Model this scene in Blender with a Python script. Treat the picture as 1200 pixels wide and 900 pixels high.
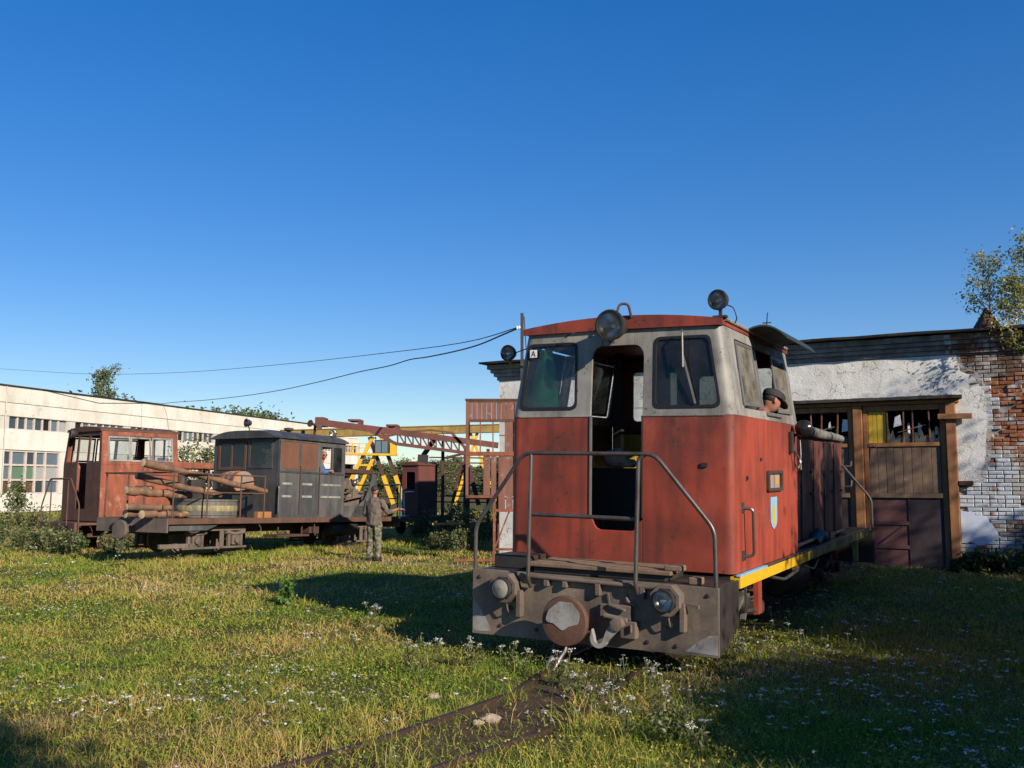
import bpy, bmesh, math, random
import numpy as np
from mathutils import Vector, Matrix, Euler
from mathutils.geometry import tessellate_polygon

R = math.radians
random.seed(7)
rng = np.random.default_rng(7)
for o in list(bpy.data.objects):
    bpy.data.objects.remove(o)
scene = bpy.context.scene
COL = scene.collection

# ------------------------------------------------------------------ camera
CAM_H = 1.75
cam_d = bpy.data.cameras.new('camera')
cam_d.sensor_width = 36.0
cam_d.lens = 33.45
cam_d.clip_start = 0.05
cam_d.clip_end = 3000
cam = bpy.data.objects.new('camera', cam_d)
cam.location = (0, 0, CAM_H)
cam.rotation_euler = (R(95.9), 0, 0)
COL.objects.link(cam)
scene.camera = cam

# ------------------------------------------------------------------ sky and sun
SUN_EL, SUN_AZ = 24.5, 141.5          # azimuth clockwise from +Y
world = bpy.data.worlds.new('World')
scene.world = world
world.use_nodes = True
wn = world.node_tree.nodes
wn.clear()
sky = wn.new('ShaderNodeTexSky')
sky.sky_type = 'NISHITA'
sky.sun_disc = False
sky.sun_elevation = R(SUN_EL)
sky.sun_rotation = R(SUN_AZ)
sky.altitude = 250
sky.air_density = 1.0
sky.dust_density = 0.05
sky.ozone_density = 4.0
bg = wn.new('ShaderNodeBackground')
bg.inputs['Strength'].default_value = 0.123
wo = wn.new('ShaderNodeOutputWorld')
hs = wn.new('ShaderNodeHueSaturation')
hs.inputs['Hue'].default_value = .516
hs.inputs['Value'].default_value = 1.0
hs.inputs['Saturation'].default_value = 1.58      # polarised, deep blue sky
gm = wn.new('ShaderNodeGamma')
gm.inputs['Gamma'].default_value = .7               # softer zenith-to-horizon gradient
world.node_tree.links.new(sky.outputs[0], gm.inputs['Color'])
world.node_tree.links.new(gm.outputs[0], hs.inputs['Color'])
world.node_tree.links.new(hs.outputs[0], bg.inputs[0])
world.node_tree.links.new(bg.outputs[0], wo.inputs[0])

sd = bpy.data.lights.new('sun', 'SUN')
sd.energy = 4.2
sd.angle = R(0.53)
sd.color = (1.0, 0.89, 0.74)
sun = bpy.data.objects.new('sun', sd)
az, el = R(SUN_AZ), R(SUN_EL)
to_sun = Vector((math.sin(az) * math.cos(el), math.cos(az) * math.cos(el), math.sin(el)))
sun.rotation_euler = to_sun.to_track_quat('Z', 'Y').to_euler()
sun.location = (30, -35, 30)
COL.objects.link(sun)

scene.view_settings.view_transform = 'Standard'
scene.view_settings.look = 'None'
scene.view_settings.gamma = 1.0
scene.view_settings.exposure = 0.8
scene.render.engine = 'CYCLES'
scene.render.resolution_x = 1024
scene.render.resolution_y = 768
scene.cycles.max_bounces = 6
scene.cycles.transparent_max_bounces = 12
scene.cycles.caustics_reflective = False
scene.cycles.caustics_refractive = False

# ------------------------------------------------------------------ mesh helpers
def smoothstep(a, b, x):
    t = np.clip((x - a) / (b - a), 0, 1)
    return t * t * (3 - 2 * t)

def V(*a):
    return Vector(a)

class MB:
    """collects shapes that become one mesh object"""
    def __init__(s):
        s.v, s.f, s.mi = [], [], []
    def add(s, vs, fs, mi=0):
        b = len(s.v)
        s.v += [tuple(v) for v in vs]
        s.f += [tuple(i + b for i in f) for f in fs]
        s.mi += [mi] * len(fs)
        return s
    def box(s, x0, x1, y0, y1, z0, z1, M=None, mi=0):
        vs = [V(x, y, z) for z in (z0, z1) for y in (y0, y1) for x in (x0, x1)]
        if M: vs = [M @ v for v in vs]
        return s.add(vs, [(0, 2, 3, 1), (4, 5, 7, 6), (0, 1, 5, 4), (2, 6, 7, 3), (0, 4, 6, 2), (1, 3, 7, 5)], mi)
    def bar(s, p, q, w, h=None, up=(0, 0, 1), mi=0):
        h = h or w
        p, q = Vector(p), Vector(q)
        d = (q - p).normalized()
        u = Vector(up)
        if abs(d.dot(u)) > .98: u = V(0, 1, 0)
        a = d.cross(u).normalized(); b = a.cross(d)
        vs = []
        for c in (p, q):
            for i, j in ((-1, -1), (1, -1), (1, 1), (-1, 1)):
                vs.append(c + a * (i * w / 2) + b * (j * h / 2))
        return s.add(vs, [(3, 2, 1, 0), (4, 5, 6, 7), (0, 1, 5, 4), (1, 2, 6, 5), (2, 3, 7, 6), (3, 0, 4, 7)], mi)
    def tube(s, pts, r, n=8, caps=True, mi=0):
        pts = [Vector(p) for p in pts]
        rs = r if isinstance(r, (list, tuple)) else [r] * len(pts)
        vs, fs = [], []
        prev = None
        for i, p in enumerate(pts):
            d = (pts[min(i + 1, len(pts) - 1)] - pts[max(i - 1, 0)]).normalized()
            if prev is None:
                a = d.orthogonal().normalized()
            else:
                a = (prev - d * prev.dot(d))
                a = a.normalized() if a.length > 1e-6 else d.orthogonal().normalized()
            prev = a
            b = d.cross(a)
            for k in range(n):
                t = 2 * math.pi * k / n
                vs.append(p + (a * math.cos(t) + b * math.sin(t)) * rs[i])
        for i in range(len(pts) - 1):
            for k in range(n):
                fs.append((i * n + k, i * n + (k + 1) % n, (i + 1) * n + (k + 1) % n, (i + 1) * n + k))
        if caps:
            fs.append(tuple(range(n - 1, -1, -1)))
            fs.append(tuple(range((len(pts) - 1) * n, len(pts) * n)))
        return s.add(vs, fs, mi)
    def lathe(s, prof, o, ax=(0, 0, 1), n=20, mi=0, caps=True):
        """prof: list of (radius, distance along ax)"""
        ax = Vector(ax).normalized(); o = Vector(o)
        a = ax.orthogonal().normalized(); b = ax.cross(a)
        vs, fs = [], []
        for r, t in prof:
            for k in range(n):
                an = 2 * math.pi * k / n
                vs.append(o + ax * t + (a * math.cos(an) + b * math.sin(an)) * max(r, 1e-4))
        for i in range(len(prof) - 1):
            for k in range(n):
                fs.append((i * n + k, i * n + (k + 1) % n, (i + 1) * n + (k + 1) % n, (i + 1) * n + k))
        if caps:
            fs.append(tuple(range(n - 1, -1, -1)))
            fs.append(tuple(range((len(prof) - 1) * n, len(prof) * n)))
        return s.add(vs, fs, mi)
    def panel(s, outer, holes, t, M, mi=0):
        """2D outline with holes, extruded from local z=0 to z=-t, placed by M"""
        loops = [outer] + list(holes)
        flat = [p for l in loops for p in l]
        tris = tessellate_polygon([[V(p[0], p[1], 0) for p in l] for l in loops])
        n = len(flat)
        vs = [M @ V(p[0], p[1], 0) for p in flat] + [M @ V(p[0], p[1], -t) for p in flat]
        fs = []
        for a, b, c in tris:
            ar = (flat[b][0] - flat[a][0]) * (flat[c][1] - flat[a][1]) - (flat[c][0] - flat[a][0]) * (flat[b][1] - flat[a][1])
            if ar < 0: b, c = c, b
            fs.append((a, b, c)); fs.append((a + n, c + n, b + n))
        k = 0
        for li, l in enumerate(loops):
            m = len(l)
            ar = sum(l[i][0] * l[(i + 1) % m][1] - l[(i + 1) % m][0] * l[i][1] for i in range(m))
            for i in range(m):
                a, b = k + i, k + (i + 1) % m
                if (ar > 0) == (li == 0): fs.append((a, a + n, b + n, b))
                else: fs.append((b, b + n, a + n, a))
            k += m
        return s.add(vs, fs, mi)
    def loft(s, rings, closed=True, caps=True, mi=0):
        n = len(rings[0]); vs = [p for r in rings for p in r]; fs = []
        for i in range(len(rings) - 1):
            for k in range(n if closed else n - 1):
                fs.append((i * n + k, i * n + (k + 1) % n, (i + 1) * n + (k + 1) % n, (i + 1) * n + k))
        if caps and closed:
            fs.append(tuple(range(n - 1, -1, -1))); fs.append(tuple(range((len(rings) - 1) * n, len(rings) * n)))
        return s.add(vs, fs, mi)
    def sphere(s, c, r, sc=(1, 1, 1), n=12, m=8, mi=0):
        c = Vector(c); rings = []
        for i in range(m + 1):
            ph = math.pi * i / m
            rr = max(math.sin(ph), .02)
            rings.append([c + V(r * sc[0] * rr * math.cos(2 * math.pi * k / n), r * sc[1] * rr * math.sin(2 * math.pi * k / n), -r * sc[2] * math.cos(ph)) for k in range(n)])
        return s.loft(rings, mi=mi)
    def xf(s, M, start=0):
        for i in range(start, len(s.v)):
            s.v[i] = tuple(M @ Vector(s.v[i]))
        return s
    def mesh(s, name, mats, smooth=False):
        me = bpy.data.meshes.new(name)
        me.from_pydata(s.v, [], s.f)
        if not isinstance(mats, (list, tuple)): mats = [mats]
        for m in mats: me.materials.append(m)
        if len(mats) > 1: me.polygons.foreach_set('material_index', s.mi)
        bm = bmesh.new(); bm.from_mesh(me)
        bmesh.ops.recalc_face_normals(bm, faces=bm.faces)
        bm.to_mesh(me); bm.free()
        if smooth:
            me.polygons.foreach_set('use_smooth', [True] * len(me.polygons))
            me.set_sharp_from_angle(angle=R(38))
        return me
    def build(s, name, mats, parent=None, smooth=False, bevel=0):
        return obj(name, s.mesh(name, mats, smooth), parent, bevel)

def build_split(m, name, mats, parent=None, smooth=False, bevel=0):
    """one object for every separate piece collected in m"""
    par = list(range(len(m.v)))
    def find(i):
        while par[i] != i:
            par[i] = par[par[i]]; i = par[i]
        return i
    for f in m.f:
        for i in f[1:]: par[find(i)] = find(f[0])
    groups = {}
    for f in m.f: groups.setdefault(find(f[0]), []).append(f)
    out = None
    for fs in groups.values():
        idx = sorted({i for f in fs for i in f}); mp = {i: k for k, i in enumerate(idx)}
        q = MB(); q.add([m.v[i] for i in idx], [tuple(mp[i] for i in f) for f in fs])
        out = q.build(name, mats, parent, smooth, bevel)
    return out

def obj(name, me, parent=None, bevel=0):
    o = bpy.data.objects.new(name, me)
    COL.objects.link(o)
    if parent: o.parent = parent
    if bevel:
        b = o.modifiers.new('bevel', 'BEVEL'); b.width = bevel; b.segments = 2; b.limit_method = 'ANGLE'; b.angle_limit = R(40)
    return o

def tag(o, label, cat, group=None):
    o['label'] = label; o['category'] = cat
    if group: o['group'] = group
    return o

def thing(name, label, cat, loc=(0, 0, 0), rz=0, group=None, M=None):
    o = bpy.data.objects.new(name, None)
    COL.objects.link(o)
    o.empty_display_size = .2
    if M is not None: o.matrix_world = M
    else:
        o.location = loc; o.rotation_euler = (0, 0, rz)
    return tag(o, label, cat, group)

def structure(o):
    o['kind'] = 'structure'; return o

def copy_tree(o, parent=None):
    c = o.copy(); COL.objects.link(c)
    if parent: c.parent = parent
    for ch in o.children: copy_tree(ch, c)
    return c

def frame(origin, xdir, ydir):
    """matrix with local x, y along xdir, ydir (z = cross)"""
    x = Vector(xdir).normalized(); y = Vector(ydir).normalized(); z = x.cross(y).normalized(); y = z.cross(x)
    M = Matrix.Identity(4)
    for i in range(3):
        M[i][0], M[i][1], M[i][2], M[i][3] = x[i], y[i], z[i], Vector(origin)[i]
    return M

def roundpoly(pts, r, n=5):
    out = []
    m = len(pts)
    for i in range(m):
        p0, p, p1 = (Vector((*pts[(i + k) % m], 0)) for k in (-1, 0, 1))
        a = (p0 - p).normalized(); b = (p1 - p).normalized()
        ang = a.angle(b)
        d = min(r / math.tan(ang / 2), (p0 - p).length * .49, (p1 - p).length * .49)
        A, B = p + a * d, p + b * d
        for k in range(n + 1):
            t = k / n
            q = A * (1 - t) ** 2 + p * 2 * t * (1 - t) + B * t * t
            out.append((q.x, q.y))
    return out

def rect(x0, x1, y0, y1):
    return [(x0, y0), (x1, y0), (x1, y1), (x0, y1)]

def bend(pts, r=.06, n=5):
    """rounds the corners of an open 3D polyline"""
    pts = [Vector(p) for p in pts]
    out = [pts[0]]
    for i in range(1, len(pts) - 1):
        p0, p, p1 = pts[i - 1], pts[i], pts[i + 1]
        a = (p0 - p); b = (p1 - p)
        d = min(r, a.length * .45, b.length * .45)
        A, B = p + a.normalized() * d, p + b.normalized() * d
        for k in range(n + 1):
            t = k / n
            out.append(A * (1 - t) ** 2 + p * 2 * t * (1 - t) + B * t * t)
    out.append(pts[-1])
    return out

# ------------------------------------------------------------------ materials
def lin(r, g, b):
    f = lambda c: (c / 255 / 12.92) if c / 255 <= .04045 else ((c / 255 + .055) / 1.055) ** 2.4
    return (f(r), f(g), f(b), 1)

class NT:
    def __init__(s, name):
        s.m = bpy.data.materials.new(name); s.m.use_nodes = True
        s.t = s.m.node_tree; s.n = s.t.nodes; s.n.clear()
        s.out = s.n.new('ShaderNodeOutputMaterial')
        s.p = s.n.new('ShaderNodeBsdfPrincipled')
        s.t.links.new(s.p.outputs[0], s.out.inputs[0])
    def link(s, a, b): s.t.links.new(a, b)
    def coord(s, scale=(1, 1, 1), kind='Object', rand=False):
        tc = s.n.new('ShaderNodeTexCoord'); mp = s.n.new('ShaderNodeMapping')
        mp.inputs['Scale'].default_value = scale
        s.link(tc.outputs[kind], mp.inputs[0])
        if rand:
            oi = s.n.new('ShaderNodeObjectInfo'); mu = s.n.new('ShaderNodeMath'); mu.operation = 'MULTIPLY'; mu.inputs[1].default_value = 37.0
            s.link(oi.outputs['Random'], mu.inputs[0]); s.link(mu.outputs[0], mp.inputs['Location'])
        return mp.outputs[0]
    def noise(s, vec, scale, detail=5, rough=.6, dist=0):
        n = s.n.new('ShaderNodeTexNoise'); n.inputs['Scale'].default_value = scale
        n.inputs['Detail'].default_value = detail; n.inputs['Roughness'].default_value = rough; n.inputs['Distortion'].default_value = dist
        s.link(vec, n.inputs['Vector']); return n.outputs['Fac']
    def ramp(s, fac, a, b, ca=0., cb=1.):
        r = s.n.new('ShaderNodeMapRange'); r.inputs[1].default_value = a; r.inputs[2].default_value = b
        r.inputs[3].default_value = ca; r.inputs[4].default_value = cb
        s.link(fac, r.inputs[0]); return r.outputs[0]
    def math(s, op, a, b):
        m = s.n.new('ShaderNodeMath'); m.operation = op
        for i, x in enumerate((a, b)):
            if isinstance(x, (int, float)): m.inputs[i].default_value = x
            else: s.link(x, m.inputs[i])
        return m.outputs[0]
    def mix(s, fac, a, b, mode='MIX'):
        m = s.n.new('ShaderNodeMix'); m.data_type = 'RGBA'; m.blend_type = mode
        for i, x in ((0, fac), (6, a), (7, b)):
            if isinstance(x, (int, float)): m.inputs[i].default_value = x
            elif isinstance(x, (tuple, list)): m.inputs[i].default_value = x
            else: s.link(x, m.inputs[i])
        return m.outputs[2]
    def bump(s, h, strength=.3, dist=.01):
        b = s.n.new('ShaderNodeBump'); b.inputs['Strength'].default_value = strength; b.inputs['Distance'].default_value = dist
        s.link(h, b.inputs['Height']); s.link(b.outputs[0], s.p.inputs['Normal'])

def weather(name, base, dirt, rust=None, sc=1.6, dirt_rng=(.45, .75), rust_rng=(.6, .7), rough=.6, metal=0., bump=.25, streak=.35, rand=False, fine=.16, bdist=.006, dent=0.):
    """painted or bare surface with grime, streaks, rust spots and a fine relief"""
    t = NT(name)
    co = t.coord(rand=rand); cs = t.coord((1, 1, .16), rand=rand)
    n1 = t.noise(co, sc, 6, .62)
    n2 = t.noise(cs, sc * 3.2, 5, .6)
    nf = t.noise(co, sc * 26, 3, .6)
    d = t.ramp(t.math('ADD', t.math('MULTIPLY', n1, 1 - streak), t.math('MULTIPLY', n2, streak)), *dirt_rng)
    var = t.ramp(nf, .3, .7, 1 - fine, 1 + fine)
    c = t.mix(d, base, dirt)
    if rust:
        rf = t.ramp(t.noise(co, sc * 2.3, 8, .7, .3), *rust_rng)
        c = t.mix(rf, c, rust)
    mul = t.n.new('ShaderNodeMix'); mul.data_type = 'RGBA'; mul.blend_type = 'MULTIPLY'; mul.inputs[0].default_value = 1
    t.link(c, mul.inputs[6])
    cmb = t.n.new('ShaderNodeCombineColor')
    for i in range(3): t.link(var, cmb.inputs[i])
    t.link(cmb.outputs[0], mul.inputs[7])
    t.link(mul.outputs[2], t.p.inputs['Base Color'])
    t.link(t.ramp(n1, .3, .7, max(rough - .12, .05), min(rough + .15, 1)), t.p.inputs['Roughness'])
    t.p.inputs['Metallic'].default_value = metal
    t.p.inputs['Specular IOR Level'].default_value = .35
    t.bump(t.math('ADD', nf, t.math('MULTIPLY', n1, 1.5)), bump, bdist)
    if dent:
        b0 = t.n.new('ShaderNodeBump'); b0.inputs['Strength'].default_value = dent; b0.inputs['Distance'].default_value = .05
        t.link(t.noise(co, 1.3, 2, .4), b0.inputs['Height'])
        last = [n for n in t.n if n.bl_idname == 'ShaderNodeBump' and n != b0][-1]
        t.link(b0.outputs[0], last.inputs['Normal'])
    return t.m

def plain(name, col, rough=.6, metal=0, spec=.4):
    t = NT(name)
    co = t.coord()
    n = t.ramp(t.noise(co, 14, 4), .3, .7, .78, 1.18)
    cmb = t.n.new('ShaderNodeCombineColor')
    for i in range(3): t.link(n, cmb.inputs[i])
    t.link(t.mix(1.0, col, cmb.outputs[0], 'MULTIPLY'), t.p.inputs['Base Color'])
    t.p.inputs['Roughness'].default_value = rough; t.p.inputs['Metallic'].default_value = metal
    t.p.inputs['Specular IOR Level'].default_value = spec
    return t.m

def glass(name, tint=(.8, .86, .86, 1), dirt=.12, dirt_col=(.4, .38, .33, 1)):
    t = NT(name); t.n.remove(t.p)
    tr = t.n.new('ShaderNodeBsdfTransparent'); tr.inputs[0].default_value = tint
    gl = t.n.new('ShaderNodeBsdfGlossy'); gl.inputs['Roughness'].default_value = .03
    di = t.n.new('ShaderNodeBsdfDiffuse'); di.inputs[0].default_value = dirt_col
    fr = t.n.new('ShaderNodeFresnel'); fr.inputs[0].default_value = 1.5
    m1 = t.n.new('ShaderNodeMixShader'); m2 = t.n.new('ShaderNodeMixShader')
    t.link(t.math('MULTIPLY', fr.outputs[0], .9), m1.inputs[0]); t.link(tr.outputs[0], m1.inputs[1]); t.link(gl.outputs[0], m1.inputs[2])
    nz = t.noise(t.coord(rand=True), 3, 6, .65)
    t.link(t.ramp(nz, .35, .75, dirt * .3, dirt * 2), m2.inputs[0]); t.link(m1.outputs[0], m2.inputs[1]); t.link(di.outputs[0], m2.inputs[2])
    t.link(m2.outputs[0], t.out.inputs[0])
    return t.m

M = {}
def old_paint(name, base, soot, primer, pale, sc=1.0):
    """old brush-painted sheet steel: soft soot stains, vertical runs, chips down to primer, pale rubbed spots"""
    t = NT(name)
    co = t.coord(); cv = t.coord((1, 1, .07)); cd = t.coord((1, 1, .35))
    big = t.noise(co, 1.0 * sc, 4, .55); run = t.noise(cv, 7 * sc, 5, .6); mid = t.noise(cd, 3.2 * sc, 6, .65); chip = t.noise(co, 17 * sc, 7, .72, .2); hf = t.noise(co, 70, 3, .6)
    c = t.mix(t.ramp(big, .40, .62, 0, .74), base, soot)
    c = t.mix(t.ramp(run, .46, .70, 0, .65), c, soot)
    c = t.mix(t.ramp(mid, .56, .72, 0, .40), c, pale)
    c = t.mix(t.ramp(t.math('ADD', t.math('MULTIPLY', chip, .8), t.math('MULTIPLY', big, .2)), .585, .61, 0, .9), c, primer)
    t.link(c, t.p.inputs['Base Color'])
    t.link(t.ramp(mid, .3, .7, .38, .68), t.p.inputs['Roughness']); t.p.inputs['Specular IOR Level'].default_value = .35
    b0 = t.n.new('ShaderNodeBump'); b0.inputs['Strength'].default_value = .55; b0.inputs['Distance'].default_value = .06; t.link(t.noise(co, 1.4, 2, .4), b0.inputs['Height'])
    t.bump(t.math('ADD', t.math('MULTIPLY', chip, .6), t.math('MULTIPLY', hf, .3)), .18, .006)
    lb = [n for n in t.n if n.bl_idname == 'ShaderNodeBump' and n != b0][-1]; t.link(b0.outputs[0], lb.inputs['Normal'])
    return t.m
M['red'] = old_paint('old_red_paint', (.315, .054, .030, 1), (.075, .026, .02, 1), (.045, .03, .027, 1), (.36, .10, .065, 1))
M['grey'] = old_paint('old_grey_paint', (.28, .268, .24, 1), (.085, .075, .066, 1), (.06, .045, .038, 1), (.40, .385, .35, 1), 1.2)
M['frame_dark'] = weather('grimy_black_steel', (.030, .028, .027, 1), (.06, .048, .04, 1), (.10, .055, .035, 1), 2, (.4, .7), (.62, .72), .5, .2, .3)
M['beam'] = weather('beam_steel', (.23, .175, .13, 1), (.085, .068, .055, 1), (.17, .085, .055, 1), 1.5, (.40, .64), (.60, .72), .5, .1, .2, .35, fine=.12)
M['worn'] = weather('worn_pale_steel', (.34, .33, .315, 1), (.17, .145, .12, 1), (.17, .09, .05, 1), 5, (.40, .66), (.56, .66), .45, .15, .2)
M['bogie'] = weather('dusty_bogie_steel', (.15, .115, .092, 1), (.075, .058, .048, 1), (.17, .085, .055, 1), 2.5, (.4, .66), (.6, .72), .8, 0, .4)
M['scuffed'] = weather('bare_scuffed_steel', (.32, .31, .30, 1), (.16, .14, .12, 1), (.17, .08, .04, 1), 3, (.35, .7), (.6, .72), .35, .6, .15)
M['tube'] = weather('worn_tube_steel', (.16, .14, .13, 1), (.07, .06, .055, 1), (.13, .07, .045, 1), 5, (.4, .65), (.58, .7), .35, .6, .1)
M['rust'] = weather('rust', (.115, .056, .038, 1), (.055, .033, .026, 1), (.17, .075, .042, 1), 1.8, (.4, .7), (.55, .7), .8, 0, .35)
M['rust_paint'] = weather('rusted_red_paint', (.27, .075, .038, 1), (.12, .045, .028, 1), (.33, .14, .095, 1), 1.5, (.40, .60), (.55, .66), .7, 0, .25, .6, fine=.1, dent=.5)
M['rust_dark'] = weather('dark_rust', (.075, .035, .027, 1), (.035, .022, .02, 1), (.12, .05, .03, 1), 2, (.4, .7), (.58, .7), .8, 0, .35)
M['yellow'] = weather('yellow_paint', (.62, .36, .015, 1), (.35, .2, .02, 1), (.15, .08, .03, 1), 3, (.5, .8), (.66, .74), .5)
M['yellow_dirty'] = weather('dirty_yellow_paint', (.42, .30, .04, 1), (.12, .10, .06, 1), (.06, .05, .04, 1), 2.2, (.36, .62), (.6, .7), .6)
M['crane_yellow'] = weather('crane_yellow', (.60, .34, .015, 1), (.36, .2, .03, 1), (.16, .07, .03, 1), 1.2, (.5, .8), (.66, .72), .55)
M['lightblue'] = weather('light_blue_paint', (.22, .42, .55, 1), (.12, .17, .2, 1), None, 3, (.5, .8), rough=.55)
M['black_paint'] = weather('faded_black_paint', (.035, .035, .037, 1), (.085, .08, .075, 1), (.09, .045, .03, 1), 1.5, (.42, .66), (.61, .7), .5, 0, .2, .5, dent=.5)
M['slate'] = weather('slate_grey_paint', (.05, .053, .058, 1), (.115, .11, .10, 1), (.11, .06, .04, 1), 1.4, (.42, .66), (.60, .7), .55, 0, .2, .6, dent=.5)
M['brown_ply'] = weather('brown_hardboard', (.15, .066, .036, 1), (.09, .045, .03, 1), None, 2, (.4, .7), rough=.7)
M['brown_paint'] = weather('brown_red_paint', (.14, .048, .038, 1), (.085, .035, .03, 1), (.05, .03, .028, 1), 1.6, (.4, .7), (.64, .74), .6)
M['wood'] = weather('weathered_wood', (.21, .135, .085, 1), (.11, .075, .052, 1), (.27, .2, .145, 1), 2.4, (.4, .7), (.6, .72), .85, 0, .5, .75, True)
M['wood_red'] = weather('faded_red_boards', (.20, .085, .06, 1), (.11, .06, .045, 1), (.24, .18, .145, 1), 2.4, (.4, .68), (.57, .68), .85, 0, .5, .8, True)
M['wood_orange'] = weather('orange_brown_timber', (.34, .15, .055, 1), (.18, .085, .04, 1), (.1, .05, .03, 1), 2.4, (.4, .7), (.62, .74), .75, 0, .45, .75, True)
M['log'] = weather('pine_log', (.24, .125, .065, 1), (.10, .065, .045, 1), (.34, .24, .15, 1), 3, (.36, .6), (.58, .68), .9, 0, .7, .3, True)
M['logend'] = weather('cut_log_end', (.52, .39, .24, 1), (.35, .23, .13, 1), None, 6, (.4, .7), rough=.85)
M['rubber'] = plain('black_rubber', (.012, .012, .012, 1), .6)
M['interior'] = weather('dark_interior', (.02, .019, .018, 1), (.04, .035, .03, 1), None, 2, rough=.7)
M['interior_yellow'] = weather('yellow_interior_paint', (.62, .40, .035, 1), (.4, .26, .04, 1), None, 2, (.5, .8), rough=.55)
M['cloth_beige'] = plain('beige_cloth', (.42, .31, .22, 1), .9)
M['cloth_green'] = plain('green_cloth', (.07, .38, .15, 1), .9)
M['glass'] = glass('window_glass', (.9, .93, .93, 1), .05)
M['glass_dark'] = glass('dusty_window_glass', (.36, .4, .4, 1), .08, (.16, .16, .15, 1))
M['glass_dirty'] = glass('very_dusty_glass', (.55, .58, .55, 1), .3, (.34, .31, .26, 1))
M['lens'] = glass('lamp_lens', (.9, .9, .9, 1), .05)
M['chrome'] = plain('reflector', (.55, .55, .54, 1), .28, 1)
M['amber'] = plain('amber_lens', (.6, .3, .08, 1), .25)
M['orange'] = plain('orange_plastic', (.85, .33, .02, 1), .4)
M['white'] = weather('white_paint', (.74, .73, .70, 1), (.5, .48, .44, 1), None, 4, (.5, .8), rough=.6)
M['mark'] = plain('black_ink', (.01, .01, .01, 1), .7)
M['tarp'] = plain('grey_tarpaulin', (.17, .165, .145, 1), .9)
M['jib'] = weather('red_brown_jib_paint', (.15, .05, .04, 1), (.075, .035, .03, 1), (.12, .055, .035, 1), 1.2, (.4, .66), (.58, .7), .7)
M['visor'] = weather('dark_green_visor', (.03, .045, .037, 1), (.06, .065, .055, 1), None, 2, rough=.5, metal=.3)
M['black_gloss'] = plain('black_gloss', (.015, .015, .018, 1), .18)

# ------------------------------------------------------------------ frames of reference
LOCO_O = V(1.0553, 9.9884, -.0049)
AX = V(.47665, .87899, 0).normalized()        # direction of the tracks (away)
LAT = V(AX.y, -AX.x, 0)                       # to the right of it
TRACK = [V(-3.6, 3.6, 0), V(-1.75, 5.25, 0), V(-.9, 6.12, 0), V(-.15, 7.1, 0), V(.38, 8.1, 0), V(.80, 9.2, 0), V(1.28, 10.4, 0)] + [LOCO_O + AX * d for d in (1.5, 4, 7, 10.5)]

def polydist(x, y, pts):
    d = np.full(x.shape, 1e9)
    for a, b in zip(pts[:-1], pts[1:]):
        dx, dy = b.x - a.x, b.y - a.y
        t = np.clip(((x - a.x) * dx + (y - a.y) * dy) / (dx * dx + dy * dy), 0, 1)
        d = np.minimum(d, np.hypot(x - a.x - t * dx, y - a.y - t * dy))
    return d

def vnoise(x, y, s, seed=0):
    """cheap smooth value noise, -1..1"""
    x = np.asarray(x, float) / s + 31.7 * seed + 500; y = np.asarray(y, float) / s + 17.3 * seed + 500
    xi, yi = np.floor(x).astype(np.int64), np.floor(y).astype(np.int64)
    fx, fy = x - xi, y - yi
    fx, fy = fx * fx * (3 - 2 * fx), fy * fy * (3 - 2 * fy)
    def h(i, j):
        n = (i * 374761393 + j * 668265263 + seed * 144269) & 0x7fffffff
        n = ((n ^ (n >> 13)) * 1274126177) & 0x7fffffff
        return ((n ^ (n >> 16)) & 0xffff) / 32767.5 - 1
    return (h(xi, yi) * (1 - fx) + h(xi + 1, yi) * fx) * (1 - fy) + (h(xi, yi + 1) * (1 - fx) + h(xi + 1, yi + 1) * fx) * fy

def ground_z(x, y):
    x, y = np.asarray(x, float), np.asarray(y, float)
    z = .035 * vnoise(x, y, 2.6, 1) + .02 * vnoise(x, y, .9, 2)
    s = (x - LOCO_O.x) * AX.x + (y - LOCO_O.y) * AX.y
    z = z + .06 * smoothstep(1, 10, s) * smoothstep(6, 0, polydist(x, y, TRACK[5:]))
    z = z - .10 * smoothstep(-5, -10, x) * smoothstep(18, 26, y)
    d = polydist(x, y, TRACK)
    near = smoothstep(1.0, .5, d)
    z = z * (1 - near * .8) - .03
    return z
def gz(x, y): return float(ground_z(np.array([x]), np.array([y]))[0])

PATH = [V(-4.6, 22.2, 0), V(-3.2, 21.9, 0), V(-1.6, 20.9, 0), V(-.2, 19.6, 0), V(1.2, 18.2, 0)]
def soil_amount(x, y):
    d = polydist(x, y, TRACK)
    n = vnoise(x, y, .45, 5) * .5 + vnoise(x, y, .16, 6) * .35
    s = smoothstep(.60, .15, d + n * .5) * smoothstep(9.6, 8.6, y) * (.42 + .55 * smoothstep(5.2, 7.4, y))
    s = np.maximum(s, smoothstep(1.1, .4, d + n * .3) * smoothstep(9.2, 10.2, y))
    p = smoothstep(.34, .1, polydist(x, y, PATH) + n * .2)
    return np.clip(s, 0, 1), np.clip(p, 0, 1)

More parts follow.
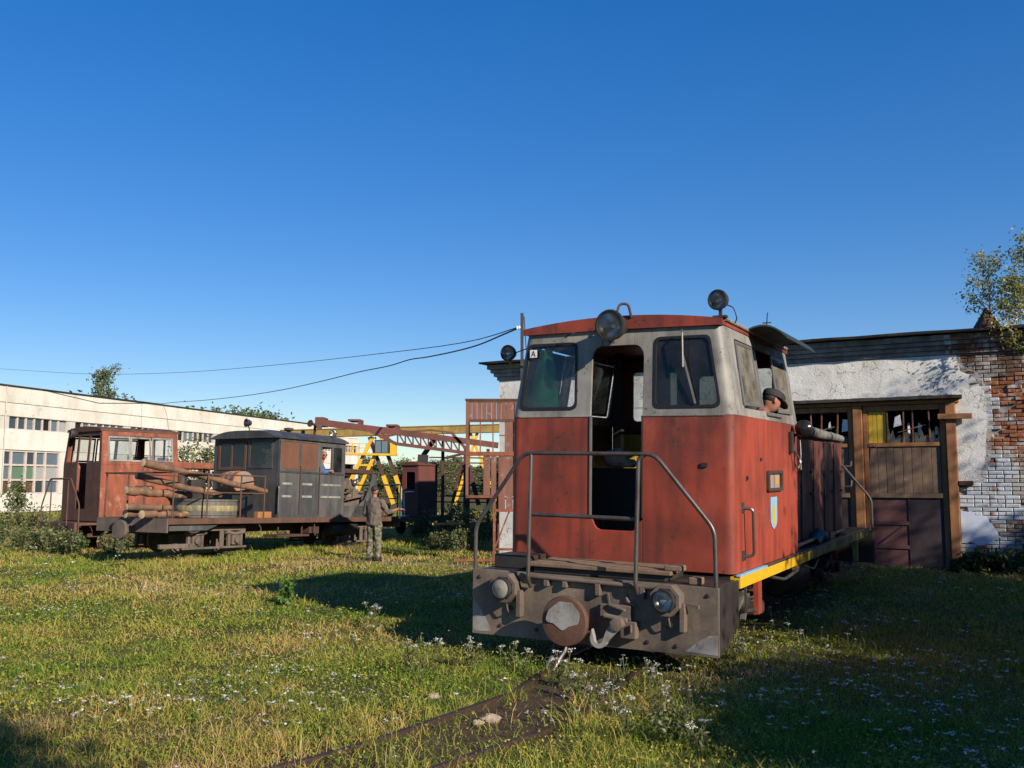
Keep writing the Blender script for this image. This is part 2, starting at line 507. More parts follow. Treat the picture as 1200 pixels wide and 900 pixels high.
def make_ground():
    def axis(n, c, near, far):
        t = np.linspace(-1, 1, n)
        k = 5.2
        return c + np.sinh(t * k) / math.sinh(k) * far
    xs = axis(330, -.5, 10, 700); ys = axis(330, 9.0, 10, 900)
    X, Y = np.meshgrid(xs, ys)
    Z = ground_z(X, Y)
    n, m = X.shape
    co = np.stack([X.ravel(), Y.ravel(), Z.ravel()], 1)
    idx = np.arange(n * m).reshape(n, m)
    q = np.stack([idx[:-1, :-1], idx[:-1, 1:], idx[1:, 1:], idx[1:, :-1]], -1).reshape(-1, 4)
    me = bpy.data.meshes.new('ground')
    me.vertices.add(len(co)); me.vertices.foreach_set('co', co.ravel())
    me.loops.add(q.size); me.loops.foreach_set('vertex_index', q.ravel().astype(np.int32))
    me.polygons.add(len(q)); me.polygons.foreach_set('loop_start', np.arange(0, q.size, 4, dtype=np.int32))
    me.update(calc_edges=True)
    me.polygons.foreach_set('use_smooth', [True] * len(q))
    s, p = soil_amount(co[:, 0], co[:, 1])
    at = me.attributes.new('soil', 'FLOAT', 'POINT'); at.data.foreach_set('value', s.astype(np.float32))
    at = me.attributes.new('path', 'FLOAT', 'POINT'); at.data.foreach_set('value', p.astype(np.float32))
    t = NT('ground')
    c1 = t.coord()
    a = t.n.new('ShaderNodeAttribute'); a.attribute_name = 'soil'
    b = t.n.new('ShaderNodeAttribute'); b.attribute_name = 'path'
    n1 = t.noise(c1, .35, 6, .6); n2 = t.noise(c1, 7, 6, .7); n3 = t.noise(c1, 60, 3, .6)
    g = t.mix(t.ramp(n1, .4, .62), (.07, .085, .02, 1), (.16, .125, .045, 1))
    g = t.mix(t.ramp(n2, .4, .7), g, (.08, .075, .026, 1))
    so = t.mix(t.ramp(n2, .35, .65), (.115, .075, .05, 1), (.055, .037, .026, 1))
    g = t.mix(t.math('MULTIPLY', a.outputs['Fac'], 1.0), g, so)
    g = t.mix(b.outputs['Fac'], g, t.mix(n2, (.26, .21, .14, 1), (.16, .125, .08, 1)))
    t.link(g, t.p.inputs['Base Color']); t.p.inputs['Roughness'].default_value = .95
    t.p.inputs['Specular IOR Level'].default_value = .1
    t.bump(t.math('ADD', n2, t.math('MULTIPLY', n3, .5)), .8, .05)
    me.materials.append(t.m)
    return structure(obj('ground', me))
make_ground()

# ------------------------------------------------------------------ track with half-buried rails
def catmull(pts, n=8):
    out = []
    P = [pts[0]] + list(pts) + [pts[-1]]
    for i in range(1, len(P) - 2):
        for k in range(n):
            t = k / n
            p0, p1, p2, p3 = P[i - 1], P[i], P[i + 1], P[i + 2]
            out.append(.5 * ((2 * p1) + (p2 - p0) * t + (2 * p0 - 5 * p1 + 4 * p2 - p3) * t * t + (3 * p1 - p0 - 3 * p2 + p3) * t ** 3))
    out.append(pts[-1])
    return out

M['rail'] = weather('rusty_rail', (.07, .042, .032, 1), (.035, .025, .022, 1), (.14, .07, .04, 1), 6, (.4, .7), (.58, .7), .6, .3, .3)
M['sleeper'] = weather('old_sleeper', (.05, .038, .03, 1), (.09, .07, .055, 1), None, 4, rough=.9, bump=.6)
def make_track(center, name='railway_track'):
    c = catmull(center, 10)
    root = bpy.data.objects.new(name, None); COL.objects.link(root); structure(root)
    for sgn in (-1, 1):
        rings = []
        for i, p in enumerate(c):
            d = (c[min(i + 1, len(c) - 1)] - c[max(i - 1, 0)]).normalized(); s = V(d.y, -d.x, 0)
            b = p + s * (sgn * .395) + V(0, 0, -.074 + .012 * math.sin(p.y * 3 + sgn))
            prof = [(-.045, 0), (-.045, .008), (-.008, .02), (-.008, .065), (-.022, .072), (-.022, .092), (.022, .092), (.022, .072), (.008, .065), (.008, .02), (.045, .008), (.045, 0)]
            rings.append([b + s * u + V(0, 0, z) for u, z in prof])
        m = MB(); m.loft(rings); m.build('rail', M['rail'], root)
    L = 0
    nxt = .3
    sl = None
    for a, b in zip(c[:-1], c[1:]):
        seg = (b - a).length
        while nxt < L + seg:
            p = a + (b - a) * ((nxt - L) / seg); d = (b - a).normalized()
            if sl is None:
                m = MB(); m.box(-.7, .7, -.09, .09, -.1, 0); sl = m.mesh('sleeper', M['sleeper'])
            o = obj('sleeper', sl, root, .015); o.location = (p.x, p.y, -.052 + random.uniform(-.012, .006)); o.rotation_euler = (random.uniform(-.02, .02), random.uniform(-.02, .02), math.atan2(d.y, d.x) - math.pi / 2 + random.uniform(-.05, .05))
            nxt += .72
        L += seg
    return root
make_track(TRACK)

# ------------------------------------------------------------------ brick shed with gate
SH_K = 1.05
SH_O = LOCO_O + AX * 10.8 + V(0, 0, .0049)
SH = frame(V(SH_O.x * SH_K, SH_O.y * SH_K, -.08), LAT, AX) @ Matrix.Scale(SH_K, 4)
shed = thing('brick_shed', 'old brick shed with peeling whitewash and a large timber gate behind the red locomotive', 'shed', M=SH)
DOOR = (-.90, 2.62)
M['mortar'] = weather('old_mortar', (.30, .275, .24, 1), (.18, .165, .15, 1), None, 4, (.4, .7), rough=.95, bump=.6)
def plaster_mat():
    t = NT('peeling_plaster')
    co = t.coord(); cs = t.coord((1, 1, .3))
    n1 = t.noise(co, 1.1, 7, .62); n2 = t.noise(co, 5, 8, .7); n3 = t.noise(cs, 2.2, 5, .6); nf = t.noise(co, 40, 4, .65)
    c = t.mix(t.ramp(n1, .42, .66), (.70, .69, .65, 1), (.52, .51, .48, 1))
    c = t.mix(t.ramp(n2, .58, .68, 0, .55), c, (.33, .32, .30, 1))
    c = t.mix(t.ramp(n3, .58, .72, 0, .5), c, (.52, .42, .29, 1))
    c = t.mix(t.ramp(nf, .66, .70), c, (.14, .13, .12, 1))
    vo = t.n.new('ShaderNodeTexVoronoi'); vo.feature = 'DISTANCE_TO_EDGE'; vo.inputs['Scale'].default_value = 1.1
    vm = t.n.new('ShaderNodeVectorMath'); vm.operation = 'ADD'; t.link(co, vm.inputs[0])
    dn = t.n.new('ShaderNodeTexNoise'); dn.inputs['Scale'].default_value = 3; dn.inputs['Detail'].default_value = 5; t.link(co, dn.inputs['Vector']); t.link(dn.outputs['Color'], vm.inputs[1]); t.link(vm.outputs[0], vo.inputs['Vector'])
    c = t.mix(t.ramp(vo.outputs['Distance'], .004, .012, .75, 0), c, (.16, .15, .14, 1))
    t.link(c, t.p.inputs['Base Color']); t.p.inputs['Roughness'].default_value = .95; t.p.inputs['Specular IOR Level'].default_value = .15
    t.bump(t.math('ADD', t.math('MULTIPLY', n2, 1.5), t.math('MULTIPLY', nf, .5)), .5, .02)
    return t.m
M['plaster'] = plaster_mat()
M['limewash'] = weather('limewash_skylight_blue', (.52, .58, .68, 1), (.42, .46, .52, 1), (.3, .3, .3, 1), 2.5, (.45, .75), (.68, .74), .95, 0, .4, .3, False, .1)  # white limewash; the blue is skylight in the shade, painted into its colour
def brick_mat(name, base, paint, rng_, extra=None):
    t = NT(name)
    co = t.coord(rand=True)
    ge = t.n.new('ShaderNodeNewGeometry')
    nw = t.noise(ge.outputs['Position'], 2.4, 7, .68)
    n1 = t.noise(co, 7, 6, .7); n2 = t.noise(co, 2, 3, .6); nf = t.noise(co, 60, 3, .6)
    oi = t.n.new('ShaderNodeObjectInfo')
    c = t.mix(t.ramp(n1, .35, .65), base, tuple(x * .55 for x in base[:3]) + (1,))
    if paint:
        f = t.ramp(t.math('ADD', t.math('ADD', t.math('MULTIPLY', n1, .35), t.math('MULTIPLY', nw, .65)), t.math('MULTIPLY', t.math('SUBTRACT', oi.outputs['Random'], .5), .10)), *rng_)
        c = t.mix(f, paint, c)
    v = t.ramp(oi.outputs['Random'], 0, 1, .82, 1.14)
    cmb = t.n.new('ShaderNodeCombineColor')
    for i in range(3): t.link(v, cmb.inputs[i])
    c = t.mix(1., c, cmb.outputs[0], 'MULTIPLY')
    t.link(c, t.p.inputs['Base Color']); t.p.inputs['Roughness'].default_value = .95; t.p.inputs['Specular IOR Level'].default_value = .15
    t.bump(t.math('ADD', n1, t.math('MULTIPLY', nf, .5)), .7, .012)
    return t.m
M['brick_white'] = brick_mat('whitewashed_brick', (.26, .14, .10, 1), (.50, .54, .58, 1), (.53, .64))  # slight blue in the whitewash colour stands in for skylight on white
M['brick_half'] = brick_mat('half_bare_brick', (.27, .115, .07, 1), (.47, .46, .44, 1), (.46, .58))
M['brick_red'] = brick_mat('bare_red_brick', (.36, .135, .062, 1), (.46, .42, .37, 1), (.36, .48))
M['brick_brown'] = brick_mat('brown_brick', (.17, .10, .07, 1), (.40, .38, .35, 1), (.42, .54))

# core walls
m = MB()
m.box(-7.4, DOOR[0], .03, .45, -.3, 4.5)
m.box(DOOR[1] - .02, 11.9, .03, .45, -.3, 4.5)
m.box(DOOR[0], DOOR[1] - .02, .03, .45, 3.25, 4.5)
m.build('wall', M['mortar'], shed)
m = MB()
for a, b in ((-7.4, -7.0), (11.5, 11.9)):
    m.loft([[V(a, .452, -.3), V(b, .452, -.3), V(b, .452, 4.585), V(a, .452, 4.585)], [V(a, 24, -.3), V(b, 24, -.3), V(b, 24, 4.79), V(a, 24, 4.79)]])
m.box(-7.0, 11.5, 23.6, 23.99, -.3, 4.79); m.box(-7.0, 11.5, .06, .44, 4.5, 4.59)
build_split(m, 'side_wall', M['mortar'], shed)
m = MB(); m.box(-6.9, 11.4, .5, 23.5, -.05, .03); m.build('shed_floor', M['sleeper'], shed)
# roof
M['tar'] = weather('tar_felt', (.022, .021, .020, 1), (.06, .055, .05, 1), None, 3, (.4, .7), rough=.85, bump=.6)
m = MB()
nseg = 46
rings = []
for i in range(nseg + 1):
    u = -7.75 + i * (12.2 + 7.75) / nseg
    j = random.uniform(-.012, .012); e = -.40 + random.uniform(-.03, .03)
    rings.append([V(u, e, 4.585 + j * .5), V(u, 24.3, 4.80), V(u, 24.3, 4.87), V(u, e - .015, 4.63 + j * .5 + random.uniform(-.008, .008))])
m.loft(rings); m.build('roof', M['tar'], shed)
# corbelled cornice courses
m = MB()
for k, (z0, z1, pr) in enumerate(((4.20, 4.285, .05), (4.29, 4.37, .11), (4.375, 4.455, .17), (4.46, 4.57, .23))):
    m.box(-7.4 - pr, 11.9 + pr, -pr, .1, z0, z1)
M['cornice'] = weather('sooty_cornice', (.33, .32, .31, 1), (.16, .15, .14, 1), (.19, .10, .065, 1), 3, (.36, .6), (.58, .66), .95, 0, .7, .2, False, .3, .02)
m.build('cornice', M['cornice'], shed, bevel=.012)

cb = MB()
for z0, pr in ((4.242, .05), (4.33, .11), (4.415, .17), (4.515, .23)):
    u = 2.5
    while u < 9:
        kd = random.choice((0, 0, 0, 1)) if u < 2.55 + random.uniform(-.15, .15) else random.choice((3, 3, 1, 3, 1, 0))
        cb.add([V(u + .065 + v[0], v[1] - pr - .006 + random.uniform(-.006, .006), z0 + v[2] * 1.12) for v in [(-.06, 0, -.034), (.06, 0, -.034), (.06, 0, .034), (-.06, 0, .034), (-.052, -.014, -.028), (.052, -.014, -.028), (.052, -.014, .028), (-.052, -.014, .028)]],
               [(4, 5, 6, 7), (0, 1, 5, 4), (1, 2, 6, 5), (2, 3, 7, 6), (3, 0, 4, 7)], kd)
        u += .1305
o = cb.build('cornice_bricks', [M['brick_white'], M['brick_half'], M['brick_red'], M['brick_brown']], shed); o['kind'] = 'stuff'

# plaster with ragged edges
def ragged(pts, step=.05, amp=.022, keep=()):
    out = []
    n = len(pts)
    for i in range(n):
        a, b = pts[i], pts[(i + 1) % n]
        L = math.hypot(b[0] - a[0], b[1] - a[1]); k = max(1, int(L / step))
        for j in range(k):
            t = j / k
            r = 0 if i in keep else amp
            out.append((a[0] + (b[0] - a[0]) * t + random.uniform(-r, r), a[1] + (b[1] - a[1]) * t + random.uniform(-r, r)))
    return out
WF = frame((0, 0, 0), (1, 0, 0), (0, 0, 1))          # panel plane: x right, y up, normal to -y
pl = [(-7.395, 3.41), (2.63, 3.41), (2.63, 1.77), (2.85, 1.74), (2.97, 1.79), (3.06, 2.04), (3.12, 2.3), (3.14, 2.65), (3.17, 3.0), (3.16, 3.33), (3.05, 3.6), (2.9, 3.79), (2.74, 3.86), (2.69, 4.19), (-7.395, 4.19)]
m = MB(); m.panel(ragged(pl, .05, .016, (0, 1, 13)), [], .045, WF @ Matrix.Translation((0, 0, .018))); m.build('plaster', M['plaster'], shed)
M['render_coat'] = weather('grey_render_coat', (.40, .39, .37, 1), (.27, .255, .24, 1), (.5, .48, .44, 1), 4, (.4, .65), (.56, .66), .95, 0, .7, .2, False, .1, .02)
pg = [(2.63, 1.70), (2.9, 1.67), (3.06, 1.74), (3.15, 2.02), (3.21, 2.3), (3.22, 2.65), (3.27, 3.0), (3.25, 3.36), (3.15, 3.66), (2.98, 3.88), (2.78, 3.98), (2.76, 4.185), (2.4, 4.185), (2.63, 3.3)]
m = MB(); m.panel(ragged(pg, .04, .02, (0, 11, 12, 13)), [], .03, WF @ Matrix.Translation((0, 0, .006))); m.build('render_coat', M['render_coat'], shed)
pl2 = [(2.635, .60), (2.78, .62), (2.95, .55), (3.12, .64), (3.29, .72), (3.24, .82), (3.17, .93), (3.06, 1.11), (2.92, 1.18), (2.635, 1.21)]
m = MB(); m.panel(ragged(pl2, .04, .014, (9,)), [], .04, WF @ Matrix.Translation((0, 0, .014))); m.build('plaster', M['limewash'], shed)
m = MB(); m.panel(ragged([(-7.395, -.1), (-.95, -.1), (-.95, 3.4), (-7.395, 3.4)], .12, .02, (0, 3)), [], .045, WF @ Matrix.Translation((0, 0, .012))); m.build('plaster', M['plaster'], shed)

# bricks one by one
def inside(p, poly):
    c = False; n = len(poly)
    for i in range(n):
        a, b = poly[i], poly[(i + 1) % n]
        if (a[1] > p[1]) != (b[1] > p[1]) and p[0] < (b[0] - a[0]) * (p[1] - a[1]) / (b[1] - a[1]) + a[0]: c = not c
    return c
BM = ['brick_white', 'brick_half', 'brick_red', 'brick_brown']
bvar = {}
for half in (0, 1):
    for k in range(4):
        m = MB(); w = .122 if not half else .058
        j = lambda a: random.uniform(-a, a)
        c = .008
        fr = [V(-w + c + j(.005), -.012 + j(.006), -.032 + c + j(.004)), V(w - c + j(.005), -.012 + j(.006), -.032 + c + j(.004)), V(w - c + j(.005), -.012 + j(.006), .032 - c + j(.004)), V(-w + c + j(.005), -.012 + j(.006), .032 - c + j(.004))]
        md = [V(-w, -.003, -.032), V(w, -.003, -.032), V(w, -.003, .032), V(-w, -.003, .032)]
        bk = [V(-w, .05, -.032), V(w, .05, -.032), V(w, .05, .032), V(-w, .05, .032)]
        m.loft([bk, md, fr])
        for bmn in BM: bvar[half, k, bmn] = m.mesh('brick', M[bmn])
cand = []
def brick_kind(u, z):
    n = float(vnoise(np.array([u]), np.array([z]), .35, 9)[0]) + random.uniform(-.35, .35)
    if 2.15 < z < 3.75 and u > 3.12:
        raw = (u - 3.35) * 2.2 + n
        return 'brick_red' if raw > .25 else ('brick_half' if raw > -.35 else 'brick_white')
    if z < 2.2:
        raw = (u - 3.45) * 1.9 + n * .9 + (.2 if z < .6 else 0)
        return 'brick_brown' if raw > .3 else ('brick_half' if raw > 0 else 'brick_white')
    return 'brick_brown' if n > -.1 else ('brick_half' if n > -.5 else 'brick_white')
rows = 57
for r in range(rows):
    z = -.14 + r * .0765
    for (u0, u1) in ((2.62, 8.6),):
        header = r % 3 == 2
        pitch = .130 if header else .258
        u = u0 + (0 if r % 2 else -.129) - (0 if u0 < 0 else 0)
        while u < u1:
            uc = u + pitch / 2
            if uc - (pitch - .01) / 2 < u0: u += pitch; continue
            if u0 < 0 and uc + pitch / 2 > u1 + .1: u += pitch; continue
            if not ((inside((uc - .05, z), pl) and inside((uc + .05, z), pl)) or (inside((uc - .05, z), pl2) and inside((uc + .05, z), pl2))):
                if random.random() > (.05 if (uc > 3.25 and 2 < z < 3.7) else .008):
                    dep = random.uniform(-.004, .008)
                    kd = brick_kind(uc, z) if u0 > 0 else random.choice(('brick_white', 'brick_half', 'brick_white'))
                    if kd == 'brick_red' : dep += random.choice((0, .006, .02, .03))
                    cand.append((abs(uc - 3.25) + (0 if z > .2 else 2) + (1.2 if z > 4.0 else 0) if u0 > 0 else 3, uc, z, dep, header, kd))
            u += pitch
cand.sort()
rest = {}
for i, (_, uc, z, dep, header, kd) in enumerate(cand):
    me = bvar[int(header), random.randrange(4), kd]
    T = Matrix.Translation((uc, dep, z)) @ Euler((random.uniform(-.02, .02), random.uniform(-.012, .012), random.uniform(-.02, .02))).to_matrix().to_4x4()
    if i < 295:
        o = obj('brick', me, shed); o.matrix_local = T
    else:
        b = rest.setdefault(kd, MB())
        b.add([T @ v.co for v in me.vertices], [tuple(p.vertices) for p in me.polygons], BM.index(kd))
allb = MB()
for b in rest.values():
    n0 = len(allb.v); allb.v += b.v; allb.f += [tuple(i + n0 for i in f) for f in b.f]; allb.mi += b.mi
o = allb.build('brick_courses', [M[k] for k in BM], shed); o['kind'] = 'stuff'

# gate: posts, lintel, leaves
M['gate_dark'] = weather('dark_gate_panel', (.028, .022, .028, 1), (.055, .035, .035, 1), None, 2, (.4, .7), rough=.6, bump=.2)
M['gate_red'] = weather('faded_red_gate_panel', (.16, .065, .055, 1), (.08, .04, .038, 1), None, 2, (.4, .7), rough=.7, bump=.2)
def part(name, mat, par, *boxes, bevel=.006):
    m = MB()
    for b in boxes: m.box(*b)
    return build_split(m, name, mat, par, bevel=bevel)
for u0, u1 in ((-1.06, -.885), (.755, .93), (2.45, 2.625)):
    part('gate_post', M['wood_orange'], shed, (u0, u1, -.09, .2, -.1, 3.26), bevel=.012)
part('lintel', M['wood_orange'], shed, (-1.15, 2.70, -.07, .2, 3.262, 3.34), bevel=.012)
rings = []
for i in range(30):
    u = -1.2 + i * 3.96 / 29; j = random.uniform(-.012, .012)
    rings.append([V(u, -.22 + j, 3.345), V(u, .05, 3.345), V(u, .05, 3.43), V(u, -.20 + j, 3.405 + j)])
m = MB(); m.loft(rings); m.build('lintel_cap', M['tar'], shed)
part('beam_stub', M['wood_orange'], shed, (2.32, 2.92, -.16, -.092, 2.945, 3.05), bevel=.01)
part('beam_stub', M['rust_dark'], shed, (2.628, 2.885, -.10, .03, 1.685, 1.77), bevel=.01)
def leaf(u0, u1, first):
    lf = bpy.data.objects.new('gate_leaf', None); COL.objects.link(lf); lf.parent = shed
    y0, y1 = -.02, .06
    part('stile', M['wood_orange'], lf, (u0, u0 + .085, y0, y1, .03, 3.25))
    part('stile', M['wood_orange'], lf, (u1 - .095, u1, y0, y1, .03, 3.25))
    part('rail', M['wood_orange'], lf, (u0 + .087, u1 - .097, y0 - .012, y1, 3.15, 3.25))
    part('rail', M['wood_orange'], lf, (u0 + .087, u1 - .097, y0 - .012, y1, 2.44, 2.515))
    part('rail', M['wood'], lf, (u0 + .087, u1 - .097, y0 - .03, y1, 1.44, 1.53))
    x = u0 + .09
    while x < u1 - .10:
        w = min(random.uniform(.135, .18), u1 - .10 - x)
        if w > .04: part('board', M['wood'], lf, (x, x + w - .007, y0 + .012 + random.uniform(0, .008), y1 - .01, 1.535, 2.435), bevel=.004)
        x += w
    a, b = u0 + .09, u0 + .09 + (u1 - u0 - .19) * .52
    for z0, z1 in ((.06, .47), (.51, .93), (.97, 1.43)):
        part('panel', M['gate_red'], lf, (a, b, y0 + .012, y1 - .01, z0, z1))
    for z in (.49, .95):
        part('ledge', M['gate_red'], lf, (a, b, y0 - .012, y0 + .012, z - .035, z + .035))
    m = MB(); m.bar((a + .12, y0 + .002, .54), (b - .1, y0 + .002, .90), .03, .018, (0, 1, 0)); m.build('brace', M['gate_dark'], lf)
    part('panel', M['gate_dark'], lf, (b + .03, u1 - .10, y0 + .004, y1 - .01, .04, 1.43))
    part('divider', M['gate_dark'], lf, (b + .002, b + .028, y0 - .006, y1 - .01, .04, 1.43))
    n = 4
    gw = (u1 - u0 - .19)
    edges = [u0 + .09, u0 + .09 + gw * .27, u0 + .09 + gw * .5, u0 + .09 + gw * .64, u0 + .09 + gw * .86, u1 - .1]
    for e in edges[1:-1]:
        m = MB(); m.bar((e + random.uniform(-.01, .01), y0 + .02, 2.515), (e + random.uniform(-.02, .02), y0 + .02, 3.15), .022, .03, (0, 1, 0)); m.build('glazing_bar', M['wood_red'], lf)
    m = MB(); m.bar((edges[2] - .1, y0, 2.72), (edges[4] - .05, y0 - .01, 2.86), .02, .012, (0, 1, 0)); m.build('loose_lath', M['wood'], lf)
    for i, (e0, e1) in enumerate(zip(edges[:-1], edges[1:])):
        if i == 0 and first:
            for k in range(4):
                w = (e1 - e0 - .02) / 4
                part('yellow_board', M['interior_yellow'], lf, (e0 + .005 + k * w, e0 + k * w + w, y0 + .035 + .004 * (k % 2), y0 + .05, 2.52, 3.145), bevel=.003)
        else:
            lo = 2.52; e0 += .012; e1 -= .012
            s = .2
            if not first and i == 0:
                part('yellow_board', M['interior_yellow'], lf, (e0, e1, y0 + .03, y0 + .045, 2.52, 3.14)); continue
            # broken pane: a ragged shard left in the frame
            pts = [(e0, lo), (e1, lo)] if s < .5 else [(e1, 3.145), (e0, 3.145)]
            k = 6
            for q in range(k + 1):
                t = q / k
                h = random.uniform(.04, .26) if 0 < q < k else random.uniform(.1, .4)
                if s < .5: pts.append((e1 + (e0 - e1) * t, lo + h))
                else: pts.append((e0 + (e1 - e0) * t, 3.145 - h))
            m = MB(); m.panel(pts, [], .004, WF @ Matrix.Translation((0, 0, -(y0 + .03)))); m.build('pane', M['glass_dirty'], lf)
            if random.random() < .9:
                a0 = random.uniform(e0, (e0 + e1) / 2); w = random.uniform(.06, .16)
                z0 = random.uniform(2.55, 2.85); hh = random.uniform(.12, .26)
                pts = [(a0, z0), (a0 + w, z0 + random.uniform(-.06, .06)), (a0 + w * random.uniform(.6, 1.2), z0 + hh), (a0 + w * .2, z0 + hh * random.uniform(.6, 1.1))]
                m = MB(); m.panel(pts, [], .003, WF @ Matrix.Translation((0, 0, -(y0 + .05))) @ Matrix.Rotation(random.uniform(-.15, .15), 4, 'Y')); m.build('plastic_scrap', M['white'], lf)
    return lf
leaf(.94, 2.44, True)
leaf(-.875, .745, False)
m = MB(); m.tube([(1.17, -.055, 2.49), (1.19, -.07, 2.35), (1.14, -.06, 2.2)], .008, 6); m.build('gate_hasp', M['rust_dark'], shed)
# conical lamp hood on the roof edge
lr = thing('roof_lamp', 'dark conical metal lamp hood on the tarred roof edge of the brick shed', 'lamp', SH @ V(3.25, -.10, 4.62))
m = MB(); m.lathe([(.03, .42), (.05, .40), (.07, .34), (.25, .04), (.26, 0), (.24, .01), (.05, .33)], (0, 0, .02), n=18); m.build('lamp_hood', M['rust_dark'], lr, True)
m = MB(); m.tube([(0, 0, -.02), (0, 0, .4)], .02, 6); m.build('lamp_stem', M['rust_dark'], lr)

# ------------------------------------------------------------------ long white works building
BH = V(.25982, .96566, 0)
hall = thing('concrete_hall', 'long white concrete panel hall with a strip of high windows behind the rusty locomotive', 'building', M=frame((-32.287, 60, -.25), BH, V(-BH.y, BH.x, 0)))
M['concrete'] = weather('white_concrete_panel', (.62, .59, .52, 1), (.44, .40, .32, 1), (.27, .24, .19, 1), .35, (.42, .68), (.60, .74), .9, 0, .3, .45, True, .06, .02)
M['concrete2'] = weather('stained_concrete', (.52, .49, .43, 1), (.36, .33, .28, 1), (.26, .22, .18, 1), .6, (.4, .7), (.6, .72), .9, 0, .3, .5, True, .08, .02)
XS = [-16.2, -10.3, -5.55] + [.35 + 6.02 * k for k in range(10)]
for i, (a, b) in enumerate(zip(XS[:-1], XS[1:])):
    for z0, z1 in ((7.08, 8.12), (6.22, 7.05), (4.08, 5.38), (-.3, 1.22)):
        part('panel', M['concrete'], hall, (a + .012, b - .012, random.uniform(-.01, .01), .3, z0, z1), bevel=.02)
    part('pier', M['concrete2'], hall, (b - .42, b + .42, .06, .32, 5.38, 6.22), bevel=.01)
    if i % 2 == 0 or i < 2:
        part('panel', M['concrete'], hall, (a + .012, b - .012, .008, .3, 1.235, 4.065), bevel=.02)
    else:
        part('pier', M['concrete'], hall, (b - .85, b - .012, .02, .32, 1.235, 4.065), bevel=.01)
part('core', M['interior'], hall, (XS[0], XS[-1], .9, 1.1, -.3, 8.0), bevel=0)
part('end_wall', M['concrete'], hall, (XS[-1] - .3, XS[-1] - .02, .32, 17, -.3, 8.12), bevel=0)
part('end_wall', M['concrete'], hall, (XS[0] + .02, XS[0] + .3, .32, 17, -.3, 8.12), bevel=0)
part('rear_wall', M['concrete2'], hall, (XS[0] + .3, XS[-1] - .3, 16.7, 17, -.3, 8.1), bevel=0)
part('roof', M['tar'], hall, (XS[0] - .1, XS[-1] + .1, -.10, 17.2, 8.125, 8.21), bevel=0)
part('downpipe', M['concrete2'], hall, (.31, .39, -.07, -.015, 1.2, 8.1), bevel=.02)
PM = [plain('dark_pane', (.03, .045, .06, 1), .12, 0, .8), plain('blue_pane', (.09, .13, .16, 1), .12, 0, .8), plain('open_pane', (.006, .006, .006, 1), .8), plain('brown_pane', (.10, .05, .035, 1), .5), plain('green_pane', (.10, .17, .11, 1), .3), plain('dusty_pane', (.30, .30, .29, 1), .5)]
M['mullion'] = weather('pinkish_window_frame', (.52, .44, .40, 1), (.33, .27, .24, 1), None, 3, rough=.8, rand=True)
def pane_box(mat, x0, x1, z0, z1, y=.20):
    win_m = MB(); win_m.box(x0, x1, y, y + .02, z0, z1)
    return win_m.build('pane', mat, hall)
for a, b in zip(XS[:-1], XS[1:]):
    n = 7; a2, b2 = a + .44, b - .44
    w = (b2 - a2) / n
    for k in range(n):
        q = random.random()
        mt = PM[0] if q < .42 else PM[1] if q < .72 else PM[2] if q < .88 else PM[3] if q < .94 else PM[5]
        pane_box(mt, a2 + k * w + .035, a2 + (k + 1) * w - .035, 5.45, 6.16, .2 + random.uniform(0, .03))
        if k: part('mullion', M['mullion'], hall, (a2 + k * w - .055, a2 + k * w + .055, .10, .24, 5.42, 6.19), bevel=0)
    part('window_frame', M['mullion'], hall, (a2, b2, .09, .25, 5.383, 5.45), (a2, b2, .12, .25, 6.165, 6.217), bevel=0)
def low_window(a):
    cols = [0, .7, 1.95, 2.8, 3.7, 5.0]
    zs = [1.28, 2.16, 3.12, 4.02]
    for i in range(5):
        for j in range(3):
            q = random.random()
            mt = PM[0] if q < .45 else PM[1] if q < .75 else PM[4] if q < .85 else PM[5]
            if j == 0 and i in (0, 2): mt = PM[3]
            if j == 1 and i == 1: mt = PM[4]
            pane_box(mt, a + cols[i] + .08, a + cols[i + 1] - .08, zs[j] + .07, zs[j + 1] - .07)
    for c in cols: part('mullion', M['mullion'], hall, (a + c - .075, a + c + .075, .09, .24, 1.24, 4.06), bevel=0)
    for z in zs: part('transom', M['mullion'], hall, (a - .075, a + 5.075, .10, .245, z - .06, z + .06), bevel=0)
for i in (3, 5, 7, 9):
    low_window(XS[i] + .1)
# ------------------------------------------------------------------ red diesel locomotive
LM = Matrix(((.87899, .47665, .01333, LOCO_O.x), (-.47632, .87899, -.0221, LOCO_O.y), (-.02226, .01308, .99967, LOCO_O.z), (0, 0, 0, 1)))
loco = thing('diesel_locomotive', 'red and grey narrow gauge diesel locomotive with front platform railing, standing before the shed gate', 'locomotive', M=LM)
HW, ZB, ZW, ZT, TW, SB = 1.25, .89, 2.45, 3.36, 1.11, .06     # half width, sill, waist, eave, half width and set-back at the eave
CL = 2.88                                                      # cab length
CR = .10                                                       # corner radius
def lt(z): return min(max((z - ZW) / (ZT - ZW), 0), 1)
def hwz(z): return HW + (TW - HW) * lt(z)
UF = frame((0, 0, ZW), (1, 0, 0), (0, SB, ZT - ZW))            # upper front plane, x right, y up its slope, z to -y
UFL = math.hypot(SB, ZT - ZW)
def up(z): return (z - ZW) / (ZT - ZW) * UFL
LF = frame((0, 0, 0), (1, 0, 0), (0, 0, 1))
DX = .292
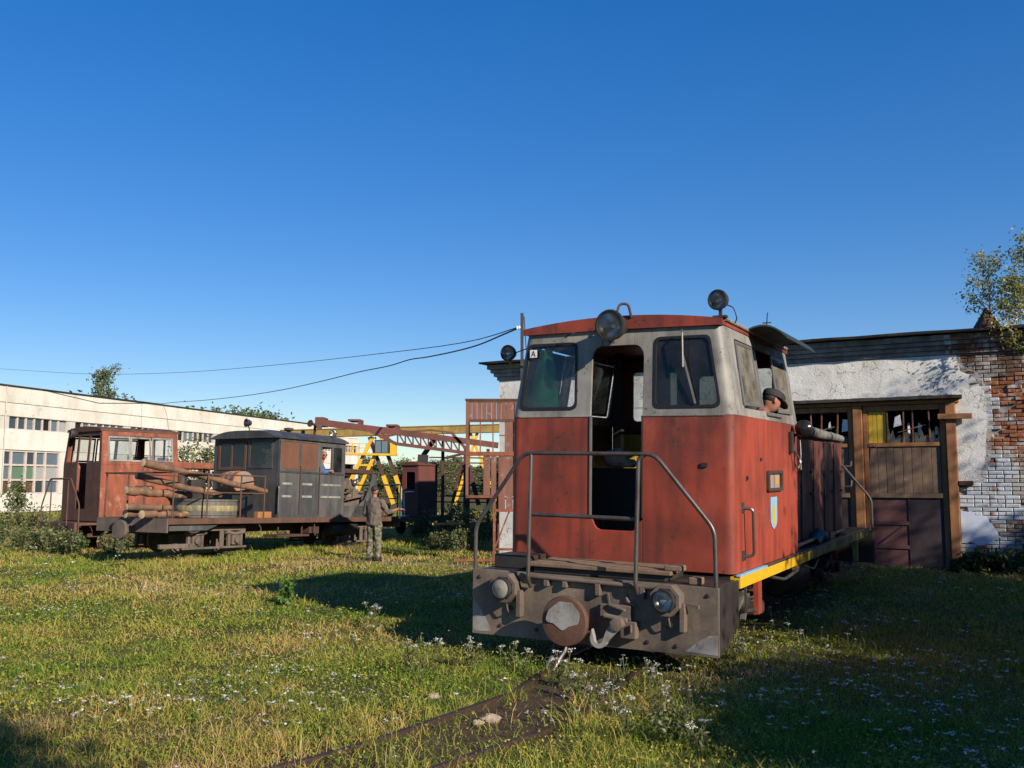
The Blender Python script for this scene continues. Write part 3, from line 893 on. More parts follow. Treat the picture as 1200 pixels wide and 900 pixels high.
# lower front
def front_lower(name, poly):
    m = MB(); m.panel(poly, [], .03, LF); return m.build(name, M['red'], loco, bevel=.004)
front_lower('front_panel', rect(-HW + CR, -DX - .003, ZB, ZW - .002))
front_lower('front_panel', rect(DX + .003, HW - CR, ZB, ZW - .002))
front_lower('door_sill_panel', [(-DX, ZB), (DX, ZB)] + [(DX, 1.38)] + [(DX - .03 - .10 * (1 - math.cos(a)), 1.38 - .12 * math.sin(a)) for a in (.2, .6, 1.0, 1.4, 1.57)] + [(-DX + .03 + .10 * (1 - math.cos(a)), 1.38 - .12 * math.sin(a)) for a in (1.57, 1.4, 1.0, .6, .2)] + [(-DX, 1.38)])
m = MB(); m.box(-DX - .004, -DX + .010, -.012, .028, 1.40, 2.447); m.build('door_edge_strip', M['scuffed'], loco)
m = MB(); m.box(DX - .010, DX + .004, -.006, .028, 1.40, 2.447); m.build('door_edge_strip', M['frame_dark'], loco)
m = MB(); m.box(-HW + CR, -DX - .005, -.008, .0, ZW - .012, ZW + .006); m.box(DX + .005, HW - CR, -.008, .0, ZW - .012, ZW + .006); build_split(m, 'waist_moulding', M['grey'], loco, bevel=.003)
# upper front: two window panels and the head over the door
def quad(x0b, x1b, x0t, x1t, zb, zt): return [(x0b, up(zb)), (x1b, up(zb)), (x1t, up(zt)), (x0t, up(zt))]
winL = roundpoly(quad(-1.135, -.462, -1.055, -.478, 2.53, 3.24), .07)
winR = roundpoly(quad(.42, 1.108, .413, .985, 2.53, 3.25), .07)
def grow(poly, d):
    cx = sum(p[0] for p in poly) / len(poly); cy = sum(p[1] for p in poly) / len(poly)
    return [(p[0] + d * (1 if p[0] > cx else -1), p[1] + d * (1 if p[1] > cy else -1)) for p in poly]
def shrink_round(q, d, r):
    (a, b, c, e) = q
    return roundpoly([(a[0] + d, a[1] + d), (b[0] - d, b[1] + d), (c[0] - d, c[1] - d), (e[0] + d, e[1] - d)], r)
cx0 = HW - CR; cx1 = TW - CR
for sg, win in ((-1, winL), (1, winR)):
    if sg < 0: outer = [(-cx0, 0), (-DX, 0), *[(-DX + .11 * (1 - math.cos(a)), up(3.06) + .135 * math.sin(a)) for a in np.linspace(0, 1.57, 7)], (-DX + .11, UFL), (-cx1, UFL)]
    else: outer = [(DX, 0), (cx0, 0), (cx1, UFL), (DX - .11, UFL), *[(DX - .11 * (1 - math.cos(a)), up(3.06) + .135 * math.sin(a)) for a in np.linspace(1.57, 0, 7)]]
    m = MB(); m.panel(outer, [win], .03, UF); m.build('front_window_panel', M['grey'], loco, bevel=.003)
    g = MB(); g.panel([(p[0], p[1]) for p in win], [], .006, UF @ Matrix.Translation((0, 0, -.008)))
    wo = g.build('window', M['glass'] if sg < 0 else M['glass_dark'], loco)
    cxm = sum(p[0] for p in win) / len(win); cym = sum(p[1] for p in win) / len(win)
    inner = [(cxm + (p[0] - cxm) * .945, cym + (p[1] - cym) * .945) for p in win]
    outerw = [(cxm + (p[0] - cxm) * 1.035, cym + (p[1] - cym) * 1.035) for p in win]
    s_ = MB(); s_.panel(outerw, [inner], .022, UF @ Matrix.Translation((0, 0, .009))); s_.build('window_seal', M['rubber'], wo, bevel=.004)
m = MB(); m.panel([(-DX + .112, up(3.195)), (DX - .112, up(3.195)), (DX - .112, UFL), (-DX + .112, UFL)], [], .03, UF); m.build('door_head', M['grey'], loco, bevel=.003)
# rounded corner posts: lower red, upper grey
def corner(sx, z0, z1, mat, name):
    rings = []
    for z in (z0, z1):
        h = hwz(z); yb = SB * lt(z)
        c = V(sx * (h - CR), yb + CR, z)
        ring = []
        for k in range(9):
            a = math.pi / 2 * k / 8
            ring.append(c + V(sx * CR * math.sin(a), -CR * math.cos(a), 0))
        for k in range(8, -1, -1):
            a = math.pi / 2 * k / 8
            ring.append(c + V(sx * (CR - .03) * math.sin(a), -(CR - .03) * math.cos(a), 0))
        rings.append(ring)
    m = MB(); m.loft(rings); m.build(name, mat, loco, True)
for sx in (-1, 1):
    corner(sx, ZB, ZW - .002, M['red'], 'corner_post')
    corner(sx, ZW, ZT, M['grey'], 'corner_post')
# sides
def side_frame(sx):
    d = (TW - HW)
    if sx > 0: return frame((HW, 0, ZW), (0, 1, 0), (d, 0, ZT - ZW))
    return frame((-HW, 0, ZW), (0, -1, 0), (-d, 0, ZT - ZW))
USL = math.hypot(TW - HW, ZT - ZW)
def us(z): return (z - ZW) / (ZT - ZW) * USL
for sx in (-1, 1):
    SFm = side_frame(sx); k = 1 if sx > 0 else -1
    LSm = frame((sx * HW, 0, 0), (0, k, 0), (0, 0, 1))
    yy = lambda y: k * y
    m = MB(); m.panel(rect(*sorted((yy(CR), yy(CL - .02))), ZB, ZW - .002), [], .03, LSm); m.build('side_panel', M['red'], loco, bevel=.004)
    hole = roundpoly([(yy(.36), us(2.535)), (yy(2.70), us(2.56)), (yy(2.70), us(3.25)), (yy(.44), us(3.26))] if sx > 0 else [(yy(2.70), us(2.56)), (yy(.36), us(2.535)), (yy(.44), us(3.26)), (yy(2.70), us(3.25))], .06)
    m = MB(); m.panel([(a, b) for a, b in ([(yy(CR), 0), (yy(CL), 0), (yy(CL), USL), (yy(CR + SB), USL)] if sx > 0 else [(yy(CL), 0), (yy(CR), 0), (yy(CR + SB), USL), (yy(CL), USL)])], [hole], .03, SFm)
    m.build('side_window_panel', M['grey'], loco, bevel=.003)
    # sliding sashes: front one shut, rear one pushed back, driver's gap between
    def sash(y0, y1, off, gl, tilt=0):
        q = [(yy(y0), us(2.56)), (yy(y1), us(2.575)), (yy(y1), us(3.24)), (yy(y0 + .04), us(3.24))]
        if sx < 0: q = [q[1], q[0], q[3], q[2]]
        T = SFm @ Matrix.Translation((0, 0, off))
        c0 = sum(p[0] for p in q) / 4; c1 = sum(p[1] for p in q) / 4
        inn = [(c0 + (p[0] - c0) * (1 - .08 / abs(y1 - y0)), c1 + (p[1] - c1) * .90) for p in q]
        s_ = MB(); s_.panel(q, [inn], .02, T); so = s_.build('sash_frame', M['scuffed'], loco, bevel=.003)
        g = MB(); g.panel(inn, [], .005, T @ Matrix.Translation((0, 0, -.008))); g.build('pane', gl, so)
    sash(.42, 1.12, .012, M['glass_dirty']); sash(1.10, 1.34, -.012, M['glass_dirty'])
    sash(1.95, 2.66, .012, M['glass_dirty'])
    if sx > 0:
        m = MB(); m.panel(rect(1.34, 2.02, us(2.50), us(2.535)), [], .05, SFm @ Matrix.Translation((0, 0, .03))); m.build('window_ledge', M['scuffed'], loco, bevel=.004)
# rear wall of the cab with two windows
RF = frame((0, CL, 0), (-1, 0, 0), (0, 0, 1))
rw = MB()
hol = [roundpoly(rect(.30, .92, 2.52, 3.18), .06), roundpoly(rect(-.36, .0, 2.35, 3.1), .06), roundpoly(rect(-.95, -.42, 2.52, 3.18), .06)]
rw.panel([(-HW + .035, ZB), (HW - .035, ZB), (HW - .035, ZW), (TW - .03, ZT), (-TW + .03, ZT), (-HW + .035, ZW)], hol, .03, RF)
rw.build('rear_wall', M['red'], loco)
for h in hol[:1] + hol[2:]:
    g = MB(); g.panel(h, [], .005, RF @ Matrix.Translation((0, 0, -.012))); g.build('rear_window', M['glass'], loco)
liner = MB(); liner.panel(rect(-1.17, 1.17, ZB + .05, 2.34), [], .02, frame((0, CL - .06, 0), (1, 0, 0), (0, 0, 1))); liner.build('rear_lining', M['interior_yellow'], loco)
for sx in (-1, 1):
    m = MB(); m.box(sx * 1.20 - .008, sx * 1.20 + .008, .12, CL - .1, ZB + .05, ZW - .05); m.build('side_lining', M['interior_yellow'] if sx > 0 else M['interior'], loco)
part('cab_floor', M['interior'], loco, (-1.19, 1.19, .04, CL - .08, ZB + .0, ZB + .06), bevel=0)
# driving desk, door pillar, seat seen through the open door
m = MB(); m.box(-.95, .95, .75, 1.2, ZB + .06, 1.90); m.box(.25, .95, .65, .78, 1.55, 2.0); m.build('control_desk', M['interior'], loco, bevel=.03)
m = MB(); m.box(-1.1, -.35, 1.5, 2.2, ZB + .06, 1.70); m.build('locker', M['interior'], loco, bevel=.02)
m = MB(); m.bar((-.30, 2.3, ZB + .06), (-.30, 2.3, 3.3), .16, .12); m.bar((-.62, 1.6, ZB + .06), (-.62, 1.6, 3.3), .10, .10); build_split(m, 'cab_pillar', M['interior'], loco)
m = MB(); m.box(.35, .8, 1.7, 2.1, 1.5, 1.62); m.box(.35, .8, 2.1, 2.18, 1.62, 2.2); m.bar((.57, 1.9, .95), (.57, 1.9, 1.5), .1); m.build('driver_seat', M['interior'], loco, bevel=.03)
# bag on the desk
bag = thing('cloth_bag', 'crumpled beige cloth bag on the desk seen through the open cab door', 'bag', M=LM @ Matrix.Translation((-.36, .90, 1.905)))
m = MB(); m.sphere((0, 0, .10), .15, (1, .8, .75), 14, 8); m.sphere((.14, .02, .04), .10, (1, .9, .6), 10, 6)
for i in range(len(m.v)):
    v = m.v[i]; k = 1 + .16 * math.sin(v[0] * 46 + v[2] * 30) * math.cos(v[1] * 40); m.v[i] = (v[0] * k, v[1] * k, max(v[2] * k, 0))
m.build('sack', M['cloth_beige'], bag, True)
m = MB(); m.tube(bend([(-.12, -.02, .12), (-.17, -.03, .22), (-.10, -.03, .27), (-.05, -.03, .18)], .05), .012, 6); m.build('handle', M['interior'], bag)
# green coat behind the left window
coat = thing('green_coat', 'green cloth hanging behind the front window beside the open cab door', 'coat', M=LM @ Matrix.Translation((-.90, .13, 2.34)))
rings = []
for i in range(9):
    t = i / 8; z = .85 - t * .95; w = .06 + .13 * min(t * 1.6, 1)
    rings.append([V(w * math.cos(a) * (1 + .18 * math.sin(a * 5 + i)), .07 * math.sin(a) * (1 + .25 * math.sin(a * 4 + i * .7)) + .02, z) for a in np.linspace(0, 2 * math.pi, 24, endpoint=False)])
m = MB(); m.loft(rings); m.build('coat_cloth', M['cloth_green'], coat, True)
m = MB(); m.tube([(0, .02, .84), (0, .02, .92)], .008, 6); m.build('coat_hook', M['tube'], coat)
btl = tag(MB().lathe([(.035, 0), (.036, .02), (.036, .15), (.02, .18), (.016, .2)], (0, 0, 0), n=14).build('orange_bottle', M['orange'], None, True), 'small orange bottle standing behind the front window with the wiper', 'bottle')
btl.matrix_world = LM @ Matrix.Translation((.68, .12, 2.46))
m = MB(); m.box(.40, 1.1, .05, .3, 2.40, 2.455); m.build('window_shelf', M['interior'], loco)

# roof: shallow arch with a red drip band
def roof_z(x): return 3.425 + .085 * (1 - (x / TW) ** 2)
xs = np.linspace(-TW - .01, TW + .01, 21)
m = MB(); rings = []
for y in (-.0, .03, CL - .02, CL + .05):
    yo = 0 if y > .02 else .035
    rings.append([V(x, y + SB - .03, roof_z(x) - yo * .5) for x in xs] + [V(x, y + SB - .03, 3.36 if y > 0.02 else 3.37) for x in xs[::-1]])
m.loft(rings)
m.build('roof', M['red'], loco, True)
m = MB()
pts = [V(x, SB - .045, roof_z(x) - .012) for x in xs]
m.panel([(x, 3.352 + .012 * (1 - abs(x) / TW)) for x in xs] + [(x, roof_z(x) - .004) for x in xs[::-1]], [], .03, frame((0, SB - .035, 0), (1, 0, 0), (0, 0, 1))); m.build('drip_band', M['red'], loco, bevel=.006)
m = MB(); m.tube([(TW + .015, .12, 3.42), (TW + .015, CL, 3.42)], .022, 8); m.tube([(-TW - .015, .12, 3.42), (-TW - .015, CL, 3.42)], .022, 8); build_split(m, 'rain_gutter', M['grey'], loco)

# lamps
def lamp(o, ax, r, depth, name, par=loco, glassm=None):
    root = bpy.data.objects.new(name, None); COL.objects.link(root); root.parent = par
    a = Vector(ax).normalized()
    h = MB(); h.lathe([(r * .18, -depth), (r * .55, -depth * .86), (r * .92, -depth * .35), (r * 1.0, 0), (r * 1.07, .004), (r * 1.07, .028), (r * .95, .032), (r * .93, .012)], o, a, 24, caps=False); h.build('housing', M['frame_dark'], root, True)
    rf = MB(); rf.lathe([(.012, -depth * .55), (r * .45, -depth * .42), (r * .8, -depth * .15), (r * .95, .006)], o, a, 24, caps=False); rf.build('reflector', M['chrome'], root, True)
    b = MB(); b.sphere(Vector(o) - a * depth * .35, r * .17); b.build('bulb', M['white'], root, True)
    g = MB(); g.lathe([(r * .95, .012), (r * .6, .024), (.006, .032)], o, a, 24, caps=False); g.build('lens', M['lens'], root, True)
    return root
hl = lamp((.03, -.24, 3.37), (-.06, -1, .0), .152, .26, 'headlight')
m = MB(); m.box(-.05, .11, -.02, .06, 3.33, 3.44); m.build('headlight_bracket', M['frame_dark'], hl, bevel=.01)
m = MB(); m.tube(bend([(.04, -.10, 3.50), (.055, -.05, 3.62), (.14, -.02, 3.62), (.16, .02, 3.48)], .06), .014, 8); m.build('headlight_conduit', M['rust_dark'], hl)
m = MB(); m.tube(bend([(.0, -.2, 3.22), (.02, -.22, 3.18), (.05, -.2, 3.21), (.03, -.14, 3.2)], .03), .01, 6); m.build('headlight_cable', M['tube'], hl)
rl = lamp((1.09, .02, 3.60), (-.15, -1, -.05), .098, .14, 'spotlight')
m = MB(); m.bar((1.09, .09, 3.44), (1.09, .09, 3.52), .03); m.box(1.02, 1.16, .05, .12, 3.43, 3.45); m.build('bracket', M['frame_dark'], rl)
m = MB(); m.tube(bend([(1.15, .1, 3.56), (1.22, .1, 3.53), (1.25, .12, 3.42), (1.22, .16, 3.38)], .05), .006, 6); m.build('cable', M['rubber'], rl)
ll = lamp((-1.49, .36, 3.21), (-.05, -1, .0), .088, .12, 'spotlight')
m = MB(); m.tube(bend([(-1.49, .40, 3.13), (-1.47, .40, 3.05), (-1.15, .40, 3.04)], .03), .016, 8); m.build('bracket', M['yellow_dirty'], ll)
m = MB(); m.tube(bend([(-1.42, .42, 3.22), (-1.24, .42, 3.27), (-1.12, .38, 3.2)], .03), .006, 6); m.build('cable', M['rubber'], ll)
# soot-black patch plate round the headlight
m = MB(); m.tube(bend([(-.60, -.0, 3.30), (-.50, -.06, 3.335), (-.46, -.04, 3.34)], .03), .008, 6); m.build('wiper_stub', M['frame_dark'], loco)
# wiper on the right window
m = MB(); m.tube([(.72, -.01, 3.31), (.735, -.05, 3.28), (.74, -.045, 2.93)], .010, 6); m.build('wiper_arm', M['scuffed'], loco)
m = MB(); m.bar((.735, -.03, 3.05), (.86, -.015, 2.56), .014, .02); m.build('wiper_blade', M['scuffed'], loco)
# letter plate in the left window
pl_ = part('number_plate', M['white'], loco, (-1.03, -.945, .015, .02, 3.10, 3.185), bevel=0)
pl_.matrix_local = Matrix.Identity(4)
fc = bpy.data.curves.new('plate_letter', 'FONT'); fc.body = 'А'; fc.size = .085; fc.align_x = 'CENTER'; fc.extrude = .001
fo = bpy.data.objects.new('plate_letter', fc); COL.objects.link(fo); dg = bpy.context.evaluated_depsgraph_get()
lme = bpy.data.meshes.new_from_object(fo.evaluated_get(dg)); bpy.data.objects.remove(fo)
lme.materials.clear(); lme.materials.append(M['mark'])
lo_ = obj('plate_letter', lme, pl_); lo_.matrix_local = frame((-.9875, .013, 3.112), (1, 0, 0), (0, 0, 1))
for p in (pl_,):
    p.location = (-.0, .0, 0)
# side visor over the driver's window
m = MB(); rings = []
for i in range(9):
    t = i / 8; x = TW - .02 + .44 * t; z = 3.40 + .15 * math.sin(t * 1.9) - .20 * t * t
    rings.append([V(x, .95 + .12 * t, z), V(x, 2.62, z), V(x, 2.62, z - .018), V(x, .95 + .12 * t, z - .018)])
m.loft(rings); m.build('side_visor', M['visor'], loco, True)
m = MB(); m.tube([(TW, 1.9, 3.5), (TW + .02, 1.9, 3.74)], .008, 6); m.bar((TW - .04, 1.9, 3.62), (TW + .06, 1.9, 3.62), .012); m.build('aerial', M['frame_dark'], loco)

# buffer beam and platform
BW, BY = 1.29, -.70
m = MB(); m.panel(roundpoly([(-BW, .20), (BW, .22), (BW, .84), (-BW, .855)], .012, 2), [roundpoly(rect(-.86 + 0, -.80, .46, .52), .03), roundpoly(rect(.80, .86, .44, .50), .03)], .03, frame((0, BY, 0), (1, 0, 0), (0, 0, 1))); beam = m.build('buffer_beam', M['beam'], loco, bevel=.006)
# scuffed steel corners
m = MB(); m.panel([(-BW + .008, .225), (-1.07, .235), (-1.09, .29), (-1.15, .39), (-1.22, .48), (-BW + .008, .57)], [], .002, frame((0, BY - .003, 0), (1, 0, 0), (0, 0, 1))); m.build('worn_corner', M['worn'], beam)
m = MB(); m.panel([(BW - .008, .24), (BW - .008, .42), (1.20, .41), (1.08, .335), (.98, .25)], [], .002, frame((0, BY - .003, 0), (1, 0, 0), (0, 0, 1))); m.build('worn_corner', M['worn'], beam)
for sx in (-1, 1):
    m = MB(); m.panel([(0, .84), (0, .22), (.45, .32), (.67, .42), (.67, .84)], [], .025, frame((sx * (BW - .004 if sx > 0 else BW - .03), BY + .031, 0), (0, 1, 0), (0, 0, 1))); m.build('beam_cheek', M['frame_dark'], loco, bevel=.004)
part('platform_deck', M['frame_dark'], loco, (-BW + .04, BW - .04, BY + .032, -.002, .80, .84), bevel=.008)
# stepped boards in front of the door
for i in range(3):
    part('platform_board', M['wood'], loco, (-.72 + .02 * i, .80 - .015 * i, -.60 + i * .185, -.43 + i * .185, .905 + .004 * i, .945 + .005 * i), bevel=.008)
part('platform_box', M['frame_dark'], loco, (-.66, .74, -.56, -.03, .842, .90), bevel=.008)
m = MB(); m.tube([(-.72, -.735, .825), (.9, -.735, .80)], .024, 10); m.build('uncoupling_rod', M['bogie'], loco, True)
m = MB()
for x in (-.45, -.25, .1, .55): m.box(x, x + .05, -.76, -.70, .74 - .05 * (x > 0), .80)
build_split(m, 'rod_bracket', M['bogie'], loco, bevel=.006)
part('corner_box', M['frame_dark'], loco, (-1.22, -.78, -.38, -.02, .842, .98), bevel=.01)
part('wood_wedge', M['wood'], loco, (.72, .90, -.55, -.42, .945, 1.0), bevel=.012)
part('wood_wedge', M['wood'], loco, (.98, 1.1, -.62, -.5, .842, .91), bevel=.012)
for x_, z_ in ((-1.2, .78), (-.4, .80), (.2, .80), (.55, .79), (1.2, .77), (-.55, .30), (.62, .30), (.9, .29), (-.95, .31)):
    MB().lathe([(.02, 0), (.02, .012), (.014, .018)], (x_, BY - .0, z_), (0, -1, 0), 6).build('beam_bolt', M['rust_dark'], beam)
# beam lamps in cut guards
def beam_lamp(x, z, glassm, tilt):
    root = bpy.data.objects.new('marker_headlight', None); COL.objects.link(root); root.parent = loco
    g = MB()
    ring = [V(x + .15 * math.cos(a) * (1.05 if abs(math.sin(a)) > .6 else 1), 0, z + .15 * math.sin(a)) for a in np.linspace(0, 2 * math.pi, 8, endpoint=False) + .39]
    outer = [p + V(0, BY - .002, 0) for p in ring]; o2 = [p + V(0, BY - .15, 0) for p in ring]
    i2 = [V(x, BY - .15, z) + (p - V(x, 0, z)) * .78 for p in ring]; i1 = [V(x, BY - .03, z) + (p - V(x, 0, z)) * .78 for p in ring]
    g.loft([outer, o2, i2, i1], caps=False); g.build('lamp_guard', M['bogie'], root)
    a = V(tilt, -1, .02).normalized()
    h = MB(); h.lathe([(.03, -.14), (.085, -.10), (.105, -.02), (.108, .02), (.098, .024), (.095, .01)], (x, BY - .16, z), a, 20, caps=False); h.build('housing', M['frame_dark'], root, True)
    if glassm == 'lens':
        rf = MB(); rf.lathe([(.01, -.07), (.05, -.05), (.085, -.01), (.095, .01)], (x, BY - .16, z), a, 20, caps=False); rf.build('reflector', M['chrome'], root, True)
    g = MB(); g.lathe([(.095, .010), (.06, .026), (.004, .034)], (x, BY - .16, z), a, 20, caps=False); g.build('lens', M[glassm], root, True)
    b = MB(); b.box(x + .12, x + .17, BY - .09, BY - .002, z - .28, z - .02); b.tube(bend([(x + .02, BY - .1, z - .15), (x + .03, BY - .08, z - .24), (x + .0, BY - .02, z - .26)], .04), .01, 6); b.build('lamp_bracket', M['bogie'], root, bevel=.01)
    return root
M['dust_lens'] = weather('dusty_lens', (.30, .28, .24, 1), (.18, .16, .13, 1), None, 6, rough=.35)
beam_lamp(-.86, .70, 'dust_lens', -.05); beam_lamp(.83, .71, 'lens', -.12)
m = MB(); m.bar((1.0, BY - .05, .68), (1.13, BY - .07, .665), .03, .03); m.build('lamp_lug', M['bogie'], loco)
# central buffer, draw hook and hanging link
m = MB(); m.lathe([(.10, 0), (.10, .16), (.13, .19), (.215, .24), (.235, .27), (.236, .305), (.225, .325), (.12, .342), (.01, .347)], (-.10, BY - .0, .465), (0, -1, 0), 32); buf = m.build('buffer', M['rust'], loco, True)
m = MB(); m.panel(roundpoly([(-.185, -.02), (-.15, .09), (-.04, .175), (.09, .175), (.175, .08), (.165, -.02), (.06, -.05), (.0, -.10), (-.10, -.03)], .05, 3), [], .003, frame((-.10, BY - .349, .475), (1, 0, 0), (0, 0, 1)))
o = m.build('worn_face', M['worn'], buf)
cxh, czh = .20, .315
oa = [(cxh + .088 * math.cos(t), czh + .088 * math.sin(t)) for t in np.linspace(R(165), R(345), 14)]
ia = [(cxh + .043 * math.cos(t), czh + .043 * math.sin(t)) for t in np.linspace(R(345), R(180), 12)]
hkp = [(cxh - .070, czh + .085)] + oa + [(.42, .44), (.40, .50), (.33, .47), (.27, .385)] + ia
m = MB(); m.panel(hkp, [], .055, frame((0, BY - .20, 0), (1, 0, 0), (0, 0, 1))); m.build('draw_hook', M['worn'], loco, bevel=.014)
m = MB(); m.lathe([(.05, 0), (.05, .16)], (.385, BY - .17, .465), (0, 1, 0), 14); m.lathe([(.065, 0), (.065, .03), (.03, .035)], (.385, BY - .19, .465), (0, -1, 0), 6); m.build('hook_pin', M['bogie'], loco, True)
m = MB(); m.box(.02, .34, BY - .06, BY - .002, .46, .60); m.box(.24, .40, BY - .09, BY - .002, .30, .46); m.tube([(.08, BY - .1, .50), (.32, BY - .1, .47)], .028, 8); m.bar((.12, BY - .07, .60), (.30, BY - .1, .56), .04, .03); m.bar((.36, BY - .11, .36), (.36, BY - .11, .44), .025); m.xf(Matrix.Translation((.13, 0, .02))); m.build('hook_bracket', M['bogie'], loco, bevel=.012)
m = MB(); m.tube(bend([(.40, BY - .01, .72), (.42, BY - .03, .66), (.5, BY - .02, .62)], .03), .014, 6); m.bar((.22, BY - .02, .72), (.235, BY - .02, .62), .018); build_split(m, 'welded_lug', M['bogie'], loco)
# hanging coupling link (fork) touching the ground
m = MB()
m.bar((-.37, BY - .1, .44), (-.375, BY - .12, .18), .07, .05)
m.xf(Matrix.Translation((.12, 0, 0))); m.build('link_bar', M['frame_dark'], loco)
m = MB()
m.tube(bend([(-.40, BY - .12, .20), (-.405, BY - .18, .10), (-.43, BY - .28, -.015), (-.39, BY - .32, -.045), (-.335, BY - .28, .0), (-.31, BY - .2, .10), (-.275, BY - .15, .17), (-.295, BY - .13, .23)], .05), .022, 8); m.xf(Matrix.Translation((.12, 0, 0))); m.build('coupling_link', M['tube'], loco, True)
# railing
YR = BY - .03
def rail_(name, pts, r=.0205, rb=.09): return MB().tube(bend(pts, rb), r, 10).build(name, M['tube'], loco, True)
rail_('handrail', [(-1.275, BY + .02, .60), (-1.275, BY + .02, 1.29), (-.70, YR, 2.045), (.69, YR, 2.045), (1.25, BY + .02, 1.36), (1.268, BY + .02, .60)])
rail_('rail_post', [(-.60, BY - .04, .72), (-.60, BY - .10, .80), (-.615, YR, 2.03)], rb=.06)
rail_('rail_post', [(.53, BY - .04, .74), (.53, BY - .10, .82), (.53, YR, 2.0), (.60, YR + .01, 2.045)], rb=.05)
rail_('mid_rail', [(-.61, YR, 1.435), (.53, YR, 1.43)])

# side details, right
LSm = frame((HW, 0, 0), (0, 1, 0), (0, 0, 1))
m = MB(); m.tube(bend([(HW, .28, 1.52), (HW + .10, .31, 1.52), (HW + .10, .34, 1.05), (HW, .31, 1.04)], .05), .016, 8); m.build('grab_handle', M['tube'], loco, True)
m = MB(); m.box(HW, HW + .012, .25, .32, 1.0, 1.10); m.box(HW, HW + .012, .25, .32, 1.48, 1.58); build_split(m, 'handle_plate', M['tube'], loco)
m = MB(); m.panel(roundpoly(rect(1.27, 1.97, 1.665, 1.895), .03), [roundpoly(rect(1.34, 1.90, 1.70, 1.86), .02)], .06, LSm @ Matrix.Translation((0, 0, .03))); lb = m.build('lamp_recess', M['rust_dark'], loco, bevel=.004)
m = MB(); m.box(HW - .02, HW + .004, 1.36, 1.60, 1.70, 1.86); m.box(HW - .02, HW + .006, 1.64, 1.88, 1.70, 1.86); build_split(m, 'marker_lens', M['dust_lens'], lb)
m = MB(); m.box(HW + .0065, HW + .012, 1.68, 1.80, 1.74, 1.83); m.build('marker_glass', M['amber'], lb)
sh_ = [(1.45, 1.60), (1.74, 1.60), (1.74, 1.33), (1.70, 1.28), (1.595, 1.24), (1.49, 1.28), (1.45, 1.33)]
m = MB(); m.panel(sh_, [], .006, LSm @ Matrix.Translation((0, 0, .007))); em = m.build('emblem', M['lightblue'], loco)
m = MB(); m.panel([(1.55, 1.50), (1.64, 1.50), (1.64, 1.31), (1.595, 1.285), (1.55, 1.31)], [], .002, LSm @ Matrix.Translation((0, 0, .0095))); m.build('emblem_field', M['yellow'], em)
m = MB(); m.box(HW, HW + .02, .42, .46, 1.80, 1.84); m.box(HW, HW + .02, 1.0, 1.03, 2.0, 2.03); build_split(m, 'side_bolt', M['frame_dark'], loco)
m = MB(); m.box(.92, .98, -.02, -.001, 1.93, 1.97); m.build('front_bolt', M['frame_dark'], loco)
# round rear-view lamp on a stalk
m = MB(); m.lathe([(.02, -.13), (.07, -.11), (.10, -.05), (.105, 0), (.10, .05), (.06, .09), (.01, .10)], (HW + .15, 2.55, 2.40), (0, -1, .1), 20); m.tube([(HW, 2.72, 2.32), (HW + .12, 2.62, 2.37)], .018, 8); m.build('side_lamp', M['black_gloss'], loco, True)
m = MB()
m.tube(bend([(HW, 2.5, 2.25), (HW + .05, 2.5, 2.12), (HW + .03, 2.56, 1.98), (HW + .06, 2.62, 1.90), (HW + .09, 2.66, 2.05), (HW + .07, 2.7, 2.3)], .05), .008, 6)
m.tube(bend([(HW + .005, 2.44, 2.28), (HW + .04, 2.45, 2.16), (HW + .10, 2.56, 2.02), (HW + .12, 2.5, 1.90)], .05), .012, 6); build_split(m, 'loose_cable', M['tube'], loco)
m = MB(); m.box(HW, HW + .05, 2.38, 2.46, 2.10, 2.36); m.build('cable_box', M['frame_dark'], loco, bevel=.01)

# underframe: sill with painted edge
part('side_sill', M['yellow_dirty'], loco, (HW - .06, HW + .045, 3.4, 8.42, .755, .865), bevel=.004)
part('side_sill', M['yellow'], loco, (HW - .06, HW + .045, .03, 3.39, .755, .865), bevel=.004)
part('side_sill', M['frame_dark'], loco, (-HW - .045, -HW + .06, .03, 8.42, .755, .865), bevel=.004)
part('sill_edge', M['lightblue'], loco, (HW + .002, HW + .05, .02, 1.1, .867, .888), bevel=.003)
part('sill_edge', M['tube'], loco, (HW + .002, HW + .05, 1.11, 8.42, .867, .888), bevel=.003)
part('deck', M['frame_dark'], loco, (-HW + .062, HW - .062, .03, 8.42, .77, .862), bevel=0)
part('walkway', M['frame_dark'], loco, (1.125, HW - .005, CL + .01, 8.4, .868, .882), (-HW + .005, -1.125, CL + .01, 8.4, .868, .882), bevel=0)
m = MB(); m.bar((HW + .02, .78, .755), (HW + .02, .78, .42), .05, .14, (0, 1, 0)); m.build('step_hanger', M['red'], loco)
m = MB(); m.bar((HW + .02, .30, .755), (HW + .02, .32, .50), .02, .03); m.bar((HW + .02, .30, .51), (HW + .02, .76, .47), .02, .03); build_split(m, 'step_bar', M['tube'], loco)
m = MB(); m.tube(bend([(HW + .0, 1.5, .72), (HW + .05, 1.9, .66), (HW + .05, 2.6, .70), (HW, 2.9, .75)], .1), .018, 6); m.tube(bend([(HW + .02, 3.1, .7), (HW + .04, 3.6, .62), (HW, 4.1, .7)], .1), .014, 6); m.tube(bend([(HW + .02, 6.6, .74), (HW + .05, 6.7, .5), (HW, 6.6, .3)], .1), .014, 6); build_split(m, 'brake_pipe', M['tube'], loco)
part('sill_bracket', M['yellow_dirty'], loco, (HW - .02, HW + .06, 7.05, 7.13, .42, .75), (HW - .02, HW + .05, 2.6, 2.7, .68, .754), bevel=.004)
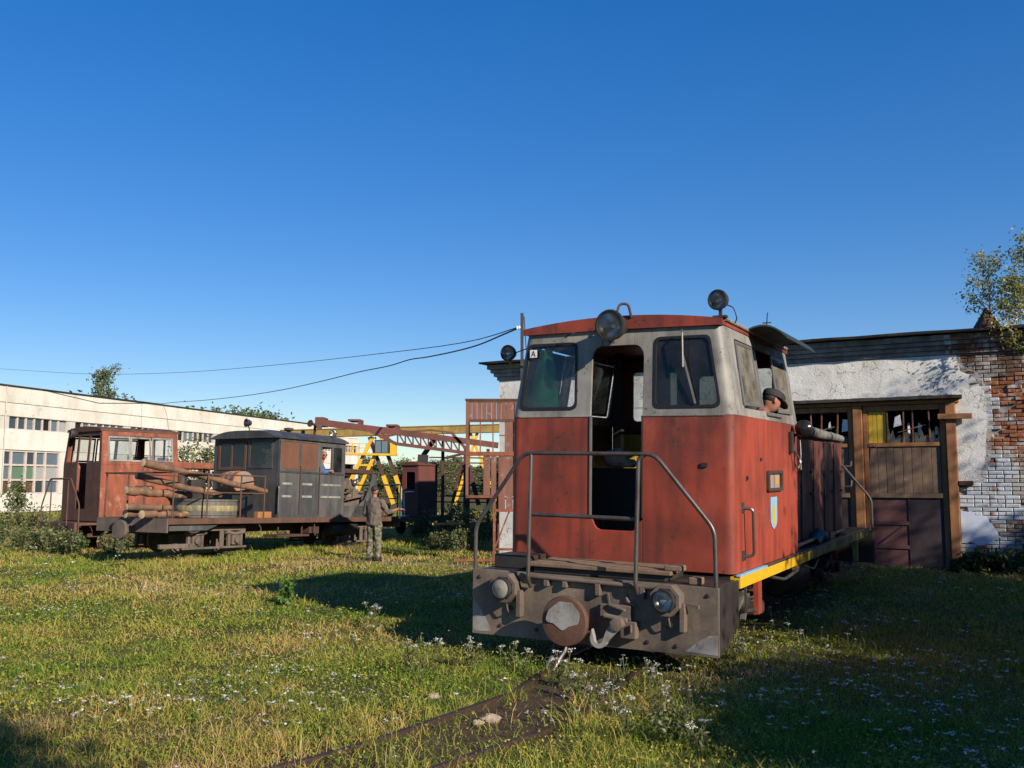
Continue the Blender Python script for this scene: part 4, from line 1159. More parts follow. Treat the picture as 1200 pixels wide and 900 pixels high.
# centre frame and tanks
part('main_frame', M['frame_dark'], loco, (-.55, .55, .0, 8.4, .48, .76), bevel=.01)
m = MB(); m.lathe([(.02, 0), (.2, .02), (.24, .08), (.24, 1.1), (.2, 1.16), (.02, 1.18)], (.8, 3.55, .46), (0, 1, 0), 18); m.build('air_reservoir', M['frame_dark'], loco, True)
part('fuel_tank', M['frame_dark'], loco, (-1.1, -.3, 3.4, 5.0, .22, .72), bevel=.03)
# bogies with wheels, axle boxes, springs
def bogie(yc):
    bg_ = bpy.data.objects.new('bogie', None); COL.objects.link(bg_); bg_.parent = loco
    for sx in (-1, 1):
        part('bogie_frame', M['frame_dark'], bg_, (sx * .68 - .04, sx * .68 + .04, yc - 1.0, yc + 1.0, .40, .56), (sx * .68 - .03, sx * .68 + .03, yc - .25, yc + .25, .28, .4), bevel=.015)
        for dy in (-.7, .7):
            m = MB(); m.lathe([(.05, -.03), (.27, -.03), (.30, -.02), (.30, .05), (.33, .06), (.33, .085), (.26, .09), (.22, .05), (.10, .05), (.05, .08)], (sx * .41, yc + dy, .285), (-sx, 0, 0), 28); m.build('wheel', M['tube'], bg_, True)
            m = MB(); m.box(sx * .80 - .1, sx * .80 + .1, yc + dy - .11, yc + dy + .11, .18, .38); m.lathe([(.09, 0), (.09, .05), (.06, .07), (.01, .075)], (sx * .90, yc + dy, .28), (sx, 0, 0), 14); m.build('axle_box', M['rust_dark'], bg_, bevel=.02)
            for e in (-.19, .19):
                m = MB()
                hel = [V(sx * .84 + .055 * math.cos(t), yc + dy + e + .055 * math.sin(t), .33 + .19 * t / 28.3) for t in np.linspace(0, 28.3, 60)]
                m.tube(hel, .014, 6); m.build('coil_spring', M['rust_dark'], bg_, True)
        m = MB(); m.bar((sx * .9, yc - .25, .36), (sx * .92, yc + .05, .52), .05, .05); m.bar((sx * .88, yc + .1, .2), (sx * .88, yc + .3, .5), .06, .04); build_split(m, 'brake_lever', M['scuffed'], bg_)
        m = MB(); m.lathe([(.10, 0), (.11, .02), (.11, .25), (.05, .29)], (sx * .86, yc + .18, .36), (0, -.3, .1), 14); m.build('brake_cylinder', M['frame_dark'], bg_, True)
    for dy in (-.7, .7):
        m = MB(); m.tube([(-.85, yc + dy, .285), (.85, yc + dy, .285)], .05, 10); m.build('axle', M['frame_dark'], bg_)
    part('bolster', M['frame_dark'], bg_, (-.64, .64, yc - .2, yc + .2, .36, .47), bevel=.01)
    return bg_
bogie(1.55); bogie(6.75)

# hood with side doors
HD = 1.10
part('hood_body', M['rust_dark'], loco, (-HD + .02, HD - .02, CL + .03, 7.08, .885, 2.36), bevel=.02)
M['hood_red'] = weather('sooty_red_paint', (.20, .05, .033, 1), (.035, .026, .024, 1), (.30, .10, .07, 1), 1.6, (.33, .6), (.62, .7), .55, 0, .15, .8)
for sx in (-1, 1):
    y = CL + .05
    for k in range(5):
        y0, y1 = CL + .06 + k * .80, CL + .06 + (k + 1) * .80 - .015
        x0, x1 = sorted((sx * (HD - .02), sx * (HD + .005)))
        d = part('hood_door', M['hood_red'], loco, (x0, x1, y0, y1, .96, 2.30), bevel=.008)
        m = MB()
        for z in (1.55, 1.85): m.box(*sorted((sx * (HD + .003), sx * (HD + .035))), y1 - .16, y1 - .12, z, z + .03)
        build_split(m, 'door_latch', M['frame_dark'], d, bevel=.004)
        m = MB(); m.bar((sx * (HD + .012), y0 + .04, .97), (sx * (HD + .012), y0 + .04, 2.29), .018); m.build('door_hinge', M['frame_dark'], d)
# hood top with rolled tarpaulin, pipes
m = MB(); rings = []
for y in (CL + .03, 7.12):
    rings.append([V(HD * math.cos(a) * 1.0, y, 2.36 + .16 * math.sin(a)) for a in np.linspace(0, math.pi, 13)])
m.loft(rings); m.build('hood_roof', M['frame_dark'], loco, True)
m = MB()
pts = [V(HD + .01 + .015 * math.sin(t * 5), CL + .15 + 3.9 * t, 2.44 - .05 * t + .006 * math.sin(t * 9)) for t in np.linspace(0, 1, 24)]
m.tube(pts, [.088 - .03 * (i / 23) + .004 * math.sin(i * 1.9) for i in range(24)], 12); m.build('tarpaulin_roll', M['tarp'], loco, True)
m = MB(); m.lathe([(.11, 0), (.11, .35), (.14, .36), (.14, .40), (.02, .41)], (.25, 4.6, 2.5), n=16); m.lathe([(.05, 0), (.05, .5), (.06, .52), (.0, .53)], (-.4, 5.2, 2.48), n=12); build_split(m, 'exhaust_stack', M['rust_dark'], loco, True)
part('radiator_frame', M['frame_dark'], loco, (-.95, .95, 7.09, 7.16, .98, 2.3), bevel=.01)
m = MB(); m.tube(bend([(HD + .02, 7.06, 1.62), (HD + .12, 7.1, 1.62), (HD + .12, 7.14, 1.72)], .03), .014, 6); m.tube(bend([(HD + .02, 7.06, 1.95), (HD + .12, 7.1, 1.95), (HD + .12, 7.14, 2.03)], .03), .014, 6); build_split(m, 'corner_step', M['tube'], loco)
# junk on the walkway
m = MB(); m.lathe([(.05, 0), (.09, .01), (.09, .22), (.05, .26), (.03, .3)], (1.16, 4.3, .90), (.1, .4, .25), 14); m.sphere((1.17, 4.9, .95), .08); m.box(1.10, 1.22, 5.2, 5.6, .883, .99); m.tube([(1.16, 3.2, .93), (1.17, 4.2, .95), (1.15, 6.8, .93)], .03, 8); build_split(m, 'walkway_pipework', M['tube'], loco, True)
# rear platform
part('rear_beam', M['frame_dark'], loco, (-BW, BW, 9.10, 9.14, .22, .84), (-BW + .04, BW - .04, 8.43, 9.095, .80, .84), bevel=.008)
MB().tube(bend([(1.26, 9.12, .6), (1.25, 9.12, 1.36), (.69, 9.13, 2.04), (-.69, 9.13, 2.04), (-1.25, 9.12, 1.36), (-1.26, 9.12, .6)], .1), .022, 8).build('rear_handrail', M['tube'], loco, True)
# ------------------------------------------------------------------ rusty derelict locomotive
HD2 = V(.616, .788, -.004).normalized(); LT2 = V(HD2.y, -HD2.x, 0)
rl_c = V(-11.2, 26.0, -.20)
RM = frame(rl_c - LT2 * (1.25 * .82), LT2, HD2) @ Matrix.Diagonal((.82, .82, 1, 1))
rloc = thing('derelict_locomotive', 'derelict rusty red locomotive cab with three side panes, overgrown beside the white hall', 'locomotive', M=RM)
RR = M['rust_paint']
def rpanel(name, outer, holes, t, Mx, mat=None, par=None, bevel=.004):
    m = MB(); m.panel(outer, holes, t, Mx); return m.build(name, mat or RR, par or rloc, bevel=bevel)
rLF = frame((0, 0, 0), (1, 0, 0), (0, 0, 1)); rUF = frame((0, 0, ZW), (1, 0, 0), (0, SB, ZT - ZW))
# front: left, right panels, open doorway
rpanel('front_panel', rect(-1.24, -.31, ZB, ZW - .003), [], .03, rLF, M['rust'])
rpanel('front_panel', rect(.31, 1.24, ZB, ZW - .003), [], .03, rLF, M['rust'])
rpanel('door_sill', rect(-.305, .305, ZB, 1.22), [], .03, rLF, M['rust'])
rpanel('front_window_panel', [(-1.24, 0), (-.30, 0), (-.30, up(3.22)), (-.30, UFL), (-1.10, UFL)], [roundpoly(quad(-1.08, -.42, -1.0, -.42, 2.52, 3.24), .05)], .03, rUF, M['rust'])
rpanel('front_window_panel', [(.30, 0), (1.24, 0), (1.10, UFL), (.30, UFL)], [roundpoly(quad(.42, 1.08, .42, 1.0, 2.52, 3.24), .05)], .03, rUF, M['rust'])
rpanel('door_head', [(-.298, up(3.24)), (.298, up(3.24)), (.298, UFL), (-.298, UFL)], [], .03, rUF, M['rust'])
# side facing the field: band of three panes
def rside(sx):
    k = sx
    S1 = frame((sx * HW, 0, 0), (0, k, 0), (0, 0, 1)); S2 = side_frame(sx)
    a, b = sorted((k * .012, k * 2.88))
    rpanel('side_panel', rect(a, b, ZB, ZW - .003), [], .03, S1)
    e = [.26, 1.08, 1.86, 2.70]
    out = [(k * .012, 0), (k * 2.88, 0), (k * 2.88, USL), (k * .07, USL)]
    if sx < 0: out = [out[1], out[0], out[3], out[2]]
    h0, h1 = sorted((k * e[0], k * e[3]))
    rpanel('side_window_panel', out, [roundpoly(rect(h0, h1, us(2.52), us(3.24)), .05)], .03, S2)
    for i in range(3):
        p, q = sorted((k * (e[i] + .01), k * (e[i + 1] - .01)))
        fr = rpanel('sash_frame', rect(p, q, us(2.53), us(3.23)), [rect(p + .055, q - .055, us(2.53) + .05, us(3.23) - .05)], .025, S2 @ Matrix.Translation((0, 0, .006 if i != 1 else -.02)), M['grey'])
        if i != 1: rpanel('pane', rect(p + .055, q - .055, us(2.53) + .05, us(3.23) - .05), [], .004, S2 @ Matrix.Translation((0, 0, -.004)), M['glass'], fr, 0)
rside(1); rside(-1)
rpanel('rear_wall', [(-1.21, ZB), (1.21, ZB), (1.21, ZW), (1.08, ZT), (-1.08, ZT), (-1.21, ZW)], [roundpoly(rect(-.98, -.38, 2.5, 3.2), .05), roundpoly(rect(-.28, .28, 2.5, 3.2), .05), roundpoly(rect(.38, .98, 2.5, 3.2), .05)], .03, frame((0, 2.86, 0), (1, 0, 0), (0, 0, 1)), M['rust'])
m = MB(); rings = []
for y in (-.02, .06, 2.88, 2.93):
    rings.append([V(x, y + .03, roof_z(x)) for x in xs] + [V(x, y + .03, 3.36) for x in xs[::-1]])
m.loft(rings); m.build('roof', M['rust'], rloc, True)
part('cab_floor', M['rust_dark'], rloc, (-1.2, 1.2, .04, 2.8, ZB - .06, ZB + .03), bevel=0)
m = MB(); m.panel(roundpoly(rect(1.22, 1.96, 1.66, 1.86), .05), [roundpoly(rect(1.28, 1.90, 1.70, 1.82), .03)], .04, LSm @ Matrix.Translation((0, 0, .03))); lb2 = m.build('lamp_recess', M['rust_dark'], rloc)
m = MB(); m.box(HW - .01, HW + .012, 1.3, 1.55, 1.705, 1.815); m.box(HW - .01, HW + .013, 1.66, 1.88, 1.705, 1.815); build_split(m, 'marker_lens', M['dust_lens'], lb2)
rh = lamp((-.45, -.16, 3.32), (-.3, -1, 0), .13, .2, 'headlight', rloc)
part('side_sill', M['rust'], rloc, (1.19, 1.29, .02, 6.6, .74, .86), (-1.29, -1.19, .02, 6.6, .74, .86), bevel=.006)
part('sill_edge', M['yellow_dirty'], rloc, (1.291, 1.30, .02, 2.9, .75, .85), bevel=0)
part('main_frame', M['rust_dark'], rloc, (-.6, .6, 0, 6.6, .45, .75), bevel=.01)
part('buffer_beam', M['rust'], rloc, (-1.29, 1.29, -.70, -.67, .3, .86), (-1.25, 1.25, -.67, -.002, .80, .86), bevel=.006)
part('step_box', M['rust'], rloc, (.72, 1.26, -1.0, -.705, .05, .55), (.80, 1.24, -.80, -.71, .56, .88), bevel=.01)
MB().tube(bend([(-1.27, -.68, .60), (-1.27, -.68, 1.29), (-.70, -.70, 2.045), (.69, -.70, 2.045), (1.25, -.68, 1.36), (1.26, -.68, .60)], .09), .024, 8).build('handrail', M['rust'], rloc, True)
for x in (-.6, .53): MB().tube([(x, -.71, .75), (x, -.70, 2.03)], .022, 8).build('rail_post', M['rust'], rloc, True)
for yc in (1.5, 5.3):
    bgo = bpy.data.objects.new('bogie', None); COL.objects.link(bgo); bgo.parent = rloc
    for sx in (-1, 1):
        part('bogie_frame', M['rust_dark'], bgo, (sx * .68 - .04, sx * .68 + .04, yc - 1.0, yc + 1.0, .40, .56), bevel=.015)
        for dy in (-.7, .7):
            m = MB(); m.lathe([(.05, -.03), (.30, -.02), (.30, .05), (.33, .06), (.33, .085), (.22, .06), (.05, .08)], (sx * .41, yc + dy, .30), (-sx, 0, 0), 20); m.build('wheel', M['rust_dark'], bgo, True)
            part('axle_box', M['rust_dark'], bgo, (sx * .80 - .1, sx * .80 + .1, yc + dy - .11, yc + dy + .11, .18, .38), bevel=.02)
# stripped hood: frame, roof plate, engine remains
part('hood_roof', RR, rloc, (-1.08, 1.08, 2.92, 6.5, 2.36, 2.56), bevel=.03)
m = MB()
for sx in (-1, 1):
    for y in (3.05, 4.3, 5.5, 6.4): m.bar((sx * 1.04, y, .86), (sx * 1.04, y, 2.36), .07, .05)
build_split(m, 'hood_frame', M['rust_dark'], rloc)
m = MB(); m.box(-.6, .6, 3.3, 5.8, .8, 1.7); m.lathe([(.2, 0), (.2, .5), (.05, .6)], (.55, 3.5, 1.7), n=14); m.tube(bend([(.7, 3.2, 1.0), (.8, 3.6, 1.9), (.75, 4.6, 2.0)], .2), .05, 8); m.box(.75, 1.0, 3.6, 4.2, 1.8, 2.05); m.build('engine', M['frame_dark'], rloc, bevel=.02)

# ------------------------------------------------------------------ dark motor wagon with logs
DHD = V(.4767, .879, -.026).normalized()
DM = frame(V(-6.87, 24.5, 0.10), LAT, DHD)
dl = thing('motor_wagon', 'dark grey motor wagon with boxy cab and open decks carrying logs', 'rail wagon', M=DM)
DF = .76   # deck height
CW, CLN, CEV = 1.10, 2.66, 2.80
part('deck', M['wood'], dl, (-1.08, 1.08, -3.40, 5.25, DF - .06, DF), bevel=.006)
for sx in (-1, 1):
    part('deck_channel', M['rust'], dl, tuple(sorted((sx * 1.085, sx * 1.15))) + (-3.42, 5.27, DF - .12, DF + .012), bevel=.008)
part('end_beam', M['bogie'], dl, (-1.14, 1.14, -3.47, -3.425, DF - .30, DF + .01), (-1.14, 1.14, 5.28, 5.32, DF - .30, DF + .01), bevel=.008)
part('main_frame', M['frame_dark'], dl, (-.5, .5, -3.4, 5.2, .42, DF - .065), bevel=.01)
m = MB(); m.lathe([(.1, 0), (.1, .16), (.2, .22), (.22, .27), (.21, .32), (.02, .34)], (0, -3.47, .52), (0, -1, 0), 20); m.build('buffer', M['bogie'], dl, True)
m = MB(); m.bar((.05, -3.7, .5), (.05, -3.72, .08), .05, .04); m.build('coupling_link', M['tube'], dl)
# cab front with two windows
dF = frame((0, 0, 0), (1, 0, 0), (0, 0, 1))
wl = [rect(-.92, -.04, 2.02, 2.68), rect(.12, .86, 2.05, 2.70)]
m = MB(); m.panel([(-CW, DF), (CW, DF), (CW, CEV), (-CW, CEV)], wl, .04, dF); m.build('front_wall', M['black_paint'], dl, bevel=.006)
for i, w in enumerate(wl):
    xs0, xs1, z0, z1 = w[0][0], w[1][0], w[0][1], w[2][1]
    fr = MB(); fr.panel(rect(xs0 - .05, xs1 + .05, z0 - .05, z1 + .05), [rect(xs0 + .03, xs1 - .03, z0 + .03, z1 - .03)], .05, dF @ Matrix.Translation((0, 0, .02))); f_ = fr.build('window_frame', M['rust'] if i == 0 else M['black_paint'], dl, bevel=.004)
    g = MB(); g.panel(rect(xs0 + .03, xs1 - .03, z0 + .03, z1 - .03), [], .005, dF); g.build('pane', M['glass_dark'], f_)
    if i == 0: MB().box(-.52, -.46, -.02, .01, z0 + .03, z1 - .03).build('window_bar', M['rust'], f_)
part('paper_notice', M['white'], dl, (.42, .62, .03, .035, 2.10, 2.42), (.17, .24, .03, .035, 2.55, 2.63), (.74, .82, .03, .035, 2.55, 2.63), bevel=0)
# cab sides: near side of three door bays with an open window, brown hardboard above the waist
def dside(sx):
    S = frame((sx * CW, 0, 0), (0, sx, 0), (0, 0, 1)); k = sx
    def pr(y0, y1, z0, z1): a, b = sorted((k * y0, k * y1)); return rect(a, b, z0, z1)
    op = [pr(1.68, 2.08, 1.98, 2.64), pr(2.16, 2.52, 1.98, 2.64)]
    outl = pr(.03, CLN, DF, CEV)
    m = MB(); m.panel(outl, op + [pr(.10, .78, 2.0, 2.70), pr(.86, 1.50, 2.0, 2.70)], .04, S); m.build('side_wall', M['slate'], dl, bevel=.004)
    for y0, y1 in ((.10, .78), (.86, 1.50)):
        m = MB(); m.panel(pr(y0 + .005, y1 - .005, 2.005, 2.695), [], .02, S @ Matrix.Translation((0, 0, -.006))); m.build('hardboard_panel', M['brown_ply'], dl)
    m = MB(); m.panel(pr(2.165, 2.515, 1.985, 2.635), [], .006, S @ Matrix.Translation((0, 0, -.012))); m.build('side_pane', M['glass_dark'], dl)
    m = MB()
    for y in (.82, 1.58): m.bar((sx * (CW + .012), y, DF + .1), (sx * (CW + .012), y, 2.1), .035, .02)
    build_split(m, 'door_seam', M['rust_dark'], dl)
    m = MB(); m.bar((sx * (CW + .01), .05, 1.93), (sx * (CW + .01), 2.6, 1.93), .015, .05); m.bar((sx * (CW + .01), .02, DF), (sx * (CW + .01), .02, CEV - .02), .05, .02); build_split(m, 'waist_strip', M['tube'], dl)
    m = MB()
    for y0, y1 in ((.16, .52), (.92, 1.30), (1.66, 2.5)):
        for z in (1.28, 1.60): m.box(*sorted((sx * (CW + .001), sx * (CW + .014))), y0, y1, z, z + .055)
    build_split(m, 'louvre_strip', M['grey'], dl)
dside(1); dside(-1)
m = MB(); m.panel(rect(-CW + .045, CW - .045, DF, CEV), [rect(-.8, .8, 1.95, 2.65)], .04, frame((0, CLN, 0), (1, 0, 0), (0, 0, 1))); m.build('rear_wall', M['black_paint'], dl)
m = MB(); rings = []
for y in np.linspace(-.16, CLN + .06, 6):
    rr = []
    for t in np.linspace(0, 1, 15):
        x = -CW - .06 + (2 * CW + .12) * t
        rr.append(V(x, y, CEV + .02 + .20 * (1 - abs(2 * t - 1) ** 3.2) - (.05 if y < -.1 else 0)))
    rings.append(rr + [V(CW + .06, y, CEV - .03), V(-CW - .06, y, CEV - .03)])
m.loft(rings); m.build('roof', M['black_paint'], dl, True)
sp = lamp((.06, -.10, 3.17), (-.3, -1, 0), .10, .14, 'spotlight', dl); MB().tube(bend([(.06, -.03, 3.08), (.10, -.02, 3.0), (.04, -.06, 2.85), (.1, -.04, 2.70)], .05), .016, 6).build('conduit', M['tube'], sp)
m = MB(); m.lathe([(.03, 0), (.12, .05), (.13, .1), (.02, .12)], (.5, 1.0, 3.0), n=12); m.lathe([(.05, 0), (.05, .1), (.02, .11)], (.3, 1.8, 3.0), n=10); build_split(m, 'roof_vent', M['black_paint'], dl, True)
hn = bpy.data.objects.new('roof_horn', None); COL.objects.link(hn); hn.parent = dl
m = MB(); m.bar((.75, 1.75, 2.95), (.75, 1.75, 3.25), .05); m.lathe([(.03, -.2), (.04, -.08), (.10, 0), (.02, .0)], (.75, 1.55, 3.27), (0, -1, .1), 14); m.lathe([(.03, -.2), (.04, -.08), (.10, 0), (.02, .0)], (.9, 1.75, 3.2), (1, -.3, .1), 14); m.build('horn', M['rust_dark'], hn, True)
lamp((.88, 2.35, 3.06), (1, -.5, 0), .10, .12, 'spotlight', dl)
# front deck railing
def rods(name, pts_list, r=.018, mat='rust', par=dl):
    for p in pts_list: MB().tube(bend(p, .06) if len(p) > 2 else p, r, 6).build(name, M[mat], par, True)
XR = 1.10
rods('rail_post', [[(XR, y, DF), (XR, y, 1.78)] for y in (-3.3, -2.3, -1.25, -.45)])
rods('top_rail', [[(XR, -3.3, 1.78), (XR, -.45, 1.78)], [(-XR, -3.3, 1.78), (-XR, -.2, 1.78)], [(-XR, -3.35, 1.78), (XR, -3.35, 1.78)]])
rods('mid_rail', [[(XR, -2.6, 1.36), (XR, -.45, 1.36)]])
rods('rail_post', [[(-XR, y, DF), (-XR, y, 1.78)] for y in (-3.3, -2.2, -1.1)] + [[(-.3, -3.35, DF), (-.3, -3.35, 1.78)]])
rods('door_grab', [[(CW + .10, -.05, DF + .15), (CW + .10, -.05, 1.55), (CW + .02, .05, 1.62)]], .02, 'tube')
# rear deck: engine bay under a slab roof, curved side plate, railing
part('bay_roof', M['rust_dark'], dl, (-1.05, 1.05, CLN + .03, 4.05, 1.98, 2.10), bevel=.01)
m = MB(); m.panel([(3.0, DF), (4.25, DF), (4.25, 1.25), (4.12, 1.98), (3.95, 1.98), (3.85, 1.62), (3.6, 1.25), (3.2, 1.02)], [], .02, frame((1.08, 0, 0), (0, 1, 0), (0, 0, 1))); m.build('side_plate', M['slate'], dl)
part('bay_side', M['slate'], dl, (1.06, 1.08, CLN + .03, 4.2, DF, 1.08), bevel=0)
eng = MB(); eng.box(-.7, .75, 2.75, 4.2, DF, 1.5)
for k in range(16):
    a, b, c = random.uniform(.2, .96), random.uniform(2.8, 4.1), random.uniform(1.0, 1.85)
    if k % 2: eng.lathe([(.03, 0), (.09, .02), (.09, .2), (.03, .22)], (a, b, c), (random.random() - .5, random.random() - .5, random.random() - .2), 10)
    else: eng.box(a - .1, a + .1, b - .12, b + .12, c - .1, c + .12)
for k in range(7):
    p = [V(random.uniform(.3, .95), random.uniform(2.75, 4.1), random.uniform(1.0, 1.9)) for _ in range(4)]
    eng.tube(bend(p, .12), .025, 6)
eng.build('engine', M['bogie'], dl, True)
m = MB(); m.sphere((.9, 3.35, 1.72), .10); m.build('engine_filter', M['tube'], dl, True)
rods('rail_post', [[(XR, y, DF), (XR, y, 1.70)] for y in (4.5, 5.2)] + [[(-XR, y, DF), (-XR, y, 1.70)] for y in (4.3, 5.2)], .018, 'rust_dark')
rods('top_rail', [[(XR, 4.2, 1.70), (XR, 5.2, 1.70), (-XR, 5.2, 1.70), (-XR, 4.2, 1.70)], [(XR, 4.2, 1.30), (XR, 5.2, 1.30)]], .018, 'rust_dark')
rods('grab_rail', [[(XR + .06, 5.24, DF - .05), (XR + .06, 5.24, 1.72), (XR + .02, 4.9, 1.72)]], .024, 'white')
# under-deck gear and bogies
m = MB(); m.lathe([(.02, 0), (.17, .02), (.2, .06), (.2, 1.1), (.17, 1.14), (.02, 1.16)], (.86, 2.3, .45), (0, 1, 0), 16); m.build('air_reservoir', M['frame_dark'], dl, True)
m = MB(); m.box(.5, 1.0, .2, 1.4, .28, .34); m.bar((.9, .3, .3), (.9, .3, .66), .04); m.bar((.9, 1.2, .3), (.9, 1.2, .66), .04); m.box(.62, .9, 1.5, 1.9, .35, .66); build_split(m, 'battery_cradle', M['rust_dark'], dl, bevel=.01)
m = MB(); m.tube(bend([(1.0, -3.0, .6), (1.05, -2.6, .42), (1.05, -2.3, .58), (1.0, -1.9, .62)], .15), .022, 6); m.tube(bend([(1.06, -.6, .66), (1.1, -.5, .5), (1.06, -.55, .4)], .08), .016, 6); m.tube([(1.02, 1.55, .62), (1.02, 1.6, .3)], .02, 6); build_split(m, 'brake_hose', M['tube'], dl, True)
m = MB(); m.panel([(-3.35, .62), (-1.9, .62), (-2.25, .50), (-3.35, .50)], [], .02, frame((1.08, 0, 0), (0, 1, 0), (0, 0, 1))); m.build('side_apron', M['slate'], dl)
def wagon_bogie(yc):
    b_ = bpy.data.objects.new('bogie', None); COL.objects.link(b_); b_.parent = dl
    for sx in (-1, 1):
        for dy in (-.62, .62):
            m = MB(); m.lathe([(.05, -.03), (.28, -.02), (.28, .05), (.31, .06), (.31, .08), (.2, .06), (.05, .08)], (sx * .41, yc + dy, .27), (-sx, 0, 0), 20); m.build('wheel', M['bogie'], b_, True)
            m = MB(); m.box(sx * .83 - .07, sx * .83 + .07, yc + dy - .12, yc + dy + .12, .14, .36); m.lathe([(.08, 0), (.08, .06), (.02, .07)], (sx * .9, yc + dy, .25), (sx, 0, 0), 12)
            for e in (-.2, .2): m.box(sx * .84 - .04, sx * .84 + .04, yc + dy + e - .035, yc + dy + e + .035, .10, .48)
            m.build('axle_box', M['bogie'], b_, bevel=.012)
            m = MB(); m.tube([(sx * .86, yc + dy - .3, .44), (sx * .86, yc + dy, .39), (sx * .86, yc + dy + .3, .44)], .05, 6); m.build('leaf_spring', M['bogie'], b_)
        part('bogie_frame', M['bogie'], b_, (sx * .84 - .035, sx * .84 + .035, yc - .95, yc + .95, .47, .57), (sx * .84 - .03, sx * .84 + .03, yc - 1.0, yc + 1.0, .06, .11), bevel=.01)
        part('bogie_guard', M['bogie'], b_, (sx * .86 - .02, sx * .86 + .02, yc + .12, yc + .24, .08, .58), bevel=.006)
    return b_
wagon_bogie(-1.75); wagon_bogie(3.6)
part('rail_guard', M['bogie'], dl, (.80, .88, -3.4, -2.3, .10, .20), bevel=.01)
# cargo: barrels and logs
tk = thing('steel_drum', 'wide low grey steel drum with a faded yellow band on the wagon deck', 'drum', M=DM @ Matrix.Translation((.36, -1.62, DF)))
m = MB(); m.lathe([(.02, .0), (.70, .0), (.72, .02), (.72, .06), (.74, .07), (.72, .085), (.72, .39), (.74, .40), (.74, .44), (.70, .445), (.69, .40), (.02, .40)], (0, 0, 0), n=40); m.build('drum_shell', weather('dull_tank_steel', (.15, .14, .12, 1), (.07, .065, .06, 1), (.2, .16, .09, 1), 2.2, (.4, .65), (.58, .7), .6, .2, .2, .6), tk, True)
m = MB(); m.lathe([(.721, .17), (.7235, .175), (.7235, .295), (.721, .30)], (0, 0, 0), n=40, caps=False); m.build('yellow_band', weather('faded_yellow_band', (.36, .30, .12, 1), (.15, .13, .09, 1), None, 3, (.38, .62), rough=.7, streak=.6), tk, True)
M['rust_drum'] = weather('rusty_orange_drum', (.32, .13, .05, 1), (.20, .17, .15, 1), (.12, .05, .03, 1), 2.2, (.4, .6), (.58, .68), .7, .1, .2, .7)
dr = thing('rusty_drum', 'rusty orange drum lying on the wagon deck before the cab', 'drum', M=DM @ Matrix.Translation((.28, -.62, 1.34)) @ Matrix.Rotation(R(68), 4, 'Z'))
m = MB(); m.lathe([(.02, -.5), (.26, -.5), (.28, -.48), (.28, -.18), (.295, -.165), (.28, -.15), (.28, .15), (.295, .165), (.28, .18), (.28, .48), (.26, .5), (.02, .5)], (0, 0, .285), (0, 1, 0), 26); m.build('drum_shell', M['rust_drum'], dr, True)
m = MB(); m.box(-.28, .28, -.45, -.3, -.02, .05); m.box(-.28, .28, .3, .45, -.02, .05); build_split(m, 'drum_cradle', M['wood'], dr)
def log(p, q, r, label, kind=0):
    p, q = DM @ Vector(p), DM @ Vector(q)
    root = thing('timber_log', label, 'log', p, 0, 'logs on the dark motor wagon')
    d = q - p; n = 16
    pts, rs = [], []
    for i in range(n):
        t = i / (n - 1)
        pts.append(d * t + V(random.uniform(-.014, .014), random.uniform(-.014, .014), random.uniform(-.018, .018)) * (0 < i < n - 1)); rs.append(r * (1 - .22 * t) * random.uniform(.86, 1.14))
    m = MB(); m.tube(pts, rs, 10, caps=False); m.build('bark', M['log'], root, True)
    m = MB()
    for c, s, rr in ((pts[0], -1, rs[0]), (pts[-1], 1, rs[-1])):
        m.lathe([(rr * .98, 0), (rr * .5, .006), (.004, .008)], c, d.normalized() * s, 10, caps=False)
    build_split(m, 'cut_end', M['logend'], root)
log((.9, -4.0, 1.97), (1.05, -.35, 1.42), .082, 'long log sloping from the wagon railing down towards the cab')
log((.35, -3.7, 1.70), (.95, -1.75, 1.30), .085, 'pale split log under the sloping log')
log((.3, -3.9, 1.38), (.45, -2.2, 1.28), .10, 'thick round log resting on the drum')
log((.78, -3.85, .86), (.62, -2.42, .85), .085, 'short log lying on the wagon deck end')
log((.35, -3.9, 1.02), (.45, -2.74, .99), .08, 'short log stacked on another at the wagon deck end')
log((.20, -3.8, .86), (.25, -2.72, .86), .085, 'grey log at the wagon deck end beside a stacked pair')
part('wood_block', M['wood_orange'], dl, (.95, 1.08, -.62, -.15, DF, DF + .16), bevel=.01)
for k, (x, z) in enumerate(((.86, .87), (.62, .86), (.76, 1.06))):
    log((x, 4.35, z), (x, 5.22, z - .01), .10, ['cut log at the edge of the rear wagon deck', 'cut log behind the edge log on the rear wagon deck', 'cut log lying on two others on the rear wagon deck'][k])
part('lumber_block', M['wood_orange'], dl, (.90, 1.07, 4.27, 4.34, DF, 1.45), bevel=.01)
rt2 = make_track([V(-6.87, 24.5, 0) + AX * d for d in (-8, -3, 2, 9)])
rt2.location.z = -.02
# ------------------------------------------------------------------ yard beyond: crane, booth, racks
_cp, _sp = math.cos(R(5.9)), math.sin(R(5.9))
def at(px, py, D):
    """world point at forward distance D seen at photo pixel px, py (used to survey positions)"""
    dx, dz = (px - 600) / 1115, (450 - py) / 1115
    d = V(dx, _cp - dz * _sp, _sp + dz * _cp)
    s = D / d.y
    return V(dx * s, D, CAM_H + d.z * s)
def mbar(name, mat, par, *segs, up_=(0, 0, 1)):
    m = MB()
    for p, q, w, *h in segs: m.bar(p, q, w, h[0] if h else None, up_)
    return m.build(name, mat, par) if 'lattice' in name or 'rail' in name else build_split(m, name, mat, par)

